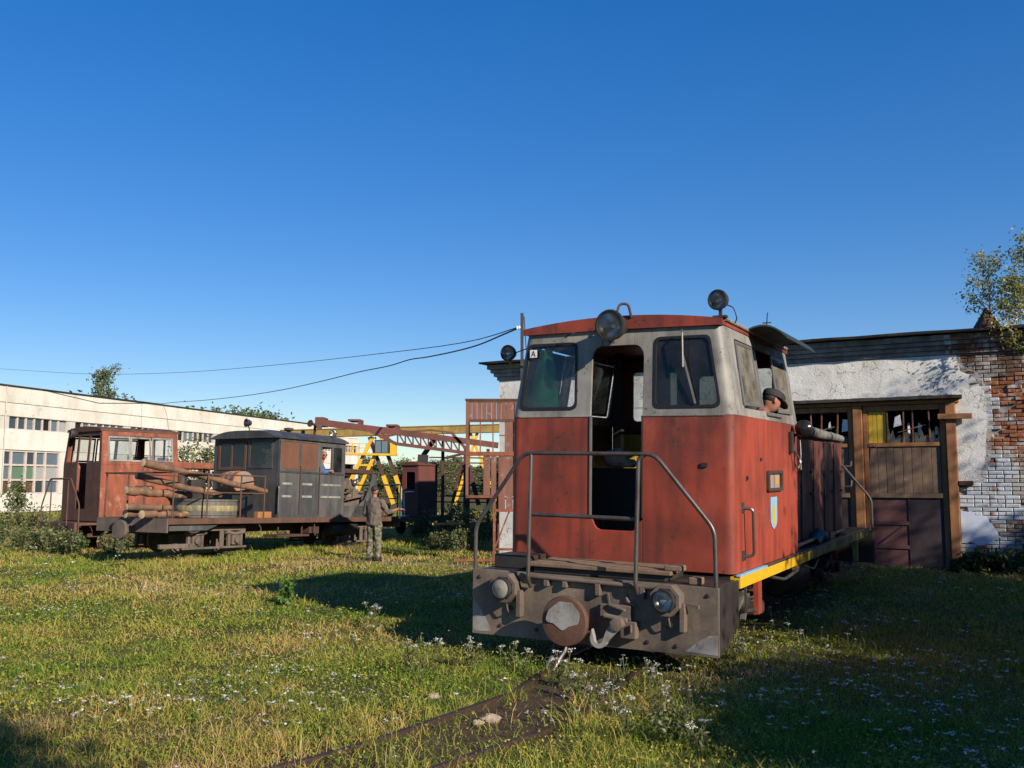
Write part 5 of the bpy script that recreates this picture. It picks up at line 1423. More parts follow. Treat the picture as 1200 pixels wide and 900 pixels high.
# gantry crane
D = 75
g0 = at(440, 592, D); g0.z = 0
gan = thing('gantry_crane', 'yellow gantry crane with a long girder and a glazed cabin behind the motor wagon', 'crane', g0)
def A(px, py, d=D): return at(px, py, d) - g0
CY = M['crane_yellow']
gz0, gz1 = A(400, 514).z, A(400, 505).z
M['girder'] = weather('dirty_girder', (.26, .18, .035, 1), (.14, .09, .04, 1), (.12, .055, .03, 1), .8, (.4, .65), (.56, .68), .6, 0, .2, .5)
mbar('girder', M['girder'], gan, (A(330, 509), A(618, 501), .9, .62))
mbar('girder_flange', M['girder'], gan, (A(330, 513.2), A(618, 505.2), 1.05, .06), (A(330, 504.5), A(618, 496.6), 1.05, .06))
for nm, a, b in (('leg', (437, 512), (396, 592)), ('leg', (449, 512), (412, 592))):
    p, q = A(*a), A(*b); q.z = 0; mbar(nm, CY, gan, (p, q, .25, .25))
for a, b in (((447, 512), (475, 594)), ((433, 512), (461, 594))):
    p, q = A(*a, D + 3), A(*b, D + 3); q.z = 0; mbar('leg', M['rust_dark'], gan, (p, p + (q - p) * .58, .30, .30)); mbar('leg_foot', CY, gan, (p + (q - p) * .58, q, .32, .32))
for a, b in (((560, 505), (533, 592)), ((550, 505), (585, 592))):
    p, q = A(*a), A(*b); q.z = 0; mbar('leg', CY, gan, (p, q, .22, .22))
mbar('leg_tie', CY, gan, (A(409, 566), A(425, 566), .15), (A(418, 545), A(437, 545), .15))
mbar('cabin_platform', CY, gan, (A(404, 532), A(465, 533), 1.2, .16))
mbar('platform_rail', CY, gan, *[(A(x, 531), A(x, 520), .06) for x in (405, 413, 421, 429, 437)], (A(405, 520), A(440, 520), .06), (A(405, 525), A(440, 525), .06))
p = A(448, 524)
c = MB(); c.box(p.x - .55, p.x + .55, -.5, .5, p.z - .55, p.z + .55); cb = c.build('cabin', M['frame_dark'], gan, bevel=.03)
c = MB(); c.box(p.x - .47, p.x - .04, -.53, -.505, p.z - .45, p.z + .45); c.box(p.x + .04, p.x + .47, -.53, -.505, p.z - .45, p.z + .45); c.build('cabin_window', PM[1], cb)
p = A(461, 526); c = MB(); c.box(p.x - .22, p.x + .22, -.5, .5, p.z - .4, p.z + .4); c.build('cabin_box', CY, gan, bevel=.03)
mbar('hoist_hanger', CY, gan, (A(440, 512), A(440, 519), .12), (A(455, 512), A(455, 520), .12))
lad = MB()
for k in range(9): lad.bar(A(427, 546 + k * 5), A(432, 546 + k * 5), .05)
lad.bar(A(427, 540), A(427, 590), .06); lad.bar(A(432, 540), A(432, 590), .06); lad.build('ladder', M['tube'], gan)

# rusty crane jib resting on its support
D = 33
b0 = at(521, 600, D); b0.z = 0
jib = thing('crane_jib', 'long rusty lattice crane jib reaching over the yard behind the motor wagon', 'crane jib', b0)
def B(px, py, dy=0): return at(px, py, D + dy) - b0
RU = M['jib']
for dy in (-.35, .35):
    mbar('jib_chord', RU, jib, (B(376, 495, dy), B(470, 507, dy), .10, .22), (B(470, 507, dy), B(584, 522, dy), .10, .20))
    mbar('jib_lower_chord', RU, jib, (B(428, 502, dy), B(464, 520, dy), .11), (B(464, 520, dy), B(548, 531, dy), .11))
    mbar('jib_upper_chord', RU, jib, (B(468, 507, dy), B(505, 504, dy), .06), (B(505, 504, dy), B(529, 507, dy), .06), (B(529, 507, dy), B(548, 528, dy), .10))
    segs = []
    n = 9
    for k in range(n):
        x0 = 466 + k * 9; f = lambda x: 520 + (x - 464) * 11 / 84; gg = lambda x: 506.5 + (x - 470) * 15 / 114
        segs += [(B(x0, f(x0), dy), B(x0, gg(x0), dy), .05), (B(x0, gg(x0), dy), B(x0 + 9, f(x0 + 9), dy), .05)]
    segs += [(B(436, 503, dy), B(449, 513, dy), .06), (B(449, 513, dy), B(468, 508, dy), .05), (B(443, 504, dy), B(462, 519, dy), .06)]
    for x in (480, 490, 505, 518): segs.append((B(x, 505.5, dy), B(x + 3, gg(x), dy), .03))
    mbar('jib_lattice', RU, jib, *segs)
mbar('jib_cross_tie', RU, jib, *[(B(x, 495 + (x - 376) * .133, -.35), B(x, 495 + (x - 376) * .133, .35), .06) for x in (378, 400, 430, 460, 490, 520, 550, 580)])
m = MB()
p = B(376, 494); m.box(p.x - .12, p.x + .18, -.42, .42, p.z - .18, p.z + .13); m.lathe([(.02, -.06), (.14, -.05), (.12, 0), (.14, .05), (.02, .06)], p + V(-.05, 0, -.12), (0, 1, 0), 14); m.build('jib_head', M['jib'], jib, bevel=.01)
for xa, xb, ya, yb in ((410, 424, 492, 503), (454, 467, 498, 508)):
    p, q = B(xa, ya), B(xb, yb); m = MB(); m.box(p.x, q.x, -.40, .40, p.z - .07, p.z); m.box(q.x - .09, q.x, -.38, .38, q.z, p.z - .072); m.build('jib_bracket', M['jib'], jib, bevel=.008)
mbar('support_strut', M['frame_dark'], jib, (B(511, 512), B(496, 534), .22, .16), (B(496, 533), B(495, 545), .34, .34))
p = B(519, 514); mbar('support_post', M['rust_dark'], jib, (V(p.x, .1, 0), p + V(0, .1, 0), .10)); p = B(547, 528); mbar('support_post', M['rust_dark'], jib, (V(p.x, 0, 0), p, .22, .18))

# small brown crane house
ch0 = at(484, 603, 32.5); ch0.z = 0
ch = thing('crane_house', 'small brown windowed crane house under the rusty jib', 'cabin', M=frame(ch0 + V(-.12, .1, 0), LAT, AX))
Z0, Z1 = .62, 2.36
hw_ = .33; ln = 1.15
fm = frame((0, -.0, 0), (1, 0, 0), (0, 0, 1))
m = MB(); m.panel(rect(-hw_, hw_, Z0, Z1), [roundpoly(rect(-.17, .20, 1.50, 2.10), .08)], .04, fm); m.build('front_wall', M['brown_paint'], ch, bevel=.006)
m = MB(); m.panel(rect(-hw_, hw_, Z0, Z1), [roundpoly(rect(-.17, .20, 1.50, 2.10), .08)], .04, frame((0, ln, 0), (1, 0, 0), (0, 0, 1))); m.build('rear_wall', M['brown_paint'], ch, bevel=.006)
for sx in (-1, 1): part('side_wall', M['brown_paint'], ch, tuple(sorted((sx * (hw_ - .04), sx * hw_))) + (.002, ln - .042, Z0, Z1))
m = MB(); rings = [[V(x, y, Z1 + .10 * (1 - (x / (hw_ + .05)) ** 2) + .002) for x in np.linspace(-hw_ - .05, hw_ + .05, 9)] + [V(hw_ + .05, y, Z1 - .03), V(-hw_ - .05, y, Z1 - .03)] for y in (-.06, ln + .06)]
m.loft(rings); m.build('roof', M['brown_paint'], ch, True)
part('underframe', M['frame_dark'], ch, (-.5, .5, -.4, 1.9, .42, .60), bevel=.01)
for x in (-.38, .38):
    for y in (0, 1.4): MB().lathe([(.04, -.04), (.26, -.04), (.28, .05), (.05, .05)], (x, y, .27), (1, 0, 0), 18).build('wheel', M['rust_dark'], ch, True)
MB().tube(bend([(-.15, -.10, .62), (-.15, -.14, 1.42), (.22, -.10, 1.44)], .08), .022, 6).build('grab_rail', M['white'], ch, True)

# lattice log rack behind
D = 36
rk0 = at(540, 600, D); rk0.z = 0
rk = thing('steel_rack', 'rusty steel rack of posts and horizontal bars beside the brown crane house', 'rack', rk0)
def K(px, py, dy=0): return at(px, py, D + dy) - rk0
for x in (519, 546, 572):
    p = K(x, 526); mbar('post', M['rust_dark'], rk, (V(p.x, 0, -.1), p, .12))
for y in (536, 542, 549, 556, 562, 568, 575, 581, 588): mbar('bar', M['rust_dark'], rk, (K(503, y), K(590, y + 1), .05))
mbar('brace', M['rust_dark'], rk, (K(549, 545), K(561, 592), .16), (K(520, 537), K(546, 531), .09), (K(541, 543), K(530, 590), .10))
mbar('brace', CY, rk, (K(544, 545, .3), K(532, 582, .3), .11))

# wooden booth on legs
D = 20.9
bo0 = at(570, 640, D); bo0.z = 0.0
bo = thing('wooden_booth', 'faded red wooden crane booth on legs beside the shed corner', 'booth', bo0)
def Q(px, py, dy=0): return at(px, py, D + dy) - bo0
W0, W1 = Q(547.5, 500).x, Q(547.5, 500).x + 1.07
zt, z2, z3, z4 = Q(547, 470).z, Q(547, 493).z, Q(547, 531).z, Q(547, 582).z
WR = M['wood_red']
# top band of boards
n = 10
for k in range(n):
    a = W0 + (W1 - W0) * k / n
    part('board', WR, bo, (a + .003, a + (W1 - W0) / n - .003, -.015 + random.uniform(-.004, .004), .015, z2 + .03, zt - .02), bevel=.003)
part('top_rail', M['rust'], bo, (W0 - .02, W1 + .02, -.03, .03, zt - .018, zt + .02), (W0 - .02, W1 + .02, -.03, .03, z2 - .03, z2 + .028), bevel=.004)
part('corner_post', M['wood_red'], bo, (W0 - .03, W0 + .03, -.035, .035, z4, zt - .02), bevel=.006)
part('corner_post', M['wood_red'], bo, (W1 - .03, W1 + .03, -.035, .035, .3, zt - .02), bevel=.006)
for dy in (.62,):
    part('corner_post', M['wood_red'], bo, (W0 - .03, W0 + .03, dy - .035, dy + .035, z4, zt - .02), (W1 - .03, W1 + .03, dy - .035, dy + .035, z4, zt - .02), bevel=.006)
for f in (.27, .53, .79): part('glazing_bar', WR, bo, (W0 + (W1 - W0) * f - .014, W0 + (W1 - W0) * f + .014, -.015, .015, z3 + .03, z2 - .03), bevel=.003)
part('glazing_bar', WR, bo, (W0 + .7, W1 - .03, -.012, .012, (z2 + z3) / 2 + .02, (z2 + z3) / 2 + .045), bevel=.003)
part('sill_rail', M['rust_paint'], bo, (W0 - .02, W1 + .02, -.04, .04, z3 - .06, z3 + .03), bevel=.006)
zb1 = Q(560, 590).z
for k in range(5):
    a = W0 + .36 + k * .165
    part('board', WR, bo, (a, a + .145 - (.03 if k == 1 else 0), -.015 + random.uniform(-.006, .006), .015, (z4 + .03) if k < 2 else zb1 - .12, z3 - .062), bevel=.003)
part('foot_rail', M['rust_paint'], bo, (W0 - .03, W0 + .62, -.035, .035, z4 - .03, z4 + .028), bevel=.006)
part('foot_rail', M['rust_paint'], bo, (W0 + .60, W1, -.038, .03, zb1 - .18, zb1 - .122), bevel=.006)
part('roof', M['rust'], bo, (W0 - .05, W1 + .05, -.05, .70, zt + .021, zt + .05), bevel=.004)
part('floor', M['wood'], bo, (W0, W1, .04, .66, z4 - .06, z4 - .031), bevel=0)
part('back_wall', WR, bo, (W1 - .25, W1 - .03, .63, .65, z4, zt - .03), bevel=0)
mbar('leg', M['rust_paint'], bo, (V(W0 + .60, 0, 0), V(W0 + .60, 0, z4), .055), (V(W0 + .66, .6, 0), V(W0 + .66, .6, z4), .055))
mbar('leg', M['rust_paint'], bo, (V(W1 - .02, .6, 0), V(W1 - .02, .6, z4), .055))
mbar('brace', M['rust_paint'], bo, (V(W0 + .62, .02, .35), V(W1 - .1, .02, z4 - .2), .035))
part('base_rail', M['rust_paint'], bo, (W0 - .25, W0 + .95, -.04, .02, .05, .10), (W0 + .62, W1, -.04, .02, .28, .33), bevel=.004)

# T-shaped barrier post
tp = at(514, 640, 26.5); tp.z = gz(tp.x, tp.y)
tb = thing('barrier_post', 'low rusty T-shaped post with a yellow crossbar in the weeds', 'post', tp)
mbar('upright', M['rust'], tb, (V(0, 0, -.1), V(0, 0, .62), .06)); mbar('crossbar', M['yellow_dirty'], tb, (V(-.18, 0, .655), V(.72, 0, .665), .07, .06))

# pole by the shed corner and the cables
po = at(612, 640, 22.6); po.z = 0
pole = thing('cable_pole', 'slim dark pole carrying cables at the left corner of the shed', 'pole', po)
mbar('mast', M['frame_dark'], pole, (V(0, 0, -.3), V(0, 0, at(612, 367, 22.6).z), .075)); mbar('stay_rod', M['frame_dark'], pole, (V(.10, 0, 4.9), V(.05, 0, at(620, 371, 22.6).z), .025))
ins = at(608.5, 384, 22.6) - po
m = MB(); m.lathe([(.02, -.08), (.05, -.06), (.03, -.02), (.055, 0), (.03, .04), (.02, .07)], ins, (1, 0, .1), 12); m.build('insulator', M['white'], pole, True)
mbar('bracket', M['frame_dark'], pole, (ins, V(0, 0, ins.z - .02), .03))
def cable(name, label, pts, r, sag=0):
    m = MB(); m.tube(pts, r, 5); o = m.build(name, M['rubber'], None, True); return tag(o, label, 'cable')
pts = []
P0_, P1_ = po + ins, at(182, 471.5, 74)
wp = [(609, 384, 22.6), (590, 392, 24), (560, 404.5, 27), (530, 412.5, 30), (500, 418.5, 33), (480, 421.5, 36), (455, 429, 39), (420, 436, 44), (380, 446, 50), (330, 457, 57), (285, 464, 64), (240, 469, 71), (210, 471, 74.6), (190, 473, 76)]
wp = [at(*w) for w in wp]
cable('sagging_cable', 'black sagging cable strung from the shed pole to the roof of the white hall', catmull(wp, 4), .022)
wp = [at(*w) for w in ((609, 383, 22.6), (540, 402, 30), (440, 415, 40), (330, 427, 52), (220, 436, 66), (130, 438.5, 78), (60, 436, 88), (-60, 428, 105))]
cable('thin_wire', 'thin dark wire rising above the hall roof from the shed pole', catmull(wp, 4), .014)
m = MB(); m.tube([at(-80, 440.5, 56.5), at(0, 450, 60.2), at(120, 465, 68), at(190, 473.5, 76)], .03, 5); o = m.build('roof_cable', M['rubber'], None); tag(o, 'black cable lying along the roof edge of the white hall', 'cable')
# ------------------------------------------------------------------ people
M['skin'] = plain('skin', (.31, .135, .088, 1), .6)
M['hair'] = plain('dark_hair', (.03, .022, .018, 1), .7)
M['cap'] = plain('dark_cap', (.022, .022, .023, 1), .8)
M['jacket_dark'] = plain('dark_jacket', (.03, .03, .035, 1), .85)
M['shirt_red'] = plain('red_shirt', (.16, .025, .03, 1), .85)
M['shirt_blue'] = plain('blue_shirt', (.055, .10, .24, 1), .85)
M['jacket_brown'] = weather('taupe_jacket', (.125, .095, .078, 1), (.07, .055, .046, 1), None, 6, rough=.9)
def camo():
    t = NT('camouflage_cloth'); co = t.coord()
    n1 = t.noise(co, 9, 3, .5); n2 = t.noise(co, 13, 3, .5, .4); n3 = t.noise(co, 5, 4, .6)
    c = t.mix(t.ramp(n1, .48, .54), (.13, .12, .075, 1), (.055, .06, .035, 1)); c = t.mix(t.ramp(n2, .55, .6), c, (.20, .18, .125, 1)); c = t.mix(t.ramp(n3, .58, .62), c, (.03, .03, .022, 1))
    t.link(c, t.p.inputs['Base Color']); t.p.inputs['Roughness'].default_value = .9; return t.m
M['camo'] = camo()
FOLDS = bpy.data.textures.new('folds', 'CLOUDS'); FOLDS.noise_scale = .09; FOLDS.noise_depth = 2
def fused(name, m, mat, parent, vox=.012, smooth=6):
    o = m.build(name, mat, parent, True)
    r_ = o.modifiers.new('fuse', 'REMESH'); r_.mode = 'VOXEL'; r_.voxel_size = vox; r_.use_smooth_shade = True
    s_ = o.modifiers.new('smooth', 'SMOOTH'); s_.iterations = smooth; s_.factor = .5
    if name in ('jacket', 'trousers', 'shirt'):
        d_ = o.modifiers.new('folds', 'DISPLACE'); d_.texture = FOLDS; d_.strength = .05; d_.mid_level = .5; d_.texture_coords = 'LOCAL'
    return o
def head(m, c, fwd, hgt=.235, upv=(0, 0, 1), face=True):
    """head with brow, nose, lips, chin and ears; c = centre, fwd = facing direction"""
    f = Vector(fwd).normalized(); u = Vector(upv); u = (u - f * u.dot(f)).normalized(); s = f.cross(u)
    n, k = 28, 22; rings = []
    for i in range(k + 1):
        ph = math.pi * i / k; z = -math.cos(ph); rr = max(math.sin(ph), .02)
        ring = []
        for j in range(n):
            a = 2 * math.pi * j / n
            x, y = rr * math.cos(a), rr * math.sin(a)              # x forward, y side
            jaw = 1 - .26 * max(0, -z - .1) ; wx = .415 * (1 - .06 * max(0, -z)); wy = .325 * jaw
            X, Y, Zz = x * wx, y * wy, z * .5
            if x > 0:
                g = lambda z0, sz, sy: math.exp(-((z - z0) / sz) ** 2 - (y / sy) ** 2)
                X += .115 * g(-.14, .13, .16) + .045 * g(.02, .12, .12) - .0 + .03 * g(-.42, .07, .26) - .035 * g(-.30, .05, .3) + .05 * g(-.72, .14, .28) + .03 * g(.16, .06, .6)
                X -= .045 * (math.exp(-((z - .03) / .07) ** 2) * (math.exp(-((y - .36) / .15) ** 2) + math.exp(-((y + .36) / .15) ** 2)))
            else: X *= 1.08
            ring.append(Vector(c) + (f * X + s * Y + u * Zz) * hgt)
        rings.append(ring)
    m.loft(rings)
    for e in (-1, 1):
        b = Vector(c) + (s * (.30 * e) + f * -.02 + u * -.03) * hgt
        m.tube([b + u * (.10 * hgt) + f * (.03 * hgt), b + u * (.12 * hgt) - f * (.05 * hgt) + s * (.025 * e * hgt), b - f * (.06 * hgt) + s * (.03 * e * hgt), b - u * (.10 * hgt) + f * .02 * hgt], [.018, .022, .02, .014], 8)
def arm(m, a, b, c, r=(.052, .042, .034, .028)):
    a, b, c = Vector(a), Vector(b), Vector(c)
    m.tube([a, a.lerp(b, .5), b, b.lerp(c, .35), c], [r[0], r[0] * .95, r[1], r[1] * 1.02, r[3]], 12)
    m.sphere(a, r[0]); m.sphere(b, r[1] * 1.02)
def hand(m, w, d, palm_n, curl=.35, size=.18):
    """palm and five bent fingers; w wrist, d direction, palm_n palm normal"""
    w, d = Vector(w), Vector(d).normalized(); pn = Vector(palm_n); pn = (pn - d * pn.dot(d)).normalized(); sd_ = d.cross(pn)
    k = size / .18
    m.loft([[w + sd_ * (x * .03 * k) + pn * (y * .018 * k) for x, y in ((-1, -1), (1, -1), (1, 1), (-1, 1))], [w + d * .05 * k + sd_ * (x * .042 * k) + pn * (y * .017 * k) for x, y in ((-1, -1), (1, -1), (1, 1), (-1, 1))], [w + d * .095 * k + sd_ * (x * .042 * k) + pn * (y * .014 * k) for x, y in ((-1, -1), (1, -1), (1, 1), (-1, 1))]])
    for i, (o, L) in enumerate(((-.033, .066), (-.011, .078), (.011, .074), (.033, .058))):
        p = w + d * .09 * k + sd_ * o * k; dr = d.copy(); pts = [p]
        for q in range(3):
            dr = (dr + pn * curl * (.6 + .5 * q)).normalized(); p = p + dr * L * k * (.45, .32, .26)[q]; pts.append(p)
        m.tube(pts, [.0095 * k, .009 * k, .008 * k, .0065 * k], 8)
    p = w + d * .03 * k - sd_ * .035 * k; pts = [p, p + (d * .6 - sd_ * .8 + pn * .3).normalized() * .035 * k]; pts.append(pts[-1] + (d * .9 - sd_ * .3 + pn * .4).normalized() * .03 * k)
    m.tube(pts, [.012 * k, .0105 * k, .008 * k], 8)

# man standing by the motor wagon, back half turned, arm bent out to the side
mp = V(-3.175, 22.15, 0); mp.z = gz(mp.x, mp.y)
man = thing('person', 'person in taupe jacket and camouflage trousers standing by the motor wagon', 'person', mp)
sc_ = .98
fw = V(.35, .94, 0).normalized(); rt = V(fw.y, -fw.x, 0)
def Pm(r_, f_, z): return rt * r_ + fw * f_ + V(0, 0, z)
b = MB()
head(b, Pm(-.02, .03, 1.60), (-.55, .80, -.02), .235)
b.tube([Pm(0, 0, 1.34), Pm(-.01, .02, 1.50)], [.065, .055], 12)
b.loft([[Pm(.155 * k * math.cos(a), .10 * k2 * math.sin(a), z) for a in np.linspace(0, 2 * math.pi, 16, endpoint=False)] for z, k, k2 in ((.86, 1.0, 1.05), (1.0, .98, 1.0), (1.15, 1.08, 1.02), (1.30, 1.15, 1.0), (1.40, .8, .75))])
for e in (-1, 1):
    b.tube([Pm(.085 * e, 0, .90), Pm(.095 * e, .015, .48), Pm(.10 * e, -.01, .08)], [.088, .056, .04], 12)
    b.tube([Pm(.10 * e, -.05, .045), Pm(.105 * e, .05, .04), Pm(.115 * e, .15, .03)], [.04, .045, .035], 10)
SR, ER, WRs = Pm(.185, 0, 1.36), Pm(.34, .0, 1.10), Pm(.58, .10, 1.19)
arm(b, SR, ER, WRs); hand(b, WRs, rt * .9 + fw * .35 - V(0, 0, .1), V(0, 0, -1), .4)
SL, EL, WL = Pm(-.185, 0, 1.36), Pm(-.24, .0, 1.08), Pm(-.16, .18, .92)
arm(b, SL, EL, WL); hand(b, WL, fw * .7 + rt * .3 - V(0, 0, .5), rt, .5)
fused('body', b, M['skin'], man)
j = MB()
j.loft([[Pm(.185 * k * math.cos(a), .130 * k2 * math.sin(a), z) for a in np.linspace(0, 2 * math.pi, 18, endpoint=False)] for z, k, k2 in ((.80, 1.02, 1.1), (.95, .98, 1.06), (1.15, 1.02, 1.0), (1.30, 1.08, 1.0), (1.40, .86, .82), (1.455, .42, .55))])
arm(j, SR, ER, ER.lerp(WRs, .45), (.072, .06, .05, .052)); arm(j, SL, EL, EL.lerp(WL, .8), (.072, .06, .05, .048))
fused('jacket', j, M['jacket_brown'], man, .014)
t_ = MB()
t_.loft([[Pm(.168 * k * math.cos(a), .122 * math.sin(a), z) for a in np.linspace(0, 2 * math.pi, 16, endpoint=False)] for z, k in ((.80, 1.0), (.90, 1.0), (.98, .96))])
for e in (-1, 1): t_.tube([Pm(.082 * e, 0, .88), Pm(.088 * e, 0, .70), Pm(.095 * e, .015, .47), Pm(.10 * e, -.005, .25), Pm(.10 * e, -.01, .07)], [.112, .10, .082, .078, .08], 14)
fused('trousers', t_, M['camo'], man, .014)
h_ = MB(); h_.sphere(Pm(-.02 + .01, .015, 1.64), .098, (.92, 1.06, .85), 16, 10); fused('hair', h_, M['hair'], man, .014)
bt = MB()
for e in (-1, 1): bt.tube([Pm(.10 * e, -.07, .05), Pm(.105 * e, .05, .048), Pm(.118 * e, .18, .038)], [.048, .053, .042], 12); bt.tube([Pm(.10 * e, -.01, .05), Pm(.10 * e, -.01, .16)], [.055, .058], 12)
fused('boots', bt, M['frame_dark'], man, .014)

# driver leaning out of the side window
dh = LM @ V(1.27, 1.62, 2.70)
drv = thing('person', 'driver in a dark flat cap leaning out of the red locomotive side window', 'person', LM @ V(1.0, 1.62, ZB + .06))
o_ = LM @ V(1.0, 1.62, ZB + .06)
def Ld(x, y, z): return (LM @ V(x, y, z)) - o_
fv = (LAT * .62 + AX * .66 - V(0, 0, .36)).normalized()
hc = Ld(1.23, 1.66, 2.675)
b = MB(); head(b, hc, fv, .25)
b.tube([Ld(.96, 1.56, 2.36), Ld(1.08, 1.60, 2.48), hc - V(0, 0, .03) - fv * .03], [.085, .062, .056], 12)
b.tube([Ld(.72, 1.56, 1.55), Ld(.78, 1.56, 2.0), Ld(.92, 1.56, 2.36)], [.16, .17, .15], 14)
shl = [Ld(.88, 1.40, 2.36), Ld(.95, 1.75, 2.34)]
arm(b, shl[0], Ld(1.04, 1.36, 2.10), Ld(1.10, 1.48, 2.36)); hand(b, Ld(1.10, 1.50, 2.37), LAT * .5 + AX * .7 + V(0, 0, .1), V(0, 0, -1), .5)
arm(b, shl[1], Ld(.95, 1.9, 2.1), Ld(.8, 2.0, 1.85)); hand(b, Ld(.8, 2.0, 1.85), V(0, 0, -1), -LAT, .4)
for e in (1.45, 1.68): b.tube([Ld(.70, e, 1.55), Ld(.95, e, 1.50), Ld(1.0, e, ZB + .10)], [.09, .07, .05], 10)
fused('body', b, M['skin'], drv)
j = MB(); j.tube([Ld(.72, 1.56, 1.50), Ld(.78, 1.56, 2.0), Ld(.93, 1.56, 2.36), Ld(1.06, 1.585, 2.49)], [.19, .20, .19, .11], 16)
arm(j, shl[0], Ld(1.04, 1.36, 2.10), Ld(1.10, 1.47, 2.33), (.075, .06, .05, .05)); arm(j, shl[1], Ld(.95, 1.9, 2.1), Ld(.82, 1.98, 1.9), (.075, .06, .05, .05))
for e in (1.45, 1.68): j.tube([Ld(.70, e, 1.55), Ld(.95, e, 1.50), Ld(1.0, e, ZB + .14)], [.11, .085, .07], 10)
fused('jacket', j, M['jacket_dark'], drv, .014)
c_ = MB(); c_.tube([Ld(1.0, 1.565, 2.42), Ld(1.13, 1.62, 2.55)], [.092, .080], 14); fused('collar', c_, M['shirt_red'], drv)
upv = (V(0, 0, 1) - fv * fv.z).normalized(); sdv = fv.cross(upv)
ey = MB()
for e in (-1, 1):
    ey.sphere(hc + fv * .088 + sdv * (.036 * e) + upv * .006, .0135, (1, 1, .6), 10, 6)
ey.build('eyes', M['hair'], drv, True)
mo = MB(); mo.tube([hc + fv * .093 - upv * .058 - sdv * .026, hc + fv * .104 - upv * .056, hc + fv * .093 - upv * .058 + sdv * .026], [.003, .005, .003], 6); mo.build('mouth', M['shirt_red'], drv, True)
for e in (-1, 1):
    er = MB(); er.tube([hc + sdv * (.086 * e) + upv * .03 - fv * .01, hc + sdv * (.098 * e) + upv * .022 - fv * .032, hc + sdv * (.096 * e) - upv * .012 - fv * .03, hc + sdv * (.085 * e) - upv * .03 - fv * .012], [.008, .010, .009, .007], 8); er.build('ear', M['skin'], drv, True)
k_ = MB(); rings = []
for i in range(9):
    t = i / 8
    rings.append([hc + upv * (.045 + .10 * math.sin(t * 1.5)) + fv * (.005 - .012 * t + (1 - .95 * t ** 3) * .140 * math.cos(a)) + sdv * ((1 - .95 * t ** 3) * .115 * math.sin(a)) for a in np.linspace(0, 2 * math.pi, 24, endpoint=False)])
k_.loft(rings)
hb = MB(); hb.sphere(hc + upv * .035 - fv * .03, .098, (1, 1, .85), 16, 10); fused('hair', hb, M['hair'], drv, .012)
br = []
for i, (dd, w, dz) in enumerate(((.06, .100, .066), (.13, .096, .055), (.185, .076, .03), (.215, .035, .012))):
    br.append([hc + fv * (dd - .02 * abs(s) ** 2) + sdv * (w * s) + upv * (dz - .012 * s * s) for s in np.linspace(-1, 1, 9)] + [hc + fv * (dd - .02 * abs(s) ** 2) + sdv * (w * s) + upv * (dz - .012 - .012 * s * s) for s in np.linspace(1, -1, 9)])
k_.loft(br); k_.build('flat_cap', M['cap'], drv, True)

# man at the wagon window
o2 = DM @ V(.72, 1.85, DF)
wm = thing('person', 'person in a blue shirt and sunglasses leaning on the motor wagon window', 'person', o2)
def Lw(x, y, z): return (DM @ V(x, y, z)) - o2
fv2 = (LAT * .8 - V(0, 1, 0) * .6).normalized()
b = MB(); hc2 = Lw(1.02, 1.84, 2.42); head(b, hc2, fv2, .24)
b.tube([Lw(.86, 1.86, 2.12), Lw(.98, 1.85, 2.32)], [.08, .055], 12)
b.tube([Lw(.70, 1.86, 1.3), Lw(.74, 1.86, 1.8), Lw(.86, 1.86, 2.08)], [.15, .16, .15], 14)
for e in (1.76, 1.98): b.tube([Lw(.70, e, 1.3), Lw(.72, e, 1.05), Lw(.72, e, DF + .05)], [.09, .07, .05], 10)
arm(b, Lw(.90, 1.72, 2.06), Lw(1.10, 1.78, 1.97), Lw(1.17, 2.0, 2.02)); hand(b, Lw(1.17, 1.99, 2.02), AX - V(0, 0, .4), LAT * -1, .5)
arm(b, Lw(.80, 2.0, 2.06), Lw(.70, 2.08, 1.8), Lw(.72, 2.0, 1.55)); hand(b, Lw(.72, 2.0, 1.55), V(0, 0, -1), LAT, .4)
fused('body', b, M['skin'], wm)
j = MB(); j.tube([Lw(.70, 1.86, 1.25), Lw(.74, 1.86, 1.8), Lw(.86, 1.86, 2.10), Lw(.92, 1.86, 2.20)], [.18, .19, .18, .09], 16)
arm(j, Lw(.90, 1.72, 2.06), Lw(1.10, 1.78, 1.97), Lw(1.155, 1.93, 2.01), (.075, .062, .05, .05)); arm(j, Lw(.80, 2.0, 2.06), Lw(.70, 2.08, 1.8), Lw(.72, 2.02, 1.6), (.075, .062, .05, .05))
fused('shirt', j, M['shirt_blue'], wm, .014)
t_ = MB()
for e in (1.76, 1.98): t_.tube([Lw(.70, e, 1.32), Lw(.72, e, 1.05), Lw(.72, e, DF + .03)], [.12, .09, .08], 12)
fused('trousers', t_, M['jacket_dark'], wm, .016)
sg = MB(); s2 = fv2.cross(V(0, 0, 1))
for e in (-1, 1): sg.sphere(hc2 + fv2 * .098 + s2 * (.034 * e) + V(0, 0, .01), .024, (1, 1, .8), 10, 6)
sg.build('sunglasses', M['black_gloss'], wm, True)
h_ = MB(); h_.sphere(hc2 + V(0, 0, .052) - fv2 * .014, .088, (1.0, 1.0, .8), 14, 8); fused('hair', h_, plain('grey_hair', (.10, .09, .085, 1), .8), wm, .014)
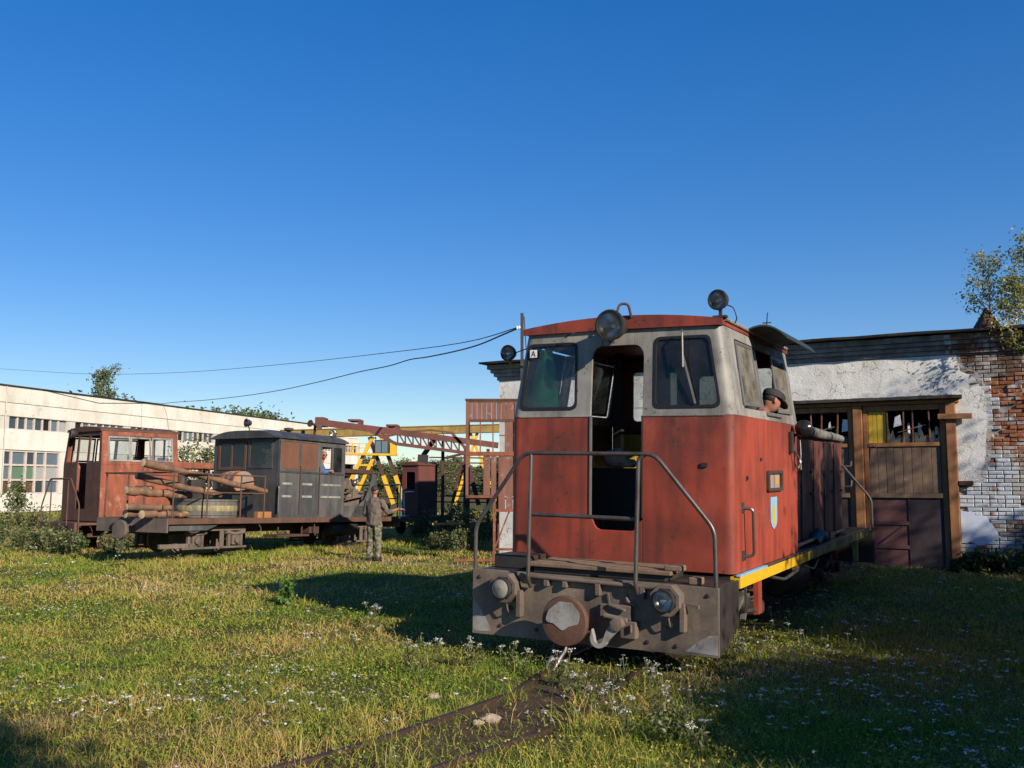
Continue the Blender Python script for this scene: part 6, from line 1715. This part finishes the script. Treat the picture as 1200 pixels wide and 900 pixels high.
# ------------------------------------------------------------------ vegetation
def leaf_mat(name, c0, c1, c2=None, trans=.35, rough=.55):
    t = NT(name); t.n.remove(t.p)
    a = t.n.new('ShaderNodeAttribute'); a.attribute_name = 'tint'
    oi = t.n.new('ShaderNodeObjectInfo')
    c = t.mix(t.ramp(a.outputs['Fac'], 0, .7 if c2 else 1), c0, c1)
    if c2: c = t.mix(t.ramp(a.outputs['Fac'], .78, 1), c, c2)
    v = t.ramp(oi.outputs['Random'], 0, 1, .85, 1.15)
    cmb = t.n.new('ShaderNodeCombineColor')
    for i in range(3): t.link(v, cmb.inputs[i])
    c = t.mix(1., c, cmb.outputs[0], 'MULTIPLY')
    d = t.n.new('ShaderNodeBsdfDiffuse'); tr = t.n.new('ShaderNodeBsdfTranslucent'); g = t.n.new('ShaderNodeBsdfGlossy'); g.inputs['Roughness'].default_value = rough
    g.inputs['Color'].default_value = (.8, .8, .8, 1)
    t.link(c, d.inputs[0]); t.link(c, tr.inputs[0])
    m1 = t.n.new('ShaderNodeMixShader'); m1.inputs[0].default_value = trans; t.link(d.outputs[0], m1.inputs[1]); t.link(tr.outputs[0], m1.inputs[2])
    m2 = t.n.new('ShaderNodeMixShader'); m2.inputs[0].default_value = .04; t.link(m1.outputs[0], m2.inputs[1]); t.link(g.outputs[0], m2.inputs[2])
    t.link(m2.outputs[0], t.out.inputs[0])
    return t.m
def mesh_np(name, co, faces_sizes, loops, mat, tint):
    me = bpy.data.meshes.new(name)
    me.vertices.add(len(co)); me.vertices.foreach_set('co', np.ascontiguousarray(co, np.float32).ravel())
    me.loops.add(len(loops)); me.loops.foreach_set('vertex_index', loops.astype(np.int32))
    st = np.concatenate([[0], np.cumsum(faces_sizes)[:-1]]).astype(np.int32)
    me.polygons.add(len(faces_sizes)); me.polygons.foreach_set('loop_start', st)
    me.update(calc_edges=True)
    at_ = me.attributes.new('tint', 'FLOAT', 'POINT'); at_.data.foreach_set('value', tint.astype(np.float32))
    me.materials.append(mat)
    return me
def leaves(name, pos, size, mat, rg, aspect=.55, flat=0., tint=None):
    """diamond leaf faces at pos (N,3)"""
    n = len(pos)
    d = rg.normal(size=(n, 3)); d[:, 2] = d[:, 2] * (1 - flat) - .2; d /= np.linalg.norm(d, axis=1)[:, None]
    r = rg.normal(size=(n, 3)); s = np.cross(d, r); s /= np.linalg.norm(s, axis=1)[:, None]
    sz = size * rg.uniform(.6, 1.35, n)[:, None]
    co = np.stack([pos, pos + d * sz * .5 + s * sz * aspect * .5, pos + d * sz, pos + d * sz * .5 - s * sz * aspect * .5], 1).reshape(-1, 3)
    tn = np.repeat(rg.uniform(0, 1, n) if tint is None else tint, 4)
    return mesh_np(name, co, np.full(n, 4), np.arange(n * 4), mat, tn)
M['bark'] = weather('tree_bark', (.09, .07, .055, 1), (.05, .04, .032, 1), None, 4, rough=.95, bump=.8)
M['birch_bark'] = weather('birch_bark', (.50, .48, .44, 1), (.12, .10, .09, 1), None, 5, (.5, .62), rough=.85)
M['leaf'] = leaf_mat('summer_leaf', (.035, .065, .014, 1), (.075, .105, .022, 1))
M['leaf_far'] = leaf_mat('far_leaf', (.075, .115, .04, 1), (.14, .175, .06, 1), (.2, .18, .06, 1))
M['leaf_birch'] = leaf_mat('autumn_birch_leaf', (.15, .19, .028, 1), (.30, .29, .04, 1), (.50, .30, .035, 1), .5)
M['leaf_weed'] = leaf_mat('weed_leaf', (.075, .12, .03, 1), (.15, .17, .05, 1), (.2, .13, .07, 1))
M['leaf_fresh'] = leaf_mat('fresh_leaf', (.07, .16, .02, 1), (.12, .24, .035, 1))

def skeleton(rg, H, r0, clear=.25, nb=16, spread=.35, upw=.6, twig=4, droop=0., wob=.04):
    """returns list of (points, radii) and the leaf anchor points"""
    segs, anchors = [], []
    n = 9
    tr = [np.array([0, 0, -.1])]
    for i in range(1, n + 1):
        tr.append(np.array([rg.normal() * wob * H * .5 * (i / n), rg.normal() * wob * H * .5 * (i / n), H * i / n]))
    tr = np.array(tr); rad = r0 * (1 - np.linspace(0, 1, n + 1)) ** .8 + .004
    segs.append((tr, rad))
    for b in range(nb):
        t = clear + (1 - clear) * (b + rg.uniform(0, 1)) / nb
        k = min(int(t * n), n - 1); p = tr[k] + (tr[k + 1] - tr[k]) * (t * n - k)
        a = b * 2.4 + rg.uniform(-.5, .5)
        L = H * spread * (1.15 - .85 * t) * rg.uniform(.7, 1.2) + .04 * H
        d = np.array([math.cos(a), math.sin(a), upw * rg.uniform(.5, 1.3)]); d /= np.linalg.norm(d)
        pts = [p]
        for q in range(4):
            d = d + rg.normal(size=3) * .16 + np.array([0, 0, -droop * (q + 1)]); d /= np.linalg.norm(d)
            pts.append(pts[-1] + d * L / 4)
        pts = np.array(pts); rb = rad[k] * .45 * np.linspace(1, .15, 5) + .003
        segs.append((pts, rb))
        anchors += [pts[2], pts[3], pts[4], (pts[3] + pts[4]) / 2]
        for w in range(twig):
            q = rg.integers(1, 5); a2 = rg.normal(size=3); a2[2] = abs(a2[2]) * .5 - droop * 2; a2 /= np.linalg.norm(a2)
            e = pts[q] + a2 * L * rg.uniform(.25, .5)
            segs.append((np.array([pts[q], (pts[q] + e) / 2 + rg.normal(size=3) * .02 * L, e]), np.array([rb[q] * .6, rb[q] * .4, .003])))
            anchors += [e, (pts[q] + e) / 2, pts[q] + (e - pts[q]) * .75]
    anchors.append(tr[-1]); anchors.append(tr[-2])
    return segs, np.array(anchors)
def wood_mesh(name, segs, mat, nseg=6):
    m = MB()
    for p, r in segs: m.tube([Vector(x) for x in p], list(r), nseg if r[0] > .03 else 4, caps=False)
    return m.mesh(name, mat, True)
def tree_meshes(seed, H, r0, nleaf, lsize, leafm, barkm, cluster=.35, **kw):
    rg = np.random.default_rng(seed)
    segs, an = skeleton(rg, H, r0, **kw)
    w = wood_mesh('trunk', segs, barkm)
    idx = rg.integers(0, len(an), nleaf)
    off = rg.normal(size=(nleaf, 3)) * cluster * rg.uniform(.2, 1, (nleaf, 1))
    pos = an[idx] + off
    pos[:, 2] = np.maximum(pos[:, 2], .05)
    clump = rg.uniform(0, 1, len(an))[idx]
    l = leaves('crown', pos, lsize, leafm, rg, tint=np.clip(clump * .6 + rg.uniform(0, .45, nleaf), 0, 1))
    return w, l
def put_tree(name, label, loc, rz, meshes, scale=1, group=None, cat='tree'):
    t = thing(name, label, cat, loc, rz, group); t.scale = (scale,) * 3 if not isinstance(scale, tuple) else scale
    obj('trunk', meshes[0], t); obj('crown', meshes[1], t)
    return t

# trees and bushes that shade the right of the yard, beyond the frame edge
LX, LY = V(.765, .644, 0), V(.644, -.765, 0)
def shade_at(k, back=0): return V(6.0, .9, 0) + LX * k + LY * back
sh_a = tree_meshes(11, 3.4, .07, 11000, .12, M['leaf'], M['bark'], .30, clear=.06, nb=30, spread=.32, upw=.7, twig=4)
sh_b = tree_meshes(12, 6.9, .15, 15000, .14, M['leaf'], M['bark'], .36, clear=.06, nb=34, spread=.22, upw=.8, twig=5)
sh_c = tree_meshes(13, 9.4, .12, 2600, .12, M['leaf'], M['bark'], .34, clear=.06, nb=30, spread=.19, upw=.9, twig=5)
lab = 'leafy green willow bush at the edge of the yard'
for k, bk, s, mm, lb_ in ((.25, .3, .96, sh_a, 'leafy willow bush at the open end of the yard hedge'), (.95, -.1, 1.0, sh_a, 'leafy willow bush next to the open end of the yard hedge'), (1.6, .3, .98, sh_a, 'leafy willow bush in the low part of the yard hedge'), (2.8, .1, 1.02, sh_a, 'leafy willow bush in the middle of the low part of the yard hedge'), (2.2, -.2, 1.02, sh_a, 'leafy willow bush second from the open end of the yard hedge'), (3.4, .4, 1.06, sh_a, 'leafy willow bush beside the first tall tree of the yard hedge'),
                      (1.6, 3.2, 1.35, sh_a, 'tall willow bush behind the low end of the yard hedge'), (3.6, 4.2, 1.5, sh_a, 'tall willow bush behind the middle of the yard hedge'),
                      (5.4, .9, 1.55, sh_a, 'tall willow bush between the bushes and the first dense tree of the hedge'), (7.2, .9, 1.75, sh_a, 'tall willow bush between the first two dense trees of the hedge'), (9.0, .9, 1.7, sh_a, 'tall willow bush between the second and third dense trees of the hedge'), (11.2, .6, 1.7, sh_a, 'tall willow bush past the third dense tree of the hedge'), (14.2, .8, 1.6, sh_a, 'tall willow bush beside the last dense tree of the hedge'), (0.6, 1.6, .95, sh_a, 'small willow bush tucked behind the open end of the hedge'), (2.8, 1.6, 1.2, sh_a, 'round willow bush tucked behind the low bushes of the hedge'), (4.5, .9, 1.05, sh_a, 'low willow bush at the foot of the tall hedge bushes'), (6.0, .3, 1.0, sh_b, 'dense tree rising out of the yard hedge next to the bushes'), (8.0, -.3, .98, sh_b, 'dense tree second along the yard hedge'), (10.0, .5, .95, sh_b, 'dense tree third along the yard hedge'),
                      (13.0, .4, .98, sh_c, 'tall thin-topped tree at the far end of the yard hedge'), (12.3, -.4, .92, sh_b, 'dense tree beside the thin-topped tree of the yard hedge'), (15.0, .2, .80, sh_b, 'dense tree at the far end of the yard hedge')):
    p = shade_at(k, bk); p.z = gz(p.x, p.y) - .02
    put_tree('hedge_tree', lb_, p, k * 1.7, mm, s, 'trees along the right edge of the yard')
put_tree('hedge_tree', 'lone small tree standing behind the photographer', V(3.45, -2.6, -.02), .6, tree_meshes(14, 5.1, .09, 5000, .13, M['leaf'], M['bark'], .3, clear=.45, nb=20, spread=.2), 1, None)

# birch saplings on the shed roof
def sapling(u, y, H, seed, label, nl):
    nl = int(nl * 1.45)
    mm = tree_meshes(seed, H, .022, nl, .062, M['leaf_birch'], M['birch_bark'], .11, clear=.10, nb=22, spread=.36, upw=.75, twig=4, droop=.06)
    p = SH @ V(u, y, 4.62)
    return put_tree('birch_sapling', label, p, seed, mm, 1, 'birch saplings growing on the shed roof', 'tree')
sapling(3.30, .25, 1.55, 21, 'yellowing birch sapling growing on the shed roof beside the lamp hood', 900)
sapling(4.05, .15, 1.75, 22, 'thicker birch sapling growing on the shed roof right of the lamp hood', 1500)
sapling(3.72, -.12, 1.0, 23, 'short bushy birch shoot hanging over the shed eave', 900)
sapling(4.6, .3, 1.6, 24, 'birch sapling at the far side of the shed roof growth', 900)
# drooping shoot over the eave
rg = np.random.default_rng(5)
pts = np.array([(.35 * t + rg.normal() * .05, -.25 - .2 * t, .2 - .62 * t) for t in np.linspace(0, 1, 9)])
sp_ = thing('birch_shoot', 'leafy birch shoot drooping below the shed eave', 'tree', SH @ V(3.45, -.18, 4.6))
RS = SH.to_3x3()
pw = np.array([RS @ Vector(p) for p in pts])
obj('trunk', wood_mesh('trunk', [(pw, np.linspace(.012, .004, 9))], M['birch_bark']), sp_)
ii = rg.integers(0, 9, 260); obj('crown', leaves('crown', pw[ii] + rg.normal(size=(260, 3)) * .10, .06, M['leaf_birch'], rg), sp_)

# far trees
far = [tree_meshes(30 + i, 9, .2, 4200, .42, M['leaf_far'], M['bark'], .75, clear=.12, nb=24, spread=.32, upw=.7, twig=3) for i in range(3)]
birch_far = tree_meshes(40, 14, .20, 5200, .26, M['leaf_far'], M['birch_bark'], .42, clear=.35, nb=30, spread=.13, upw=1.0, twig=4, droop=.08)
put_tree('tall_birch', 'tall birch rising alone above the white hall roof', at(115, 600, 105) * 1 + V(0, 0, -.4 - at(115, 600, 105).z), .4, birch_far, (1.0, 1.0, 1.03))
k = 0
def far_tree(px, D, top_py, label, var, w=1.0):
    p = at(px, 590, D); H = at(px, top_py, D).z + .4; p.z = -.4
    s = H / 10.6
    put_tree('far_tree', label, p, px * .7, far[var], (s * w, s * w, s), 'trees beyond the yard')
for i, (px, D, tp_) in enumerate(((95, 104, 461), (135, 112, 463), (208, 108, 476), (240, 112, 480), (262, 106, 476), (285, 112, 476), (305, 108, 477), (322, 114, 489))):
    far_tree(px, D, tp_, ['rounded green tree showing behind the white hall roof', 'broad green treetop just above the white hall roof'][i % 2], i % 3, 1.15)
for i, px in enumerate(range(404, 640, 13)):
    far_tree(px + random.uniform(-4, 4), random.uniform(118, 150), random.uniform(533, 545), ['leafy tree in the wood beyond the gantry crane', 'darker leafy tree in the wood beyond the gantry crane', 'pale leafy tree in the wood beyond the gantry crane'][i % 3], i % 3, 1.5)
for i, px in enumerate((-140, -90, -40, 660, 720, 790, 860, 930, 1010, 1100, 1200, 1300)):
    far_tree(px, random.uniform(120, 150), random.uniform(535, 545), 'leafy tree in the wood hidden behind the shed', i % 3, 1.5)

# ------------------------------------------------------------------ grass
def grass_density_points(n, rg, dmin, dmax, half=.66):
    u = rg.uniform(0, 1, n)
    y = dmin * (dmax / dmin) ** u                       # density falls with distance squared
    x = rg.uniform(-1, 1, n) * (half * y + 1.2)
    return x, y
def blocked(x, y):
    """under the shed floor"""
    s = (x - LOCO_O.x) * AX.x + (y - LOCO_O.y) * AX.y; u = (x - LOCO_O.x) * LAT.x + (y - LOCO_O.y) * LAT.y
    return (s > 11.75) & (u > -7.9)
def make_grass(name, n, dmin, dmax, hmin, hmax, wid, mat, seed, lean=.55, mask=None, tint_off=0., extra=None):
    rg = np.random.default_rng(seed)
    x, y = grass_density_points(n, rg, dmin, dmax) if extra is None else extra(rg, n)
    so, pa = soil_amount(x, y)
    tuft = .5 + .5 * vnoise(x, y, .35, 21)
    keep = rg.uniform(0, 1, len(x)) > np.maximum(so * .97, pa * .93)
    keep &= ~blocked(x, y)
    keep &= rg.uniform(0, 1, len(x)) < (.40 + .75 * tuft)
    bald = smoothstep(.25, .62, vnoise(x, y, 1.4, 61) * .6 + vnoise(x, y, .5, 62) * .5)
    keep &= rg.uniform(0, 1, len(x)) > bald * .72
    under = smoothstep(1.35, 1.0, polydist(x, y, TRACK[6:])) * smoothstep(8.6, 9.2, y)
    keep &= rg.uniform(0, 1, len(x)) > under * .85
    if mask is not None: keep &= mask(x, y, rg)
    x, y, tuft = x[keep], y[keep], tuft[keep]; n = len(x)
    z = ground_z(x, y) - .01
    d = np.hypot(x, y)
    big = .5 + .5 * vnoise(x, y, 3.0, 22)
    h = rg.uniform(hmin, hmax, n) * (.55 + .6 * tuft) * (.75 + .5 * big) * (1 + .25 * smoothstep(14, 30, d))
    w = wid * rg.uniform(.7, 1.3, n) * (d / 6.5) ** .85
    a = rg.uniform(0, 2 * np.pi, n); la = rg.uniform(0, 2 * np.pi, n)
    L = h * rg.uniform(.15, lean, n) * 1.6
    dx, dy = np.cos(la), np.sin(la); sx, sy = np.cos(a), np.sin(a)
    p = np.stack([x, y, z], 1)
    s = np.stack([sx, sy, np.zeros(n)], 1) * (w / 2)[:, None]
    mid = p + np.stack([dx * L * .35, dy * L * .35, h * .62], 1); tip = p + np.stack([dx * L, dy * L, h], 1)
    co = np.stack([p - s, p + s, mid + s * .8, mid - s * .8, tip], 1).reshape(-1, 3)
    b = np.arange(n) * 5
    loops = np.stack([b, b + 1, b + 2, b + 3, b + 3, b + 2, b + 4], 1).ravel()
    fs = np.tile([4, 3], n)
    dry = .56 + .55 * vnoise(x, y, 2.2, 23) + .38 * vnoise(x, y, .5, 24)
    tint = np.clip(dry * .62 + rg.uniform(-.28, .34, n) + tint_off, 0, 1)
    me = mesh_np(name, co, fs, loops, mat, np.repeat(tint, 5))
    o = obj(name, me); o['kind'] = 'stuff'
    return o
def grass_mat():
    t = NT('meadow_grass'); t.n.remove(t.p)
    a = t.n.new('ShaderNodeAttribute'); a.attribute_name = 'tint'
    cr = t.n.new('ShaderNodeValToRGB'); e = cr.color_ramp.elements
    e[0].position = 0; e[0].color = (.12, .21, .028, 1); e[1].position = 1; e[1].color = (.64, .50, .29, 1)
    for ps, c in ((.26, (.26, .30, .052, 1)), (.50, (.45, .37, .085, 1)), (.76, (.52, .31, .14, 1))):
        q = e.new(ps); q.color = c
    t.link(a.outputs['Fac'], cr.inputs[0])
    d = t.n.new('ShaderNodeBsdfDiffuse'); tr = t.n.new('ShaderNodeBsdfTranslucent')
    t.link(cr.outputs[0], d.inputs[0]); t.link(cr.outputs[0], tr.inputs[0])
    m1 = t.n.new('ShaderNodeMixShader'); m1.inputs[0].default_value = .3; t.link(d.outputs[0], m1.inputs[1]); t.link(tr.outputs[0], m1.inputs[2])
    t.link(m1.outputs[0], t.out.inputs[0]); return t.m
M['grass'] = grass_mat()
make_grass('meadow_grass', 460000, 4.6, 60, .03, .10, .0052, M['grass'], 51, 1.5)
make_grass('tall_grass', 30000, 4.8, 40, .10, .22, .0045, M['grass'], 52, .45, lambda x, y, rg: rg.uniform(0, 1, len(x)) < np.clip(.25 + .9 * vnoise(x, y, 1.1, 31), 0, 1), .08)
def ground_leaves(n, seed):
    rg = np.random.default_rng(seed)
    x, y = grass_density_points(n, rg, 4.8, 24)
    so, pa = soil_amount(x, y)
    keep = (rg.uniform(0, 1, n) > np.maximum(so * .75, pa * .95)) & ~blocked(x, y) & (rg.uniform(0, 1, n) < .55 + .6 * vnoise(x, y, .4, 77))
    x, y = x[keep], y[keep]; d = np.hypot(x, y)
    pos = np.stack([x, y, ground_z(x, y) + rg.uniform(.005, .07, len(x))], 1)
    dry = np.clip(.20 + .22 * vnoise(x, y, 1.3, 78) + rg.uniform(-.25, .28, len(x)), 0, .62)
    me = leaves('meadow_herbs', pos, 1, M['grass'], rg, .6, .55, dry)
    co = np.zeros(len(me.vertices) * 3, np.float32); me.vertices.foreach_get('co', co); co = co.reshape(-1, 4, 3)
    co = pos[:, None, :] + (co - pos[:, None, :]) * (.022 * (d / 6.5) ** .45)[:, None, None]
    co[:, :, 2] = np.maximum(co[:, :, 2], ground_z(co[:, :, 0], co[:, :, 1]) + .003)
    me.vertices.foreach_set('co', np.ascontiguousarray(co, np.float32).ravel()); me.update()
    o = obj('meadow_herbs', me); o['kind'] = 'stuff'
ground_leaves(170000, 55)
# longer grass along the rails and at the foot of the locomotive
def along(rg, n):
    c = catmull(TRACK[2:], 10); i = rg.integers(0, len(c) - 24, n); P = np.array([(v.x, v.y) for v in c])
    d = rg.normal(size=n) * .35 + rg.choice([-1, 1], n) * .45
    return P[i, 0] + rg.normal(size=n) * .1 + d * LAT.x, P[i, 1] + rg.normal(size=n) * .1 + d * LAT.y
make_grass('rail_side_grass', 7000, 5, 12, .07, .22, .005, M['grass'], 53, .8, lambda x, y, rg: rg.uniform(0, 1, len(x)) > .75 * smoothstep(8.0, 8.8, y), -.02, along)
def wagon_foot(rg, n):
    t = rg.uniform(-4.2, 6.0, n); d = 1.2 + np.abs(rg.normal(size=n)) * .45; b = V(-6.87, 24.5, 0)
    return b.x + AX.x * t + LAT.x * d, b.y + AX.y * t + LAT.y * d
make_grass('wagon_side_grass', 7000, 5, 12, .06, .2, .005, M['grass'], 54, .8, None, -.02, wagon_foot)

# yarrow and daisies as scattered white heads
def flower_stuff(name, n, seed, hrange, head_r, mask, dmin=5.2, dmax=26):
    rg = np.random.default_rng(seed)
    x, y = grass_density_points(n, rg, dmin, dmax, .6)
    keep = mask(x, y, rg) & ~blocked(x, y) & (polydist(x, y, TRACK) > .2)
    x, y = x[keep], y[keep]; n = len(x)
    z = ground_z(x, y); h = rg.uniform(*hrange, n); d = np.hypot(x, y); hr = head_r * rg.uniform(.55, 1.25, n) * (d / 8) ** .35
    lx, ly = rg.normal(size=n) * .05, rg.normal(size=n) * .05
    co, ls, fs, tn = [], [], [], []
    base = np.stack([x, y, z], 1); top = base + np.stack([lx, ly, h], 1)
    w = np.stack([np.full(n, .0022), np.zeros(n), np.zeros(n)], 1) * (d / 7)[:, None]
    co.append(np.stack([base - w, base + w, top + w, top - w], 1).reshape(-1, 3)); tn.append(np.zeros(n * 4))
    K = 8
    for k in range(K):
        c = top + np.stack([rg.normal(size=n) * hr * .55, rg.normal(size=n) * hr * .55, rg.normal(size=n) * hr * .12], 1)
        r = hr * rg.uniform(.22, .42, n); a = rg.uniform(0, 6.28, n)
        t1 = np.stack([np.cos(a), np.sin(a), rg.normal(size=n) * .25], 1) * r[:, None]; t2 = np.stack([-np.sin(a), np.cos(a), rg.normal(size=n) * .25], 1) * r[:, None]
        co.append(np.stack([c - t1, c - t2, c + t1, c + t2], 1).reshape(-1, 3)); tn.append(np.repeat(rg.uniform(.6, 1, n), 4))
    co = np.concatenate(co); tn = np.concatenate(tn)
    o = obj(name, mesh_np(name, co, np.full(len(co) // 4, 4), np.arange(len(co)), M['petal'], tn)); o['kind'] = 'stuff'
    return o
M['petal'] = leaf_mat('white_petals', (.07, .09, .03, 1), (.72, .70, .62, 1), None, .25)
flower_stuff('yarrow_flowers', 6500, 61, (.08, .21), .029, lambda x, y, rg: rg.uniform(0, 1, len(x)) < np.clip(.06 + .7 * vnoise(x, y, 1.3, 41) + .22 * (x > .6) + .30 * np.exp(-((x + 1.9) / 1.3) ** 2 - ((y - 7.6) / .9) ** 2), 0, .8))

def yarrow(loc, h, seed, label):
    rg = np.random.default_rng(seed)
    t = thing('yarrow_plant', label, 'wildflower', loc, 0, 'tall flowering weeds in front of the locomotive')
    m = MB(); heads = []
    for s in range(2 + seed % 2):
        a = rg.uniform(0, 6.28); l = rg.uniform(.03, .10); hh = h * rg.uniform(.65, 1)
        p = [V(0, 0, -.02), V(l * .4 * math.cos(a), l * .4 * math.sin(a), hh * .5), V(l * math.cos(a), l * math.sin(a), hh)]
        m.tube(p, [.004, .0035, .003], 5)
        for q in range(5):
            b_ = rg.uniform(0, 6.28); e = p[2] + V(.024 * math.cos(b_), .024 * math.sin(b_), .012 + rg.uniform(-.01, .015)); m.tube([p[2] - V(0, 0, .05), e], .002, 4); heads.append(e)
    m.build('stem', plain('weed_stem', (.10, .10, .04, 1), .8), t)
    pos = np.repeat(np.array([tuple(e) for e in heads]), 9, 0) + rg.normal(size=(len(heads) * 9, 3)) * np.array([.009, .009, .004])
    fh = obj('flower_head', leaves('flower_head', pos, .012, M['petal'], rg, .9, .8, rg.uniform(.5, 1, len(pos))), t); fh['kind'] = 'stuff'
    n = 70; zz = rg.uniform(0, h * .8, n); ls = obj('leaf_spray', leaves('leaf_spray', np.stack([rg.normal(size=n) * .03, rg.normal(size=n) * .03, zz], 1), .05, M['leaf_weed'], rg, .3), t); ls['kind'] = 'stuff'
for i, (px, py, h) in enumerate(((494, 792, .42), (505, 788, .36), (481, 790, .30), (548, 783, .28), (562, 786, .30), (598, 782, .24), (612, 788, .22), (655, 800, .28), (668, 805, .34), (676, 818, .22), (696, 838, .30), (735, 868, .30), (838, 768, .20), (852, 764, .22), (866, 770, .2), (820, 880, .2), (436, 726, .24), (440, 740, .30), (770, 846, .26), (760, 806, .26), (905, 842, .2))):
    p = at(px, py, 10); dd = CAM_H * 10 / (CAM_H - p.z); p = at(px, py, dd); p.z = gz(p.x, p.y)
    yarrow(p, h, 200 + i, 'tall white-headed yarrow growing in front of the red locomotive')

def weed(name, label, px, py, D, H, n, mat, seed, lsize=.07, stems=9, spread=.35, group=None):
    rg = np.random.default_rng(seed)
    p = at(px, py, D); p.z = gz(p.x, p.y)
    t = thing(name, label, 'plant', p, 0, group)
    segs, an = [], []
    for s in range(stems):
        a = rg.uniform(0, 6.28); l = spread * H * rg.uniform(.2, 1); hh = H * rg.uniform(.6, 1)
        e = np.array([l * math.cos(a), l * math.sin(a), hh]); b = np.array([l * .25 * math.cos(a), l * .25 * math.sin(a), -.03])
        mid = (b + e) / 2 + rg.normal(size=3) * .05 * H
        segs.append((np.array([b, mid, e]), np.array([.007, .006, .003]) * max(H, .4)))
        for q in np.linspace(.2, 1, 8): an.append(b * (1 - q) + e * q + (mid - (b + e) / 2) * 4 * q * (1 - q))
    an = np.array(an); ii = rg.integers(0, len(an), n)
    obj('stem', wood_mesh('stem', segs, M['bark'], 4), t)
    obj('foliage', leaves('foliage', an[ii] + rg.normal(size=(n, 3)) * .06 * H, lsize, mat, rg), t)
    return t
weed('fresh_weed', 'bright green leafy weed at the edge of the locomotive shadow', 336, 716, 14.0, .42, 240, M['leaf_fresh'], 71, .07, 7)
weed('weed_bush', 'feathery blue-green weed in front of the locomotive', 786, 880, 6.6, .30, 600, M['leaf_weed'], 72, .035, 12, .6)
for i, (px, py, D_, H, lb_) in enumerate(((48, 628, 26, .8, 'dense dry weed bush below the derelict locomotive railing'), (22, 626, 27.5, .6, 'green weed bush at the foot of the white hall'), (-12, 628, 26, .8, 'wide green bush at the foot of the white hall'), (72, 630, 25, .7, 'brownish weed bush beside the derelict locomotive steps'), (92, 632, 24.8, .6, 'low weed clump beside the derelict locomotive step box'), (130, 632, 25.0, .55, 'weed clump under the derelict locomotive side sill'), (150, 628, 26, .5, 'small weed clump under the derelict locomotive side sill'), (60, 600, 34, 1.1, 'tall green weed against the white hall windows'), (32, 600, 34, 1.0, 'tall pale weed against the white hall windows'), (8, 600, 34, 1.1, 'broad pale weed against the white hall windows'))):
    weed('weed_bush', lb_, px, py, D_, H, int(900 * H), M['leaf_weed'], 80 + i, .085, 14, .75, 'weeds round the derelict locomotive')
for i, (px, D_, H) in enumerate(((522, 25.6, .55), (538, 25.2, .6), (552, 25.4, .5), (508, 26, .45))):
    weed('weed_bush', ['pale grassy weed below the barrier post', 'flowering weed beside the barrier post', 'weed clump between the barrier post and the booth', 'low weed left of the barrier post'][i], px, 645, D_, H, 420, M['leaf_weed'], 100 + i, .06, 12, .6)
for i, (px, D_, H) in enumerate(((512, 31, 1.0), (530, 31.5, 1.2), (548, 30, 1.1), (490, 31, .7), (566, 29, 1.0))):
    weed('weed_bush', 'dark shaded weed bush at the foot of the steel rack', px, 620, D_, H, 700, M['leaf_weed'], 110 + i, .09, 14, .8, 'weeds at the foot of the steel rack')
for i, (u, H) in enumerate(((2.75, .38), (2.95, .48), (3.2, .42), (3.5, .5), (3.85, .45), (2.55, .25))):
    w_ = weed('nettle_clump', 'dark nettle clump at the foot of the brick shed wall', 1150, 660, 18, H, 420, M['leaf'], 120 + i, .10, 12, .6, 'nettles along the shed wall')
    q = SH @ V(u, -.35 - .1 * (i % 2), 0); w_.location = (q.x, q.y, gz(q.x, q.y))
for i, (px, D_, H) in enumerate(((215, 42, 3.4), (238, 43, 3.3), (252, 42, 3.0), (20, 44, 1.6))):
    mm = tree_meshes(130 + i, H, .05, 700, .16, M['leaf_weed'], M['bark'], .3, clear=.3, nb=14, spread=.35, upw=.6)
    p = at(px, 600, D_); p.z = gz(p.x, p.y); put_tree('young_tree', ['spindly young tree in front of the white hall wall', 'spindly young tree behind the motor wagon', 'young tree close to the motor wagon cab', 'small bush under the hall window'][i], p, i, mm, 1, 'young trees before the white hall')
# stones and clods by the rails
for i, (px, py, s) in enumerate(((575, 842, .065), (560, 846, .04), (508, 817, .045))):
    p = at(px, py, 10); dd = CAM_H * 10 / (CAM_H - p.z); p = at(px, py, dd)
    m = MB(); m.sphere((0, 0, .02), s, (1.2, .9, .55), 10, 7)
    for j in range(len(m.v)):
        v = m.v[j]; kk = 1 + random.uniform(-.15, .15); m.v[j] = (v[0] * kk, v[1] * kk, v[2] * kk)
    o = m.build('field_stone', weather('pale_stone_%d' % i, (.36, .28, .20, 1), (.22, .17, .12, 1), None, 6, rough=.9), None); o.location = (p.x, p.y, gz(p.x, p.y)); tag(o, ['pale flat stone lying between the rails', 'small stone beside the flat stone between the rails', 'small pale stone in the grass left of the rails'][i], 'stone')
